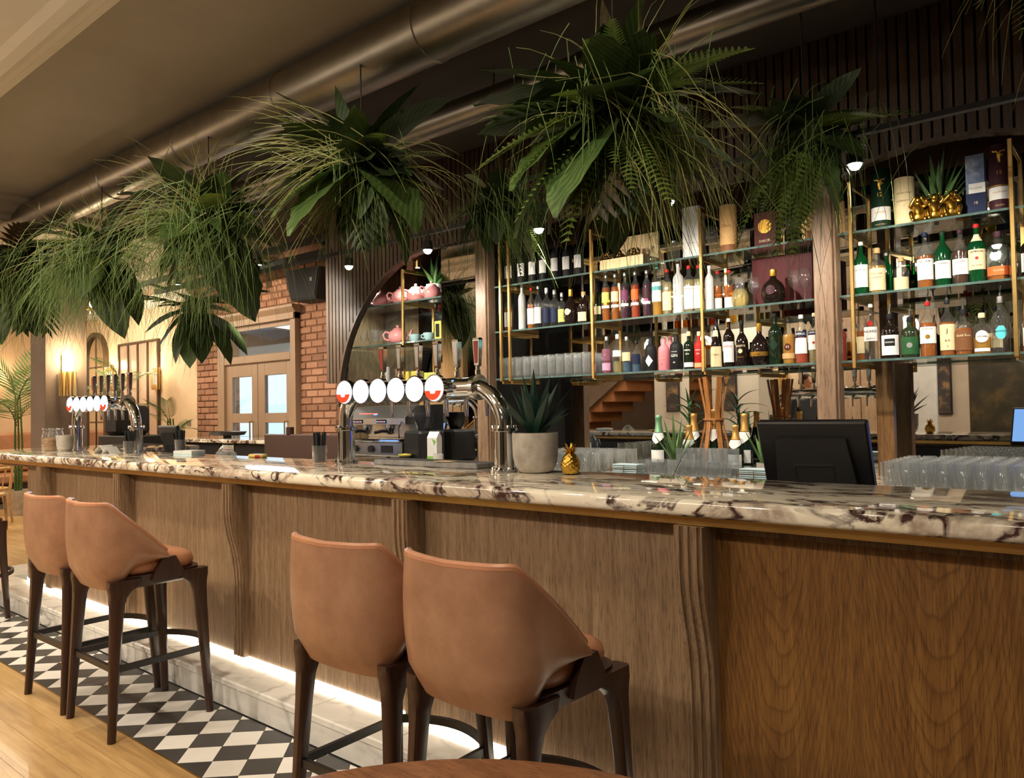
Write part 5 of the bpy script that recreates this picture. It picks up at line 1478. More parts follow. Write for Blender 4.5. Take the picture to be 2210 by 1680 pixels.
def teapot(x, y, z, mat, label, s=1.0, rz=0):
    t = thing('teapot', label, 'teapot', (x, y, z), rz, 'teapots in the arched niche')
    MB().lathe([(a * s, b * s) for a, b in ((.001, 0), (.04, 0), (.062, .02), (.07, .05), (.062, .085), (.038, .1), (.036, .103))], 20).build('body', mat, t, ang=60)
    MB().lathe([(a * s, b * s) for a, b in ((.04, .1), (.03, .112), (.008, .118), (.008, .122), (.012, .128), (.008, .136), (.001, .137))], 16).build('lid', mat, t, ang=60)
    MB().tube([(a * s, 0, b * s) for a, b in ((.06, .035), (.085, .05), (.098, .085), (.108, .1))], [.018 * s, .013 * s, .009 * s, .008 * s], 10).build('spout', mat, t, ang=60)
    MB().tube([(a * s, 0, b * s) for a, b in ((-.062, .08), (-.09, .088), (-.105, .065), (-.095, .035), (-.062, .025))], .008 * s, 8).build('handle', mat, t, ang=60)
    return t


ord_ = ('first', 'second', 'third', 'fourth', 'fifth')
for k, u in enumerate((822, 838, 864, 897, 932)):
    p = at(u, 640, 4.50 + (.155 if k == 1 else 0)); teapot(p.x, 4.50 + (.155 if k == 1 else 0), 2.3255, PINKC, '%s pink teapot along the top niche shelf from the slatted screen' % ord_[k], 1.12, .5 + .2 * k)
p = at(862, 730, 4.52); teapot(p.x, 4.5, 1.9805, PINKC, 'single pink teapot among the glasses on the middle niche shelf', 1.2, .7)
p = at(934, 598, 4.66)
t = thing('potted_aloe', 'bright green aloe in a white pot behind the pink teapots', 'potted plant', (p.x, 4.68, 2.3255))
MB().lathe([(.001, 0), (.06, 0), (.075, .16), (.07, .16), (.066, .14), (.001, .14)], 20).build('pot', WHITE_CER, t)
agave(t, .14, .26, .026, 15, leafmat('bright_aloe_leaf', col(60, 130, 70), col(110, 178, 104), .4, trans=.1), 21, .8, 1.5, .25)


def cup(x, y, z, mat, label, grp):
    t = thing('tea_cup', label, 'cup', (x, y, z), .4, grp)
    MB().lathe([(.001, 0), (.028, 0), (.045, .03), (.05, .065), (.046, .065), (.04, .03), (.001, .01)], 18).build('bowl', mat, t, ang=60)
    MB().tube([(-.047, 0, .055), (-.068, 0, .05), (-.07, 0, .03), (-.044, 0, .02)], .006, 8).build('handle', mat, t)


for k, u in enumerate((896, 926)):
    p = at(u, 730, 4.5); cup(p.x, 4.5, 1.9805, BLUEC, ('pale blue cup beside the single pink teapot', 'pale blue cup beside the black and yellow packet')[k], 'cups in the arched niche')
p = at(833, 820, 4.5)
for k in range(6):
    t = MB().lathe([(.001, 0), (.03, 0), (.044, .045), (.041, .045), (.03, .004)], 16).build('espresso_cup', WHITE_CER, None, (p.x, 4.5, 1.6305 + k * .022)); tag(t, 'white cup in the stack on the lowest niche shelf, number %s from the shelf' % ('one', 'two', 'three', 'four', 'five', 'six')[k], 'cup', 'stacked white cups')
ORD = ('first', 'second', 'third', 'fourth', 'fifth', 'sixth', 'seventh', 'eighth', 'ninth', 'tenth', 'eleventh', 'twelfth')
hi = MB().lathe([(.001, 0), (.029, 0), (.031, .006), (.033, .123), (.0338, .1245), (.033, .126), (.0315, .1245), (.0275, .018), (.024, .014), (.001, .013)], 14).mesh('highball_glass', GLASS)
gobl = MB().lathe([(.001, .001), (.032, .001), (.03, .004), (.006, .01), (.005, .045), (.02, .06), (.036, .09), (.037, .125), (.032, .15)], 14).mesh('stem_glass', GLASS)
n = 0
for k in range(3):
    for j in range(2):
        o = put('stem_glass', gobl, None, (-5.50 + k * .085, 4.48 + j * .12, 1.9805)); tag(o, 'stemmed glass on the middle niche shelf, %s from the slats, %s row' % (ORD[k], ('front', 'back')[j]), 'glass', 'stemmed glasses in the niche')
for (u0, u1, v, zs, c, lb_) in ((937, 950, 694, 1.9805, 'yellow', 'yellow and black tea packet on the middle niche shelf'), (866, 897, 803, 1.6305, 'yellow', 'low yellow box on the lowest niche shelf'), (915, 935, 805, 1.6305, 'lime', 'pale green box on the lowest niche shelf')):
    t, w, H = carton(u0, u1, v, zs, 4.5, .09, c, lb_, .1, 'tea_box')
    if zs > 1.9: MB().box(-w * .3, -.047, H * .15, w * .25, -.0455, H * .85).build('black_panel', P('black'), t, smooth=False)
t = thing('milk_jug', 'small brown patterned jug beside the stacked white cups', 'jug', (at(852, 820, 4.5).x, 4.56, 1.6305))
MB().lathe([(.001, 0), (.04, 0), (.05, .05), (.04, .1), (.046, .13), (.042, .13)], 16).build('body', speckled('brown_glaze', col(80, 60, 44), col(130, 104, 82), col(180, 156, 130), 40, .3, 0), t)
# shelf of stemware
for j in range(5):
    for k in range(11):
        o = put('highball_glass', hi, None, (-3.815 + k * .0765, 4.45 + j * .076, S1 + .0005)); o.scale = (1, 1, 1.25)
        tag(o, 'slim clear glass on the lowest shelf, %s from the first timber post, %s row back' % (ORD[k], ORD[j]), 'glass', 'rows of slim glasses above the agave')

for x, z in ((-5.35, 2.5), (-4.75, 2.6)):  # spots added to lift the dark niche interior
    t = thing('added_niche_spot', 'small brass spot added to brighten the arched niche, ' + ('near the slats', 'near the mirror edge')[x > -5], 'spotlight', (x, 4.45, z), 0, 'spots added in the niche')
    MB().tube([(0, 0, .0), (0, 0, .06)], .022, 12).build('body', BRASS, t)
    MB().lathe([(.0001, -.004), (.018, -.001)], 12).build('lens', SPOT_E, t)
    MB().bar((0, .0, .055), (0, -.06, .055), .01, .01).build('arm', BRASS, t, smooth=False)
    lamp('niche_fill_light', 'SPOT', (x, 4.45, z - .02), 26, (1.0, .9, .74), (x, 4.62, 1.2), .02, 140, .8)
# --- coffee machine
t = thing('coffee_machine', 'silver two group espresso machine seen under the beer badges', 'coffee machine', (-4.98, 4.36, ZB + .0005))
MB().cbox(-.36, -.24, .05, .36, .24, .17, .012).build('base_body', STEEL, t, smooth=False)
for sx in (-.3, .3):
    for sy in (-.2, .2): MB().lathe([(.02, 0), (.024, .05)], 10, (sx, sy, 0)).build('foot', BLACK, t)
MB().cbox(-.37, -.27, .17, .37, .2, .195, .006).build('drip_tray', CHROME, t, smooth=False)
MB().cbox(-.36, .02, .195, .36, .24, .33, .006).build('rear_body', STEEL, t, smooth=False)
MB().prism([(-.2, .31), (-.2, .36), (-.08, .46), (.24, .47), (.24, .31)], -.37, .37, 'x').build('head_cover', STEEL, t, smooth=False)
LR = emit('red_led', (1, .1, .06), 4); LB = emit('blue_led', (.1, .25, 1), 5)
MB().box(-.26, -.155, .398, -.02, -.151, .402).build('led_bar', LR, t, smooth=False).rotation_euler = (0, 0, 0)
MB().box(-.06, -.165, .386, -.02, -.16, .394).build('led_display', LB, t, smooth=False)
for gx in (-.22, .08):
    kp = MB().cbox(gx - .06, -.206, .318, gx + .06, -.2, .35, .002).build('key_pad', BLACK, t, smooth=False)
    for q in range(5): MB().box(gx - .05 + q * .022, -.2075, .328, gx - .04 + q * .022, -.206, .336).build('key_light', LR if q % 2 else LB, kp, smooth=False)
    MB().lathe([(.04, .26), (.042, .29), (.042, .312)], 16, (gx, -.1, 0)).build('group_head', CHROME, t)
    pf = MB().lathe([(.02, .225), (.036, .235), (.038, .262)], 16, (gx, -.1, 0)).build('portafilter', CHROME, t)
    MB().tube([(gx, -.13, .25), (gx, -.2, .255), (gx, -.27, .245)], [.012, .014, .013], 10).build('handle', BLACK, pf)
for sx in (-.2, 0): MB().tube([(sx, -.243, .11), (sx, -.262, .11)], .028, 16).build('knob', BLACK, t)
MB().cbox(.12, -.246, .08, .26, -.24, .14, .002).build('gauge_plate', BLACK, t, smooth=False)
MB().tube([(.33, -.2, .33), (.345, -.25, .28), (.34, -.24, .2)], .006, 8).build('steam_wand', CHROME, t)
t = thing('grinder', 'tall black coffee grinder between the espresso machine and the mirror edge', 'grinder', (-4.455, 4.22, ZB + .0005))
MB().cbox(-.1, -.14, 0, .1, .14, .26, .02).build('body', BLACK, t, smooth=False)
MB().lathe([(.05, .26), (.09, .36), (.09, .40), (.001, .405)], 18).build('hopper', plain('smoked_plastic', (.03, .03, .035), .15), t)
MB().lathe([(.001, .10), (.05, .10), (.052, .112), (.001, .118)], 18, (-.02, -.19, -.03)).build('yellow_lid', P('yellow'), t)
MB().tube([(-.02, -.19, 0), (-.02, -.19, .07)], .045, 14).build('container', BLACK, t)
p = at(938, 970, 4.12)
t = thing('milk_carton', 'white and green milk carton before the black grinder', 'carton', (p.x, 4.12, ZB + .0005), .3)
H = at(938, 932, 4.12).z - ZB
MB().cbox(-.042, -.042, 0, .042, .042, H * .82, .002).prism([(-.042, H * .82), (0, H), (.042, H * .82)], -.042, .042, 'x').build('carton', P('white'), t, smooth=False)
MB().box(-.043, -.0435, 0, .0435, -.0423, .07).box(.0423, -.0435, 0, .0436, .043, .07).build('green_print', plain('leaf_green_print', col(140, 190, 90), .5), t, smooth=False)
MB().prism([(0, H * .8), (.035, H * .72), (.02, H * .6)], -.0436, -.0424, 'y').build('leaf_print', plain('leaf_green_print', col(140, 190, 90), .5), t, smooth=False)
t = thing('mug', 'white mug beside the milk carton', 'mug', (at(950, 980, 4.08).x, 4.06, ZB + .0005), 2.6)
MB().lathe([(.001, 0), (.036, 0), (.038, .005), (.038, .09), (.034, .09), (.033, .01), (.001, .008)], 18).build('body', WHITE_CER, t)
MB().tube([(.037, 0, .075), (.062, 0, .07), (.064, 0, .035), (.037, 0, .02)], .006, 8).build('handle', WHITE_CER, t)

# --- worktop: champagne bottles, tumblers, racks of glasses
G = 'champagne bottles on the back bar worktop'
zr = ZB + .035
tb = thing('riser_tray', 'low dark tray carrying the champagne bottles', 'tray', (0, 0, ZB + .0005))
MB().cbox(-2.56, 4.34, 0, -1.72, 4.70, .033, .004).build('tray', BLACK_M, tb, smooth=False)
ch = [(1421, 897, 4.40, 'green', 'green foiled champagne bottle, apart from the gold foiled ones'), (1497, 893, 4.55, 'peach', 'tall gold foiled bottle behind the shorter one beside the acacia rack'), (1487, 918, 4.44, 'peach', 'shorter gold foiled bottle, half hidden by the square tumblers'), (1541, 884, 4.50, 'peach', 'gold foiled champagne bottle inside the acacia rack'), (1587, 918, 4.44, 'peach', 'shorter gold foiled bottle at the right of the square tumblers'), (1606, 893, 4.56, 'peach', 'tall gold foiled bottle behind, near the till')]
FOILS = {'green': plain('pale_green_foil', col(132, 180, 140), .35, .5), 'peach': plain('gold_foil', col(226, 172, 96), .32, .6)}
for u, v, Y, c, lb_ in ch:
    p = at(u, v, Y); H = p.z - zr; r = 21 * depth(p) / FPX * .8
    t = thing('champagne_bottle', lb_, 'bottle', (p.x, Y, zr + .0005), .12, G)
    prof, cz = SHAPES['fizz']
    MB().lathe([(a * r, b * H) for a, b in prof], 18).build('glass_body', DKGREEN, t, ang=50)
    MB().lathe([(.60 * r, .665 * H), (.49 * r, .73 * H), (.40 * r, .83 * H), (.38 * r, .92 * H), (.43 * r, .935 * H), (.43 * r, .985 * H), (.36 * r, H), (.001, H)], 16).build('foil', FOILS[c], t, ang=50)
    col_ = [(-.9, .66), (.9, .66), (.9, .58), (0, .44), (-.9, .58)]
    vs = []; 
    nn = 10
    for k in range(nn + 1):
        a = -1.0 + 2.0 * k / nn
        for zf in (.655, .57 - .13 * (1 - abs(a))):
            rr = (1 if zf < .46 else .95 + (zf - .46) / .14 * -.23 if zf < .6 else .72 - (zf - .6) / .13 * .26) * r * 1.03 + .002
            vs.append((rr * sin(a * 1.25), -rr * cos(a * 1.25), zf * H))
    MB().add(vs, [(2 * k, 2 * k + 1, 2 * k + 3, 2 * k + 2) for k in range(nn)]).build('neck_label', P('white'), t, fix=False)
    MB().lathe([(r * 1.012 + .0006, .08 * H), (r * 1.012 + .0006, .32 * H)], 10, (0, 0, 0), -pi / 2 - 1, -pi / 2 + 1).build('paper_label', P('white'), t)
# acacia bottle rack: curved legs joined by rings
p = at(1541, 900, 4.5)
t = thing('acacia_rack', 'tall acacia wood rack of bowed legs around a champagne bottle', 'rack', (p.x, 4.50, zr + .0005))
for k in range(6):
    a = 2 * pi * k / 6 + .35
    pts = [(.105, 0), (.085, .12), (.055, .26), (.05, .34), (.07, .46), (.085, .56)]
    q = catmull([(r_ * cos(a), r_ * sin(a), z_) for r_, z_ in pts], 4); vs = []; fs = []
    for v_ in q:
        tx, ty = -sin(a) * .014, cos(a) * .014; ox, oy = cos(a) * .006, sin(a) * .006
        vs += [(v_.x - tx - ox, v_.y - ty - oy, v_.z), (v_.x + tx - ox, v_.y + ty - oy, v_.z), (v_.x + tx + ox, v_.y + ty + oy, v_.z), (v_.x - tx + ox, v_.y - ty + oy, v_.z)]
    for i in range(len(q) - 1):
        for m_ in range(4): fs.append((i * 4 + m_, i * 4 + (m_ + 1) % 4, i * 4 + 4 + (m_ + 1) % 4, i * 4 + 4 + m_))
    MB().add(vs, fs).build('bowed_leg', BAMBOO, t, ang=30)
MB().lathe([(.05, .29), (.066, .29), (.066, .302), (.05, .302), (.05, .29)], 20).build('ring', BAMBOO, t)
# aloes on the worktop
for u, Y, L, w, n, lb_, sd in ((1458, 4.30, .30, .016, 15, 'aloe in a small grey pot left of the square tumblers', 31), (1652, 4.28, .26, .02, 9, 'aloe in a small grey pot tucked behind the till', 33)):
    p = at(u, 980, Y)
    t = thing('potted_aloe', lb_, 'potted plant', (p.x, Y, ZB + .0005))
    MB().lathe([(.001, 0), (.045, 0), (.052, .085), (.047, .085), (.045, .07), (.001, .07)], 18).build('pot', CONCRETE, t)
    agave(t, .07, L, w, n, ALOE, sd, .85, 1.5, .15)
p = at(1494, 880, 4.66)
t = thing('yucca_plant', 'taller leafy green plant behind the acacia rack, rising to the lowest shelf', 'potted plant', (p.x - .02, 4.66, zr))
MB().lathe([(.001, 0), (.04, 0), (.045, .08), (.04, .08), (.001, .07)], 16).build('pot', CONCRETE, t)
MB().tube([(0, 0, .07), (.01, 0, .3)], .012, 8).build('stem', SOIL, t)
r_ = random.Random(12)
for k in range(22):
    agave_leaf(r_.uniform(.16, .24), .011, .8, r_.uniform(.3, 1.3), k * 2.4, .004, .002).build('leaf', leafmat('yucca_leaf', col(50, 92, 52), col(96, 140, 90), .45) if k == 0 else bpy.data.materials['yucca_leaf'], t, (.005 * (k % 2), 0, .16 + .012 * k), ang=60)
# cut tumblers
CUT = thin_glass('cut_glass', (.86, .88, .88), .10, edge=.55)


def cutmesh(n=20, twist=.9):
    vs = []; fs = []
    prof = [(.034, 0), (.038, .004), (.041, .03), (.041, .06), (.041, .088), (.038, .088)]
    for j, (r, z) in enumerate(prof):
        for k in range(n):
            a = 2 * pi * k / n + twist * z * 9
            rr = r * (1.0 if k % 2 else .93) if 0 < j < 4 else r
            vs.append((rr * cos(a), rr * sin(a), z))
    for j in range(len(prof) - 1):
        for k in range(n): fs.append((j * n + k, j * n + (k + 1) % n, (j + 1) * n + (k + 1) % n, (j + 1) * n + k))
    fs.append(tuple(range(n)))
    return MB().add(vs, fs).mesh('cut_tumbler', CUT, ang=10)


cm_ = cutmesh()
x0 = at(1392, 1020, 4.10).x; x1 = at(1592, 1020, 4.10).x
nrow = int((x1 - x0) / .088)
for k in range(nrow + 1):
    for j in range(2):
        o = put('cut_tumbler', cm_, None, (x0 + k * .088 + .02 * j, 4.06 + j * .09, ZB + .0005)); o.rotation_euler = (0, 0, rnd.uniform(0, 1)); o.scale = (1, 1, 1.12)
        tag(o, 'diagonally cut tumbler before the champagne, %s from the glass rows, %s row' % (ORD[k], ('front', 'back')[j]), 'glass', 'cut tumblers in the low double row')
sq = loft([[(x, y, z) for x, y, z in rsq(r, r, z, 16, .35)] for r, z in ((.038, 0), (.042, .006), (.045, .1), (.042, .1), (.038, .02))], False).mesh('square_tumbler', CUT, ang=30)
for k, u in enumerate((1478, 1502, 1530, 1553, 1576)):
    p = at(u, 990, 4.27); o = put('square_tumbler', sq, None, (p.x, 4.27, ZB + .062)); o.rotation_euler = (0, 0, .2 * k)
    tag(o, 'square textured tumbler on the raised tray, %s from the aloe' % ord_[k], 'glass', 'square tumblers before the champagne')
t = thing('raised_tray', 'small clear riser under the square tumblers', 'tray', (at(1527, 1000, 4.27).x, 4.27, ZB + .0005))
MB().cbox(-.26, -.055, .05, .26, .055, .06, .003).build('top', GLASS_SHELF, t, smooth=False)
for s in (-.25, .25): MB().box(s - .005, -.05, 0, s + .005, .05, .0498).build('side', GLASS_SHELF, t, smooth=False)
# napkin caddies
for u, lb_ in ((1353, 'wire caddy of pale blue napkins beside the glass rows'), (1632, 'wire caddy of pale blue napkins below the till')):
    p = at(u, 1015, 4.02); t = thing('napkin_caddy', lb_, 'napkin holder', (p.x, 4.04, ZB + .0005))
    for k in range(6): MB().cbox(-.085, -.05, .006 + k * .011, .085, .05, .016 + k * .011, .003).build('napkins', PAPER_B, t, smooth=False)
    for z in (.01, .045): MB().tube([(-.095, -.058, z), (.095, -.058, z), (.095, .058, z), (-.095, .058, z), (-.095, -.058, z)], .002, 6).build('wire_rail', BRASS, t)
    for sx in (-.095, 0, .095): MB().tube([(sx, -.058, 0), (sx, -.058, .06)], .002, 6).build('wire_post', BRASS, t)
t = thing('tongs', 'steel ice tongs leaning against the cut tumblers', 'tongs', (at(1463, 1030, 4.0).x, 4.0, ZB + .0005))
MB().bar((-.03, 0, .01), (.03, .01, .13), .012, .003).bar((-.03, .012, .01), (.03, .012, .13), .012, .003).build('arms', CHROME, t, smooth=False)
# rows of highballs
cnt = 0
for k in range(8):
    for j in range(9):
        o = put('highball_glass', hi, None, (-3.36 + k * .077 + (.02 if j % 2 else 0), 4.05 + j * .076, ZB + .0005)); tag(o, 'clear highball glass behind the gold pineapple, %s from the agave pot, %s row back' % (ORD[k], ORD[j]), 'glass', 'massed highballs behind the gold pineapple')
for k in range(10):
    for j in range(9):
        if k < 2 and j > 7: continue
        o = put('highball_glass', hi, None, (-1.02 + k * .078, 4.05 + j * .076, ZB + .0005)); tag(o, 'clear highball glass, %s from the till, %s row back' % (ORD[k], ORD[j]), 'glass', 'massed highballs right of the till')
for k in range(3):
    for j in range(9):
        o = put('highball_glass', hi, None, (-.24 + k * .078, 4.05 + j * .076, ZB + .0005)); o.scale = (1, 1, .8); tag(o, 'shorter clear glass, %s past the highballs, %s row back' % (ORD[k], ORD[j]), 'glass', 'shorter glasses right of the highballs')
# dark mats, cloths and a screen at the right end
t = thing('card_screen', 'small tablet with a bright blue screen at the right end of the worktop', 'tablet', (-.10, 4.28, ZB + .0005), -.9)
MB().cbox(-.11, -.01, .06, .11, .01, .36, .006).build('case', BLACK, t, smooth=False)
MB().box(-.1, -.0115, .075, .1, -.0102, .35).build('screen', emit('blue_screen', (.06, .16, 1.0), 3), t, smooth=False)
MB().prism([(-.05, 0), (.05, 0), (.03, .08), (-.03, .08)], -.02, .06, 'y').build('stand', BLACK, t, smooth=False)
t = thing('menu_rack', 'fan of blue and white drinks menus in a rack at the right end', 'menus', (-.27, 4.66, ZB + .15), -.3)
for k in range(6):
    o = MB().box(-.03, -.001, 0, .03, .001, .16).build('menu', (PAPER, P('dblue'), PAPER, P('navy'), P('dblue'), PAPER)[k], t, smooth=False); o.location = (.035 * k, 0, 0); o.rotation_euler = (-.15, .12 * (k - 2), .5)
MB().cbox(-.05, -.05, -.15, .25, .05, .0, .004).build('holder', BLACK, t, smooth=False)

# --- side counter bits
t = thing('serving_tray', 'oval dark tray standing on the side counter before the door', 'tray', (-8.6, 4.9, 1.1105))
loft([[(x * 1.7, y, z) for x, y, z in rsq(r, r, z, 24, .8)] for r, z in ((.13, .03), (.15, .035), (.17, .075), (.165, .075), (.145, .042), (.001, .042))]).build('tray', BLACK, t)
MB().lathe([(.05, 0), (.05, .03)], 16).build('base', BLACK, t)
p = at(802 / 3 + 400, 930, 5.0)
t = thing('napkin_ring', 'curled brown strap on the leather panel top', 'strap', (-6.75, 4.53, 1.1805))
MB().lathe([(.04, 0), (.04, .07), (.036, .07), (.036, 0)], 18).build('loop', DARK_WOOD, t)
t = thing('price_card', 'small striped card taped to the front of the side counter', 'card', (at(493, 965, 4.578).x, 4.574, at(493, 965, 4.578).z))
MB().box(-.12, -.002, -.05, .12, .0, .05).build('card', PAPER, t, smooth=False)
for k, c in enumerate(('dgreen', 'cream', 'red')): MB().box(-.11, -.003, .02 - k * .03, .11, -.002, .034 - k * .03).build('stripe', P(c), t, smooth=False)
t = thing('watering_jug', 'grey plastic jug hanging at the end of the side counter', 'jug', (at(563, 985, 3.9).x, 3.9, TILL_Z + .0))
# ================================================================== HANGING PLANTS
LF_DARK = leafmat('dark_leaf', col(50, 68, 36), col(78, 98, 52), .42, 10)
LF_MID = leafmat('mid_green_leaf', col(76, 106, 50), col(110, 138, 72), .45, 12)
LF_GREY = leafmat('grey_green_leaf', col(100, 130, 96), col(134, 160, 118), .5, 8)
LF_BRONZE = leafmat('bronze_leaf', col(66, 56, 30), col(102, 82, 44), .5, 8)
LF_FERN = leafmat('fern_green', col(104, 132, 50), col(148, 166, 80), .5)
LF_GRASS = leafmat('grass_strand_green', col(140, 152, 76), col(206, 200, 132), .38, trans=.2)
LF_FINE = leafmat('fine_grass_green', col(104, 138, 68), col(152, 174, 100), .45, trans=.2)
MOSS = speckled('moss', col(26, 34, 16), col(44, 54, 24), col(60, 66, 34), 40, .95, .5)


def leaf_broad(w, serr, droop, n=10, p=.75, pleat=.012):
    vs = []; fs = []
    for i in range(n + 1):
        s = i / n
        hw = w * max(.02, sin(pi * min(1, s ** p * .985 + .012))) ** .75
        k = 1 + serr * (1 if i % 2 else -1) * (0 if i in (0, n) else 1)
        z = -droop * s * s; f = .18 * hw
        pl = pleat * (1 if i % 2 else -1)
        vs += [(s, -hw * k, z + f + pl), (s + .02, 0, z), (s, hw * k, z + f + pl)]
    for i in range(n):
        fs += [(i * 3, i * 3 + 1, i * 3 + 4, i * 3 + 3), (i * 3 + 1, i * 3 + 2, i * 3 + 5, i * 3 + 4)]
    return MB().add(vs, fs)


def leaf_fingers(n, spread, w):
    """divided leaf: pairs of pointed fingers along a midrib"""
    m = MB(); vs = []
    for k in range(n):
        s = .12 + .8 * k / (n - 1)
        L = .42 * sin(pi * (.2 + .72 * k / (n - 1))) + .1
        for sg in (-1, 1):
            d = Vector((cos(spread * (1 - .6 * s)), sg * sin(spread * (1 - .6 * s)), -.12)); nrm = Vector((-d.y, d.x, 0)).normalized()
            b = Vector((s, 0, -.28 * s * s)); e = b + d * L; md = b + d * L * .5
            m.add([b - nrm * w * .5, md - nrm * w + Vector((0, 0, -.015)), e + Vector((0, 0, -.06)), md + nrm * w + Vector((0, 0, -.015)), b + nrm * w * .5, md + Vector((0, 0, .01))],
                  [(0, 1, 5), (1, 2, 5), (2, 3, 5), (3, 4, 5), (4, 0, 5)])
    m.tube([(0, 0, 0), (.5, 0, -.07), (1.0, 0, -.28)], [.012, .009, .003], 4, False)
    return m


def frond(n=21):
    m = MB()
    for k in range(n):
        s = .08 + .9 * k / n
        L = .30 * (1 - s) ** .8 * min(1, s * 5 + .3) + .015
        for sg in (-1, 1):
            d = Vector((.5, sg * .86, -.1)).normalized(); nrm = Vector((d.y, -d.x, 0)) * sg
            b = Vector((s, 0, -.3 * s * s)); w = .036 * (1 - s * .45)
            vs = [b - nrm * w * .4]
            top = []; bot = []
            q = 4
            for i in range(q):
                f = (i + .5) / q; wd = w * (1 - f) + .004
                pt = b + d * L * f; jag = .35
                bot.append(pt - nrm * wd); bot.append(b + d * L * (f + .5 / q) - nrm * wd * jag)
                top.append(pt + nrm * wd); top.append(b + d * L * (f + .5 / q) + nrm * wd * jag)
            poly = []
            for i in range(2 * q): poly += [bot[i], top[i]]
            base = [b - nrm * .004, b + nrm * .004]
            allv = base + poly
            m.add(allv, [(2 * i, 2 * i + 1, 2 * i + 3, 2 * i + 2) for i in range(2 * q)])
    m.tube([(0, 0, 0), (.5, 0, -.075), (1, 0, -.3)], [.008, .006, .002], 4, False)
    return m


LM = {}


def lmesh(kind, mat):
    key = (kind, mat.name)
    if key not in LM:
        q = {'broad': lambda: leaf_broad(.25, .06, .28, 10), 'oval': lambda: leaf_broad(.26, 0, .2, 9, .85, .004), 'lance': lambda: leaf_broad(.115, 0, .35, 9, .62, .003),
             'fan': lambda: leaf_fingers(8, 1.0, .045), 'blade': lambda: leaf_broad(.07, 0, .5, 9, .6, 0)}.get(kind)
        LM[key] = (frond() if kind == 'fern' else q()).mesh({'fern': 'fern_frond', 'fan': 'divided_leaf'}.get(kind, 'leaf'), mat, ang=70, fix=False)
    return LM[key]


def idir(th, c=0.0):
    a = radians(th)
    return (RGT * cos(a) + Vector((0, 0, 1)) * sin(a) - FWD * c).normalized()


def place(par, kind, mat, d, L, start=.06, roll=0, lift=None):
    d = Vector(d).normalized()
    up = Vector((0, 0, 1)) if abs(d.z) < .92 else -FWD
    y = up.cross(d).normalized(); z = d.cross(y)
    M_ = Matrix(((d.x, y.x, z.x, d.x * start), (d.y, y.y, z.y, d.y * start), (d.z, y.z, z.z, d.z * start), (0, 0, 0, 1)))
    M_ = M_ @ Matrix.Rotation(roll, 4, 'X') @ Matrix.Scale(L, 4)
    me = lmesh(kind, mat)
    return put(me.name, me, par, None, M_)


def strands(par, n, seed, rng, L0, L1, mat, r0=.0024, droop=1.0, spread=.10, nm='grass_strands', wig=.02):
    """hanging grass; rng = list of (image angle lo, hi, towards the viewer lo, hi)"""
    r = random.Random(seed); m = MB()
    for k in range(n):
        lo, hi, c0, c1 = rng[k % len(rng)]
        d = idir(r.uniform(lo, hi), r.uniform(c0, c1)); L = r.uniform(L0, L1)
        p = Vector((r.gauss(0, spread), r.gauss(0, spread), r.gauss(0, spread * .7))); pts = [p.copy()]; v = d.copy(); seg = 7
        wv = Vector((r.uniform(-1, 1), r.uniform(-1, 1), r.uniform(-1, 1))) * wig
        for i in range(seg):
            v = (v + Vector((0, 0, -droop * .16 * r.uniform(.6, 1.4))) + wv * sin(i * 1.1 + k)).normalized()
            p = p + v * (L / seg); pts.append(p.copy())
        m.tube(pts, [r0 * (1 - .8 * i / seg) for i in range(seg + 1)], 3, False)
    return stuff(m.build(nm, mat, par, ang=80))


MATS = {'d': LF_DARK, 'm': LF_MID, 'g': LF_GREY, 'b': LF_BRONZE, 'f': LF_FERN}


def hanging(loc, label, explicit, rand_n, seed, R, grass, kinds='broad broad lance oval', fern=8, mats='ddmb', lo=-60, hi=52):
    t = thing('hanging_plant', label, 'hanging plant', loc, 0, 'plants hung above the bar')
    MB().lathe([(.14 * R * 2 * sin(a * pi / 8) + .001, -.12 * R * 2 * cos(a * pi / 8)) for a in range(9)], 14).build('moss_ball', MOSS, t)
    MB().tube([(0, 0, .1 * R), (0, 0, (3.20 if loc[1] < 3 else 3.41) - loc[2])], .004, 6).build('hanging_wire', BLACK_M, t)
    for kind, m_, th, c, L in explicit: place(t, kind, MATS[m_], idir(th, c), L, .06, 0)
    r = random.Random(seed); ks = kinds.split()
    for k in range(rand_n):
        az = k * 2.39996 + r.uniform(-.3, .3); el = radians(r.uniform(lo, hi))
        place(t, r.choice(ks), MATS[r.choice(mats)], (cos(el) * cos(az), cos(el) * sin(az), sin(el)), R * r.uniform(.6, .92), .05, r.uniform(-.5, .5))
    for k in range(int(rand_n * 1.3)):
        az = k * 2.39996 + .7; el = radians(r.uniform(-75, 55))
        place(t, r.choice(('broad', 'oval', 'broad')), MATS[r.choice('ddm')], (cos(el) * cos(az), cos(el) * sin(az), sin(el)), R * r.uniform(.45, .68), .04, r.uniform(-.6, .6))
    for k in range(fern):
        az = k * 2.39996 + 1; el = radians(r.uniform(-50, 40))
        place(t, 'fern', LF_FERN, (cos(el) * cos(az), cos(el) * sin(az), sin(el)), R * r.uniform(.6, .95), .08, r.uniform(-.4, .4))
    for g in grass: strands(t, *g)
    return t


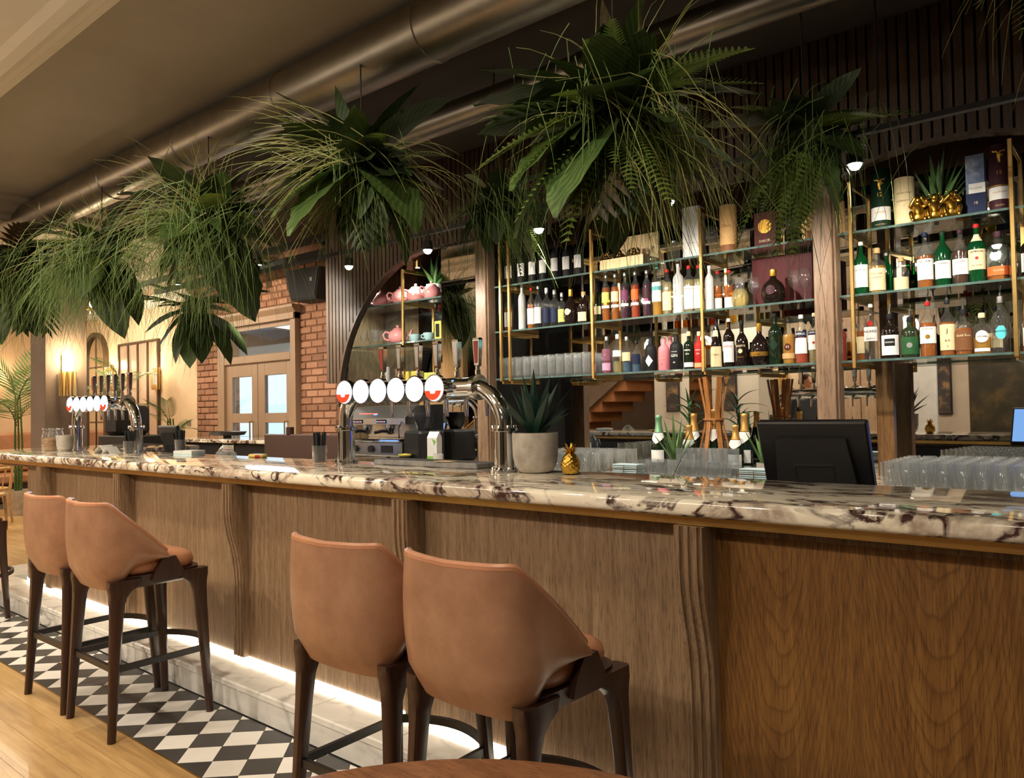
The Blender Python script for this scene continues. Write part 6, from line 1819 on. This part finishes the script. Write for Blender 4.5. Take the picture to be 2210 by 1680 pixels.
hanging((-1.56, 2.50, 2.52), 'largest hanging plant, ferns and pale curling grass, nearest of the row',
        [('broad', 'm', 207, .55, .52), ('broad', 'm', 228, .8, .54), ('broad', 'd', 218, .2, .56), ('broad', 'd', 165, .1, .46), ('fan', 'b', 250, .75, .42), ('fan', 'd', 268, .8, .40), ('oval', 'g', -28, .75, .50), ('lance', 'b', 75, .1, .40), ('lance', 'b', 95, .3, .36), ('oval', 'b', 60, .3, .30), ('fan', 'd', 178, .3, .42),
         ('fern', 'f', 192, .35, .54), ('fern', 'f', 204, .6, .52), ('fern', 'f', 215, .5, .58), ('fern', 'f', 226, .8, .5), ('fern', 'f', 236, .5, .55), ('fern', 'f', 248, .7, .46), ('fern', 'f', 170, 1.2, .34), ('fern', 'f', 20, 1.2, .34), ('fern', 'f', 255, 1.6, .34), ('fern', 'f', 300, 1.5, .38), ('fern', 'f', 120, 1.2, .32), ('fern', 'f', 340, 1.2, .36), ('fern', 'f', 275, 1.2, .4), ('lance', 'd', 20, .2, .46), ('lance', 'd', 150, .2, .45), ('broad', 'd', 270, .1, .46), ('broad', 'd', 300, .3, .42)],
        24, 101, .52, [(90, 1, [(-45, 35, .1, .9), (-80, 0, .3, 1.1)], .42, .64, LF_GRASS, .0032, 1.5, .09, 'grass_strands', .34), (70, 2, [(-75, -35, .2, .9)], .5, .72, LF_GRASS, .003, 1.3, .10, 'grass_strands', .26), (34, 3, [(40, 185, .2, .9)], .3, .5, LF_GRASS, .003, .9, .08, 'grass_strands', .25), (330, 4, [(215, 310, -.3, .5)], .26, .50, LF_FINE, .002, 1.6, .16, 'fine_grass', .02)], fern=14)
hanging((-3.07, 2.50, 2.64), 'second hanging plant with two broad pleated leaves and grass at one side',
        [('broad', 'm', 222, .95, .54), ('broad', 'm', 204, .6, .48), ('broad', 'm', -36, .95, .58), ('broad', 'd', -52, .2, .5), ('lance', 'd', 122, .1, .46), ('lance', 'd', 108, .2, .38), ('oval', 'd', 45, .1, .5), ('lance', 'd', 65, .2, .42), ('broad', 'd', 250, .4, .36), ('broad', 'd', 285, .3, .36), ('fan', 'd', 275, .5, .36), ('fern', 'f', 140, .6, .4), ('fern', 'f', 230, .9, .36), ('fern', 'f', 200, .5, .5), ('lance', 'm', 160, .3, .46), ('broad', 'd', 190, .2, .45)],
        20, 102, .48, [(120, 5, [(120, 215, 0, .8)], .42, .66, LF_GRASS, .0032, 1.0, .08, 'grass_strands', .05), (70, 6, [(-40, 40, 0, .8)], .4, .58, LF_GRASS, .0031, 1.2, .08, 'grass_strands', .05), (170, 7, [(240, 300, -.2, .6)], .3, .52, LF_FINE, .002, 1.4, .11, 'fine_grass', .02)], fern=6)
hanging((-4.59, 2.50, 2.62), 'third hanging plant, a mass of fine drooping grass with a jagged leaf',
        [('broad', 'd', -48, .3, .66), ('broad', 'd', -68, .1, .6), ('oval', 'd', 235, .2, .5), ('lance', 'd', 65, .1, .38), ('lance', 'b', 85, .2, .34), ('broad', 'd', 150, .2, .48), ('broad', 'd', 20, .1, .46), ('fern', 'f', 170, .5, .5)],
        18, 103, .5, [(560, 8, [(170, 340, -.1, .9)], .45, .74, LF_FINE, .0023, 1.5, .17, 'fine_grass', .03), (120, 9, [(60, 210, 0, .8)], .4, .6, LF_GRASS, .0031, .9, .1, 'grass_strands', .06)], fern=6)
hanging((-6.2, 2.50, 2.66), 'fourth hanging plant with drooping grass and dark pointed leaves beneath',
        [('oval', 'd', -75, .2, .62), ('oval', 'd', -50, .2, .6), ('lance', 'd', 80, 0, .36), ('broad', 'd', 150, .1, .44), ('broad', 'd', 30, .1, .5)],
        18, 104, .5, [(600, 10, [(180, 330, -.1, .9)], .45, .75, LF_FINE, .0023, 1.3, .17, 'fine_grass', .03), (80, 11, [(40, 200, 0, .8)], .4, .6, LF_GRASS, .0034, .8, .1, 'grass_strands', .06)], fern=6)
hanging((-8.0, 2.50, 2.80), 'farthest hanging plant with hand shaped leaves before the column',
        [('fan', 'd', 160, .2, .66), ('fan', 'd', 130, .1, .6), ('broad', 'd', 262, .4, .66), ('broad', 'd', 285, .3, .6), ('fan', 'd', -50, .2, .62), ('fan', 'd', -70, .4, .56), ('fan', 'b', 180, .3, .6)],
        20, 105, .55, [(560, 12, [(180, 350, -.1, .9)], .45, .8, LF_FINE, .0026, 1.2, .18, 'fine_grass', .03)], kinds='fan fan broad', fern=5, mats='ddb')
# second row nearer the shelves
hanging((-6.5, 3.4, 2.34), 'smaller dark hanging plant of rounded leaves above the palms and doorway',
        [('oval', 'd', 225, .3, .44), ('oval', 'd', 250, .4, .46), ('oval', 'm', 270, .4, .48), ('oval', 'd', 290, .4, .46), ('oval', 'd', -45, .2, .56), ('oval', 'd', -30, .2, .6), ('fan', 'd', 25, .2, .58), ('fan', 'd', 160, .2, .5), ('oval', 'd', 200, .2, .4)],
        8, 106, .38, [(120, 13, [(220, 330, -.1, .8)], .35, .55, LF_FINE, .0022, 1.2, .1, 'fine_grass', .03)], kinds='oval fan', fern=2, mats='ddd', lo=-50, hi=30)
hanging((-2.95, 3.4, 2.62), 'dark hanging plant behind the gap of the first and second of the front row',
        [('lance', 'd', 200, .2, .38), ('broad', 'd', 225, .2, .3), ('broad', 'd', 320, .1, .34), ('fern', 'f', 300, .2, .46), ('lance', 'm', 35, .3, .4)],
        12, 107, .4, [(170, 14, [(250, 340, -.1, .8)], .3, .5, LF_FINE, .0022, 1.2, .13, 'fine_grass', .03)], fern=5, mats='ddd', hi=20)
hanging((-1.16, 3.42, 2.58), 'dark hanging plant over the timber post with one pale rounded leaf',
        [('oval', 'g', 62, .9, .28), ('fern', 'f', 205, .3, .5), ('fern', 'f', 222, .2, .56), ('fern', 'f', 240, .2, .52), ('fern', 'f', 262, .3, .48), ('broad', 'd', 165, .1, .40), ('lance', 'b', 175, .3, .44), ('fern', 'f', 300, .2, .42), ('fern', 'f', 20, .3, .42)],
        12, 108, .38, [(130, 15, [(190, 285, -.1, .6)], .4, .66, LF_FINE, .002, 1.3, .14, 'fine_grass', .05)], fern=5, mats='ddd', hi=20)
hanging((-.06, 2.60, 2.74), 'hanging plant cut by the top corner of the picture beyond the largest one',
        [('fern', 'f', 205, .2, .48), ('fern', 'f', 218, .3, .5), ('fern', 'f', 190, .2, .46)], 10, 110, .38, [(80, 16, [(150, 260, -.1, .8)], .35, .5, LF_GRASS, .0023, 1.1, .09, 'grass_strands', .05)], fern=4)
# pale air-root tendrils hanging over the brass frames
for u, v, Y, lb_, n, sd in ((1431, 470, 3.5, 'pale air plant tendrils hanging before the white carton', 10, 41), (1541, 430, 4.25, 'pale air plant tendrils before the brass frame of the liqueurs', 8, 44)):
    p = at(u, v - 50, Y)
    t = thing('air_plant', lb_, 'air plant', tuple(p), 0, 'pale air plants')
    strands(t, n, sd, [(225, 315, -.3, .6)], .10, .22, leafmat('air_plant_silver', col(130, 160, 120), col(176, 196, 160), .6) if sd == 41 else bpy.data.materials['air_plant_silver'], .0018, 2.2, .02, 'tendrils', .22)
    MB().tube([(0, 0, -.02), (0, 0, (3.41 if Y > 4 else 3.42) - p.z)], .0016, 5).build('thread', BLACK_M, t)
# ================================================================== FAR WALL, SIDE ITEMS
p = at(563, 985, 3.0)
o = bpy.data.objects['watering_jug']; o.location = (p.x, 3.02, TILL_Z + .001); o['label'] = 'grey plastic jug standing behind the bar before the side counter'
JUGM = plain('grey_blue_plastic', col(120, 130, 138), .4)
MB().lathe([(.001, 0), (.06, 0), (.066, .02), (.06, .12), (.035, .17), (.02, .19), (.018, .2), (.001, .2)], 18).build('body', JUGM, o)
MB().tube([(.05, 0, .13), (.085, 0, .15), (.10, 0, .10), (.066, 0, .04)], .01, 8).build('handle', JUGM, o)
MB().tube([(-.05, 0, .06), (-.1, 0, .13), (-.12, 0, .16)], [.014, .01, .008], 8).build('spout', JUGM, o)
p = at(532, 985, 3.0)
t = thing('sauce_bottle', 'small olive bottle beside the grey plastic jug', 'bottle', (p.x, 3.02, TILL_Z + .001))
MB().lathe([(.001, 0), (.035, 0), (.036, .12), (.02, .15), (.014, .19), (.001, .19)], 14).build('glass_body', OLIVE, t)
MB().lathe([(.037, .04), (.037, .1)], 14, (0, 0, 0), -2.6, -.5).build('paper_label', P('lime'), t)

# wall speaker
t = thing('wall_speaker', 'black wedge loudspeaker fixed to the brick wall by the slatted screen', 'loudspeaker', (-7.0, 5.0, 2.77), .18)
MB().prism([(-.26, .17), (.26, .17), (.20, -.17), (-.16, -.17)], -.16, .12, 'y').build('cabinet', BLACK_M, t, smooth=False)
MB().prism([(-.245, .155), (.245, .155), (.19, -.155), (-.15, -.155)], -.172, -.1605, 'y').build('grille', plain('speaker_cloth', (.02, .018, .018), .8), t, smooth=False)
MB().box(.13, -.176, .02, .16, -.1725, .06).build('badge', STEEL, t, smooth=False)
MB().bar((0, .12, .0), (0, .29, .0), .1, .06).build('bracket', BLACK, t, smooth=False)
t = thing('ceiling_truss', 'dark suspended lighting rails over the brick wall and doorway', 'lighting rail', (0, 0, 0))
for y, z in ((4.85, 3.06), (4.6, 3.12)):
    MB().box(-10.3, y - .03, z - .03, -6.0, y + .03, z + .03).build('rail', BLACK_M, t, smooth=False)
for x in (-10.0, -8.8, -7.6, -6.4):
    MB().bar((x, 4.86, 3.06), (x, 4.58, 3.12), .03, .03).build('cross_tie', BLACK_M, t, smooth=False)
    MB().tube([(x, 4.72, 3.1), (x, 4.72, 3.42 if x > -7.9 else 3.27)], .008, 6).build('hanger_rod', BLACK_M, t)
for k, x in enumerate((-9.2, -8.3, -7.4)):
    t2 = thing('rail_spotlight', 'lit black spotlight under the rails, ' + ('over the plaster edge', 'over the doorway', 'beside the loudspeaker')[k], 'spotlight', (x, 4.6, 3.0), 0, 'spotlights under the rails')
    MB().lathe([(.001, .09), (.03, .09), (.035, 0), (.03, 0)], 14).build('head', BLACK_M, t2)
    MB().lathe([(.0001, .002), (.03, .002)], 14).build('lens', SPOT_E, t2)

# sconces
SC_E = emit('sconce_glow', (1.0, .80, .50), 9)


def sconce(loc, rz, label, big=False, light=14):
    t = thing('wall_sconce', label, 'wall light', loc, rz, 'wall sconces')
    MB().cbox(-.05, -.012, -.2, .05, 0, .2, .004).build('back_plate', BRASS, t, smooth=False)
    rods = MB()
    n = 9
    for k in range(n):
        a = pi + pi * k / (n - 1); MB().tube([(.075 * cos(a), -.03 + .075 * sin(a), -.24 if big else -.16), (.075 * cos(a), -.03 + .075 * sin(a), .02 if big else .16)], .0105, 8).build('glass_rod', BRASS if big and k % 2 else plain('amber_rod_glass', col(214, 176, 110), .15, coat=.5), t)
    MB().lathe([(.001, .0), (.05, .0), (.05, .17), (.001, .17)], 16, (0, -.045, .03 if big else -.08)).build('bulb', SC_E if not big else emit('sconce_glow_bright', (1.0, .88, .62), 26), t)
    d = Matrix.Rotation(rz, 3, 'Z') @ Vector((0, -.2, 0))
    lamp('sconce_light', 'POINT', (loc[0] + d.x, loc[1] + d.y, loc[2] + .2), light, (1.0, .76, .44), size=.06)
    return t


p = at(143, 800, 1); 
sconce((-8.998, 3.258, 1.86), pi / 2, 'bright brass rod sconce on the grey column', True, 22)
q = at(343, 818, 5.3); sconce((q.x, 5.298, q.z), 0, 'amber sconce on the cream wall beside the framed mirror', light=8)
q = at(243, 815, 5.3); sconce((q.x, 5.298, q.z), 0, 'amber sconce on the cream wall between the arched mirror and framed mirror', light=8)
sconce((-15.198, 4.35, 1.95), pi / 2, 'amber sconce on the far end wall above the banquette', light=8)
sconce((-15.198, 2.95, 1.95), pi / 2, 'amber sconce on the far end wall by the picture edge', light=8)

# arched mirror and framed mirror
FRAME_M = plain('dark_bronze_frame', col(92, 72, 54), .45, .3)
m0 = at(188, 860, 5.28); m1 = at(229, 860, 5.28)
cx0 = (m0.x + m1.x) / 2; hw = (m1.x - m0.x) / 2; zt = at(205, 728, 5.28).z
t = thing('arched_mirror', 'tall arched mirror in a dark frame on the cream wall', 'mirror', (cx0, 5.296, 0))
arc_ = [(hw * cos(pi * k / 20), zt - hw + hw * sin(pi * k / 20)) for k in range(21)]
MB().prism([(hw, .9)] + arc_ + [(-hw, .9)], -.02, 0, 'y').build('glass', MIRROR, t, smooth=False)
w2 = hw + .07
arc2 = [(w2 * cos(pi * k / 20), zt - hw + w2 * sin(pi * k / 20)) for k in range(21)]
out = [(w2, .83)] + arc2 + [(-w2, .83)]; inn = [(hw, .9)] + arc_ + [(-hw, .9)]
fm = MB(); n = len(out)
vs = [(x, y, z) for y in (-.06, 0) for ring in (out, inn) for x, z in ring]
fs = []
for k in range(n):
    k2 = (k + 1) % n
    fs += [(k, k2, n + k2, n + k), (2 * n + k, 3 * n + k, 3 * n + k2, 2 * n + k2), (k, 2 * n + k, 2 * n + k2, k2), (n + k, n + k2, 3 * n + k2, 3 * n + k)]
fm.add(vs, fs).build('frame', FRAME_M, t, smooth=False)
for z in (1.3, 1.75, 2.2): MB().box(-hw, -.03, z - .012, hw, -.021, z + .012).build('glazing_bar', FRAME_M, t, smooth=False)
MB().box(-.012, -.03, .9, .012, -.021, zt).build('glazing_bar', FRAME_M, t, smooth=False)
a = at(258, 740, 5.28); b = at(342, 735, 5.28); zt = (a.z + b.z) / 2
t = thing('framed_mirror', 'large rectangular mirror of tall panes in a thin brown frame', 'mirror', ((a.x + b.x) / 2, 5.296, 0)); w = (b.x - a.x) / 2
PINK_REFL = plain('pinkish_reflection', col(206, 176, 152), .25, .2, var=.05)  # pinkish reflection painted into the mirror panes
for k in range(4):
    x0, x1 = -w + 2 * w * k / 4, -w + 2 * w * (k + 1) / 4
    MB().cbox(x0 + .015, -.018, 1.0, x1 - .015, 0, zt - .03, .004).build('pane', PINK_REFL, t, smooth=False)
for k in range(5):
    x0 = -w + 2 * w * k / 4; MB().box(x0 - .015, -.04, .97, x0 + .015, 0, zt).build('bar', FRAME_M, t, smooth=False)
MB().box(-w, -.041, zt - .03, w, -.0005, zt).build('bar', FRAME_M, t, smooth=False)
MB().box(-w, -.041, .97, w, -.0005, 1.0).build('bar', FRAME_M, t, smooth=False)
# framed panels on the end wall
for k, y in enumerate((3.35, 2.5)):
    t = thing('paned_mirror', 'arched dark framed mirror on the far end wall, ' + ('beside the sconce over the banquette', 'cut by the picture edge')[k], 'mirror', (-15.196, y, 1.55))
    MB().cbox(0, -.28, -.4, .04, .28, .75, .01).build('frame', FRAME_M, t, smooth=False)
    for j in range(3): MB().box(.041, -.25 + j * .17, -.36, .046, -.1 + j * .17, .7).build('pane', MIRROR, t, smooth=False)
t = thing('wall_socket', 'small dark socket plate on the cream wall by the brick edge', 'socket', (at(408, 913, 5.3).x, 5.2985, at(408, 913, 5.3).z))
MB().cbox(-.05, -.012, -.04, .05, 0, .04, .004).build('plate', STEEL, t, smooth=False)
# potted palms by the cream wall
PALM = leafmat('palm_leaf', col(70, 92, 50), col(120, 138, 84), .45)


def palm_frond_mesh():
    m = MB()
    for k in range(13):
        s = .15 + .83 * k / 13; L = .42 * sin(pi * (.25 + .6 * s)) + .05
        for sg in (-1, 1):
            d = Vector((.75, sg * .62, -.35)).normalized(); nrm = Vector((-d.y, d.x, 0)).normalized() * .014; b = Vector((s, 0, .25 * s - .55 * s * s))
            m.add([b - nrm * .4, b + d * L * .5 - nrm, b + d * L, b + d * L * .5 + nrm, b + nrm * .4], [(0, 1, 3, 4), (1, 2, 3)])
    m.tube([(s, 0, .25 * s - .55 * s * s) for s in (0, .25, .5, .75, 1)], [.010, .009, .007, .005, .003], 5, False)
    return m.mesh('palm_frond', PALM, ang=80, fix=False)


pf_ = palm_frond_mesh()


def palm(loc, label, h, L, n, seed):
    t = thing('potted_palm', label, 'potted palm', loc, 0, 'potted palms by the cream wall')
    MB().lathe([(.001, 0), (.14, 0), (.19, .36), (.175, .36), (.17, .32), (.001, .32)], 18).build('pot', CONCRETE, t)
    r = random.Random(seed)
    for k in range(3): MB().tube([(.04 * k - .04, .02 * k, .32), (.05 * k - .06, .03 * k, h * .6), (.03 * k - .05, .02 * k, h)], [.02, .014, .01], 6).build('stem', LF_MID, t)
    for k in range(n):
        az = k * 2.39996; el = r.uniform(.0, 1.15)
        d = Vector((cos(el) * cos(az), cos(el) * sin(az), sin(el))); y = Vector((0, 0, 1)).cross(d).normalized(); z = d.cross(y)
        o = put('palm_frond', pf_, t, None, Matrix(((d.x, y.x, z.x, 0), (d.y, y.y, z.y, 0), (d.z, y.z, z.z, h * r.uniform(.75, 1.0)), (0, 0, 0, 1))) @ Matrix.Scale(L * r.uniform(.8, 1.1), 4))
    return t


q = at(300, 800, 4.8); palm((q.x - .3, 4.66, 0), 'tall potted palm before the framed mirror', 1.95, .52, 13, 3)
q = at(392, 830, 4.7); palm((-9.97, 4.86, 0), 'lower potted palm beside the brick edge', 1.35, .40, 9, 4)
palm((-12.6, 3.9, 0), 'potted palm between the column and the far end wall', 1.7, 1.0, 11, 5)
# dark service trolley with till behind the far tower
t = thing('service_cabinet', 'dark service cabinet with a coat over it behind the far beer tower', 'cabinet', (at(338, 930, 4.4).x - .12, 4.2, 0))
MB().cbox(-.45, -.25, 0, .45, .25, 1.16, .01).build('body', BLACK_M, t, smooth=False)
MB().cbox(-.42, -.2, 1.1605, -.02, .2, 1.52, .05).build('covered_top', plain('dark_cloth', (.03, .03, .032), .9), t)
# chandelier glimpsed between the plants
t = thing('crystal_chandelier', 'sparkling crystal chandelier glimpsed between the third and fourth plants', 'chandelier', (-11.3, 4.25, 2.86))
MB().tube([(0, 0, .12), (0, 0, .41)], .01, 6).build('stem', BRASS, t)
MB().lathe([(.16, 0), (.17, .02), (.16, .04), (.15, .02), (.16, 0)], 20).build('ring', BRASS, t)
cr = plain('crystal', (.9, .9, .88), .03, 1); ce = emit('candle_bulb', (1, .88, .66), 30)
for k in range(8):
    a = 2 * pi * k / 8
    MB().lathe([(.001, .04), (.018, .06), (.014, .10), (.001, .13)], 8, (.155 * cos(a), .155 * sin(a), 0)).build('bulb', ce, t)
    MB().lathe([(.001, -.09), (.014, -.05), (.001, -.01)], 6, (.155 * cos(a), .155 * sin(a), 0)).build('crystal_drop', cr, t, smooth=False)
lamp('chandelier_light', 'POINT', (-11.3, 4.25, 2.6), 30, CREAM, size=.15)

# ================================================================== NEAR SIDE OF THE ROOM (seen in the mirrors)
STEP = plain('oak_step', col(176, 116, 70), .5)
t = thing('staircase', 'wooden stairs rising along the near wall, seen in the mirror', 'stairs', (-10.4, -2.6, 0))
for k in range(13): MB().cbox(.27 * k, -.55, 0 if k < 1 else .19 * k - .02, .27 * k + .27, .55, .19 * (k + 1), .006).build('step', STEP, t, smooth=False)
MB().prism([(0, 0), (3.5, 2.5), (3.5, 3.3), (0, .85)], .56, .66, 'y').build('balustrade_wall', GREY_COL, t, smooth=False)
MB().tube([(0, .61, .92), (3.5, .61, 3.37 - .12)], .025, 8).build('handrail', BRASS, t)
struct(MB().cbox(-7.0, -2.35, 0, -6.1, -1.9, 3.27, .005).build('column_white', NEARW, smooth=False))
ART = speckled('dark_abstract_print', col(40, 34, 32), col(70, 60, 56), col(196, 150, 96), 5, .5, 0)
t = thing('wall_art', 'narrow dark abstract picture on the white pillar, seen in the mirror', 'picture', (-6.62, -1.898, 1.62))
MB().cbox(-.13, 0, -.32, .13, .03, .32, .004).build('frame', BLACK, t, smooth=False)
MB().box(-.11, .031, -.3, .11, .034, .3).build('print', ART, t, smooth=False)
SLATEG = speckled('slate_blue_paint', col(62, 68, 72), col(68, 74, 78), col(74, 80, 84), 2, .75, .05)
struct(MB().box(-7.5, -3.1, 0, -6.62, -2.95, 3.27).build('wall_front_slate', SLATEG, smooth=False))
struct(MB().box(-6.62, -3.1, 0, -3.3, -2.95, 3.27).build('wall_front_beige', speckled('warm_beige_paint', col(178, 160, 140), col(186, 168, 148), col(194, 176, 156), 2, .8, .05), smooth=False))
sconce((-6.2, -2.948, 1.95), pi, 'brass sconce on the beige near wall, seen in the mirror', True, 9)
for k in range(3):
    struct(MB().cbox(-5.2 + k * .34, -2.949, 0, -5.2 + k * .34 + .325, -2.90, 3.27, .01).build('wall_front_panel', wood('panel_ash', col(170, 138, 108), col(188, 156, 124), col(200, 170, 138), sc=(8, 8, .6)) if k == 0 else bpy.data.materials['panel_ash'], smooth=False))
t = thing('white_screen', 'tall plain white panel on the near side, seen in the mirror', 'panel', (-3.53, -1.9, 0))
MB().cbox(-.17, -.03, .2, .17, .03, 2.3, .01).build('panel', plain('white_laminate', (.8, .79, .76), .6), t, smooth=False)
for s in (-.13, .13): MB().box(s - .02, -.15, 0, s + .02, .15, .199).build('foot', STEEL, t, smooth=False)
struct(MB().box(-3.3, -3.1, 0, 2.2, -2.95, 3.27).build('wall_front_dark', speckled('dark_olive_panel', col(30, 26, 16), col(48, 40, 22), col(92, 74, 34), 3, .5, .1), smooth=False))
t = thing('wall_art', 'narrow dark picture on the beige near wall, seen in the mirror', 'picture', (-3.62, -2.948, 1.65))
MB().cbox(-.1, 0, -.45, .1, .03, .45, .004).build('frame', BLACK, t, smooth=False)
MB().box(-.08, .031, -.43, .08, .034, .43).build('print', ART, t, smooth=False)

# ================================================================== PERSON (reflected, half hidden by the post)


def person(loc, rz, label):
    t = thing('person', label, 'person', loc, rz)
    J = {'pel': (0, 0, .95), 'waist': (0, .01, 1.1), 'chest': (0, .0, 1.32), 'neck': (0, .0, 1.49), 'nk2': (0, -.02, 1.56),
         'shl': (.17, 0, 1.43), 'ell': (.24, -.02, 1.16), 'wrl': (.20, -.22, 1.12), 'shr': (-.17, 0, 1.43), 'elr': (-.23, .01, 1.15), 'wrr': (-.22, -.1, .93),
         'hil': (.09, 0, .90), 'knl': (.10, -.03, .50), 'anl': (.10, 0, .09), 'tol': (.11, -.15, .04), 'hir': (-.09, 0, .90), 'knr': (-.10, -.02, .50), 'anr': (-.11, .02, .09), 'tor': (-.12, -.13, .04)}
    rad = {'pel': .145, 'waist': .135, 'chest': .155, 'neck': .075, 'nk2': .055, 'shl': .075, 'ell': .05, 'wrl': .034, 'shr': .075, 'elr': .05, 'wrr': .034, 'hil': .10, 'knl': .065, 'anl': .048, 'tol': .035, 'hir': .10, 'knr': .065, 'anr': .048, 'tor': .035}
    ed = [('pel', 'waist'), ('waist', 'chest'), ('chest', 'neck'), ('neck', 'nk2'), ('chest', 'shl'), ('shl', 'ell'), ('ell', 'wrl'), ('chest', 'shr'), ('shr', 'elr'), ('elr', 'wrr'), ('pel', 'hil'), ('hil', 'knl'), ('knl', 'anl'), ('anl', 'tol'), ('pel', 'hir'), ('hir', 'knr'), ('knr', 'anr'), ('anr', 'tor')]
    ks = list(J)

    def skin(name, pts, edges, radii, mat, parent, lev=2):
        me = bpy.data.meshes.new(name); me.from_pydata(pts, edges, []); o = put(name, me, parent)
        md = o.modifiers.new('skin', 'SKIN'); md.use_smooth_shade = True
        for i, sv in enumerate(me.skin_vertices[0].data): sv.radius = (radii[i], radii[i] * .8); sv.use_root = i == 0
        s_ = o.modifiers.new('sub', 'SUBSURF'); s_.levels = lev; s_.render_levels = lev
        me.materials.append(mat); return o
    SKIN = plain('skin', col(206, 150, 118), .5); CLO = plain('black_clothes', (.02, .02, .022), .8)
    body = skin('body', [J[k] for k in ks], [(ks.index(a), ks.index(b)) for a, b in ed], [rad[k] for k in ks], CLO, t)
    hd = MB().grid(lambda u, v: (lambda a, b: ((.075 * sin(b) * cos(a)) * (1 - .12 * max(0, cos(b) * -1)), .098 * sin(b) * sin(a) - .01, .12 * -cos(b)))(2 * pi * u, pi * (.02 + .96 * v)), 20, 14, True)
    h = hd.build('head', SKIN, t, (0, -.025, 1.68), ang=80)
    MB().add([(-.012, -.1, -.02), (.012, -.1, -.02), (0, -.128, -.026), (0, -.102, .02)], [(0, 1, 2), (0, 2, 3), (2, 1, 3)]).build('nose', SKIN, h)
    for s in (-1, 1):
        MB().lathe([(.0005, -.006), (.01, 0), (.0005, .006)], 10, (s * .03, -.096, .012)).build('eye', BLACK, h)
        MB().lathe([(.0005, -.028), (.016, -.01), (.018, .012), (.0005, .026)], 10, (s * .074, -.005, -.005)).build('ear', SKIN, h)
    MB().cbox(-.024, -.098, -.058, .024, -.09, -.05, .003).build('mouth', plain('lips', col(160, 92, 80), .5), h, smooth=False)
    hr = MB().grid(lambda u, v: (lambda a, b: (.084 * sin(b) * cos(a), .106 * sin(b) * sin(a) + .004, .13 * cos(b) + .006))(2 * pi * u, pi * .56 * v), 20, 8, True)
    hr = [(x, y, z) for x, y, z in hr.v], hr.f
    keep = [f for f in hr[1] if not all(hr[0][i][1] < -.05 and hr[0][i][2] < .05 for i in f)]
    MB().add(hr[0], keep).build('hair', plain('brown_hair', col(70, 46, 30), .7), h, ang=80, fix=False)
    for sx, w in ((1, Vector(J['wrl'])), (-1, Vector(J['wrr']))):
        d = (w - Vector(J['ell' if sx > 0 else 'elr'])).normalized(); sd = d.cross(Vector((0, 0, 1))).normalized()
        if sd.length < .1: sd = Vector((1, 0, 0))
        pts = [w, w + d * .05, w + d * .09]; ee = [(0, 1), (1, 2)]; rr = [.028, .034, .03]
        for k, (o_, L) in enumerate(((-.03, .06), (-.01, .075), (.01, .07), (.028, .055))):
            b = len(pts); pts += [w + d * .095 + sd * o_, w + d * (.095 + L * .5) + sd * o_ + Vector((0, 0, -.006)), w + d * (.095 + L) + sd * o_ + Vector((0, 0, -.022))]; rr += [.011, .009, .008]; ee += [(2, b), (b, b + 1), (b + 1, b + 2)]
        b = len(pts); pts += [w + d * .04 + sd * .045, w + d * .08 + sd * .06]; rr += [.012, .009]; ee += [(1, b), (b, b + 1)]
        skin('hand', [tuple(p) for p in pts], ee, rr, SKIN, t, 1)
    return t


person((-4.46, -.3, 0), radians(115), 'person in black clothes seen only in the mirror, past the timber post')
# area lamps added behind the camera to brighten the mirrored room
for x, y in ((-6.0, -2.2), (-3.0, -2.0), (-.4, -2.0)):
    lamp('mirror_view_fill', 'AREA', (x, y + .6, 3.24), 60, CREAM, (x, y + .2, 0), .9)
struct(MB().box(-15.2, -3.1, 0, -11.2, -2.95, 3.27).build('wall_front_cream', PLASTER, smooth=False))
for x in (-14.6, -13.4, -12.2): sconce((x, -2.948, 1.95), pi, 'brass sconce on the cream near wall, ' + ('farthest', 'middle', 'nearest')[int((x + 14.7) / 1.1)] + ' of three, seen in the niche mirror', light=14)
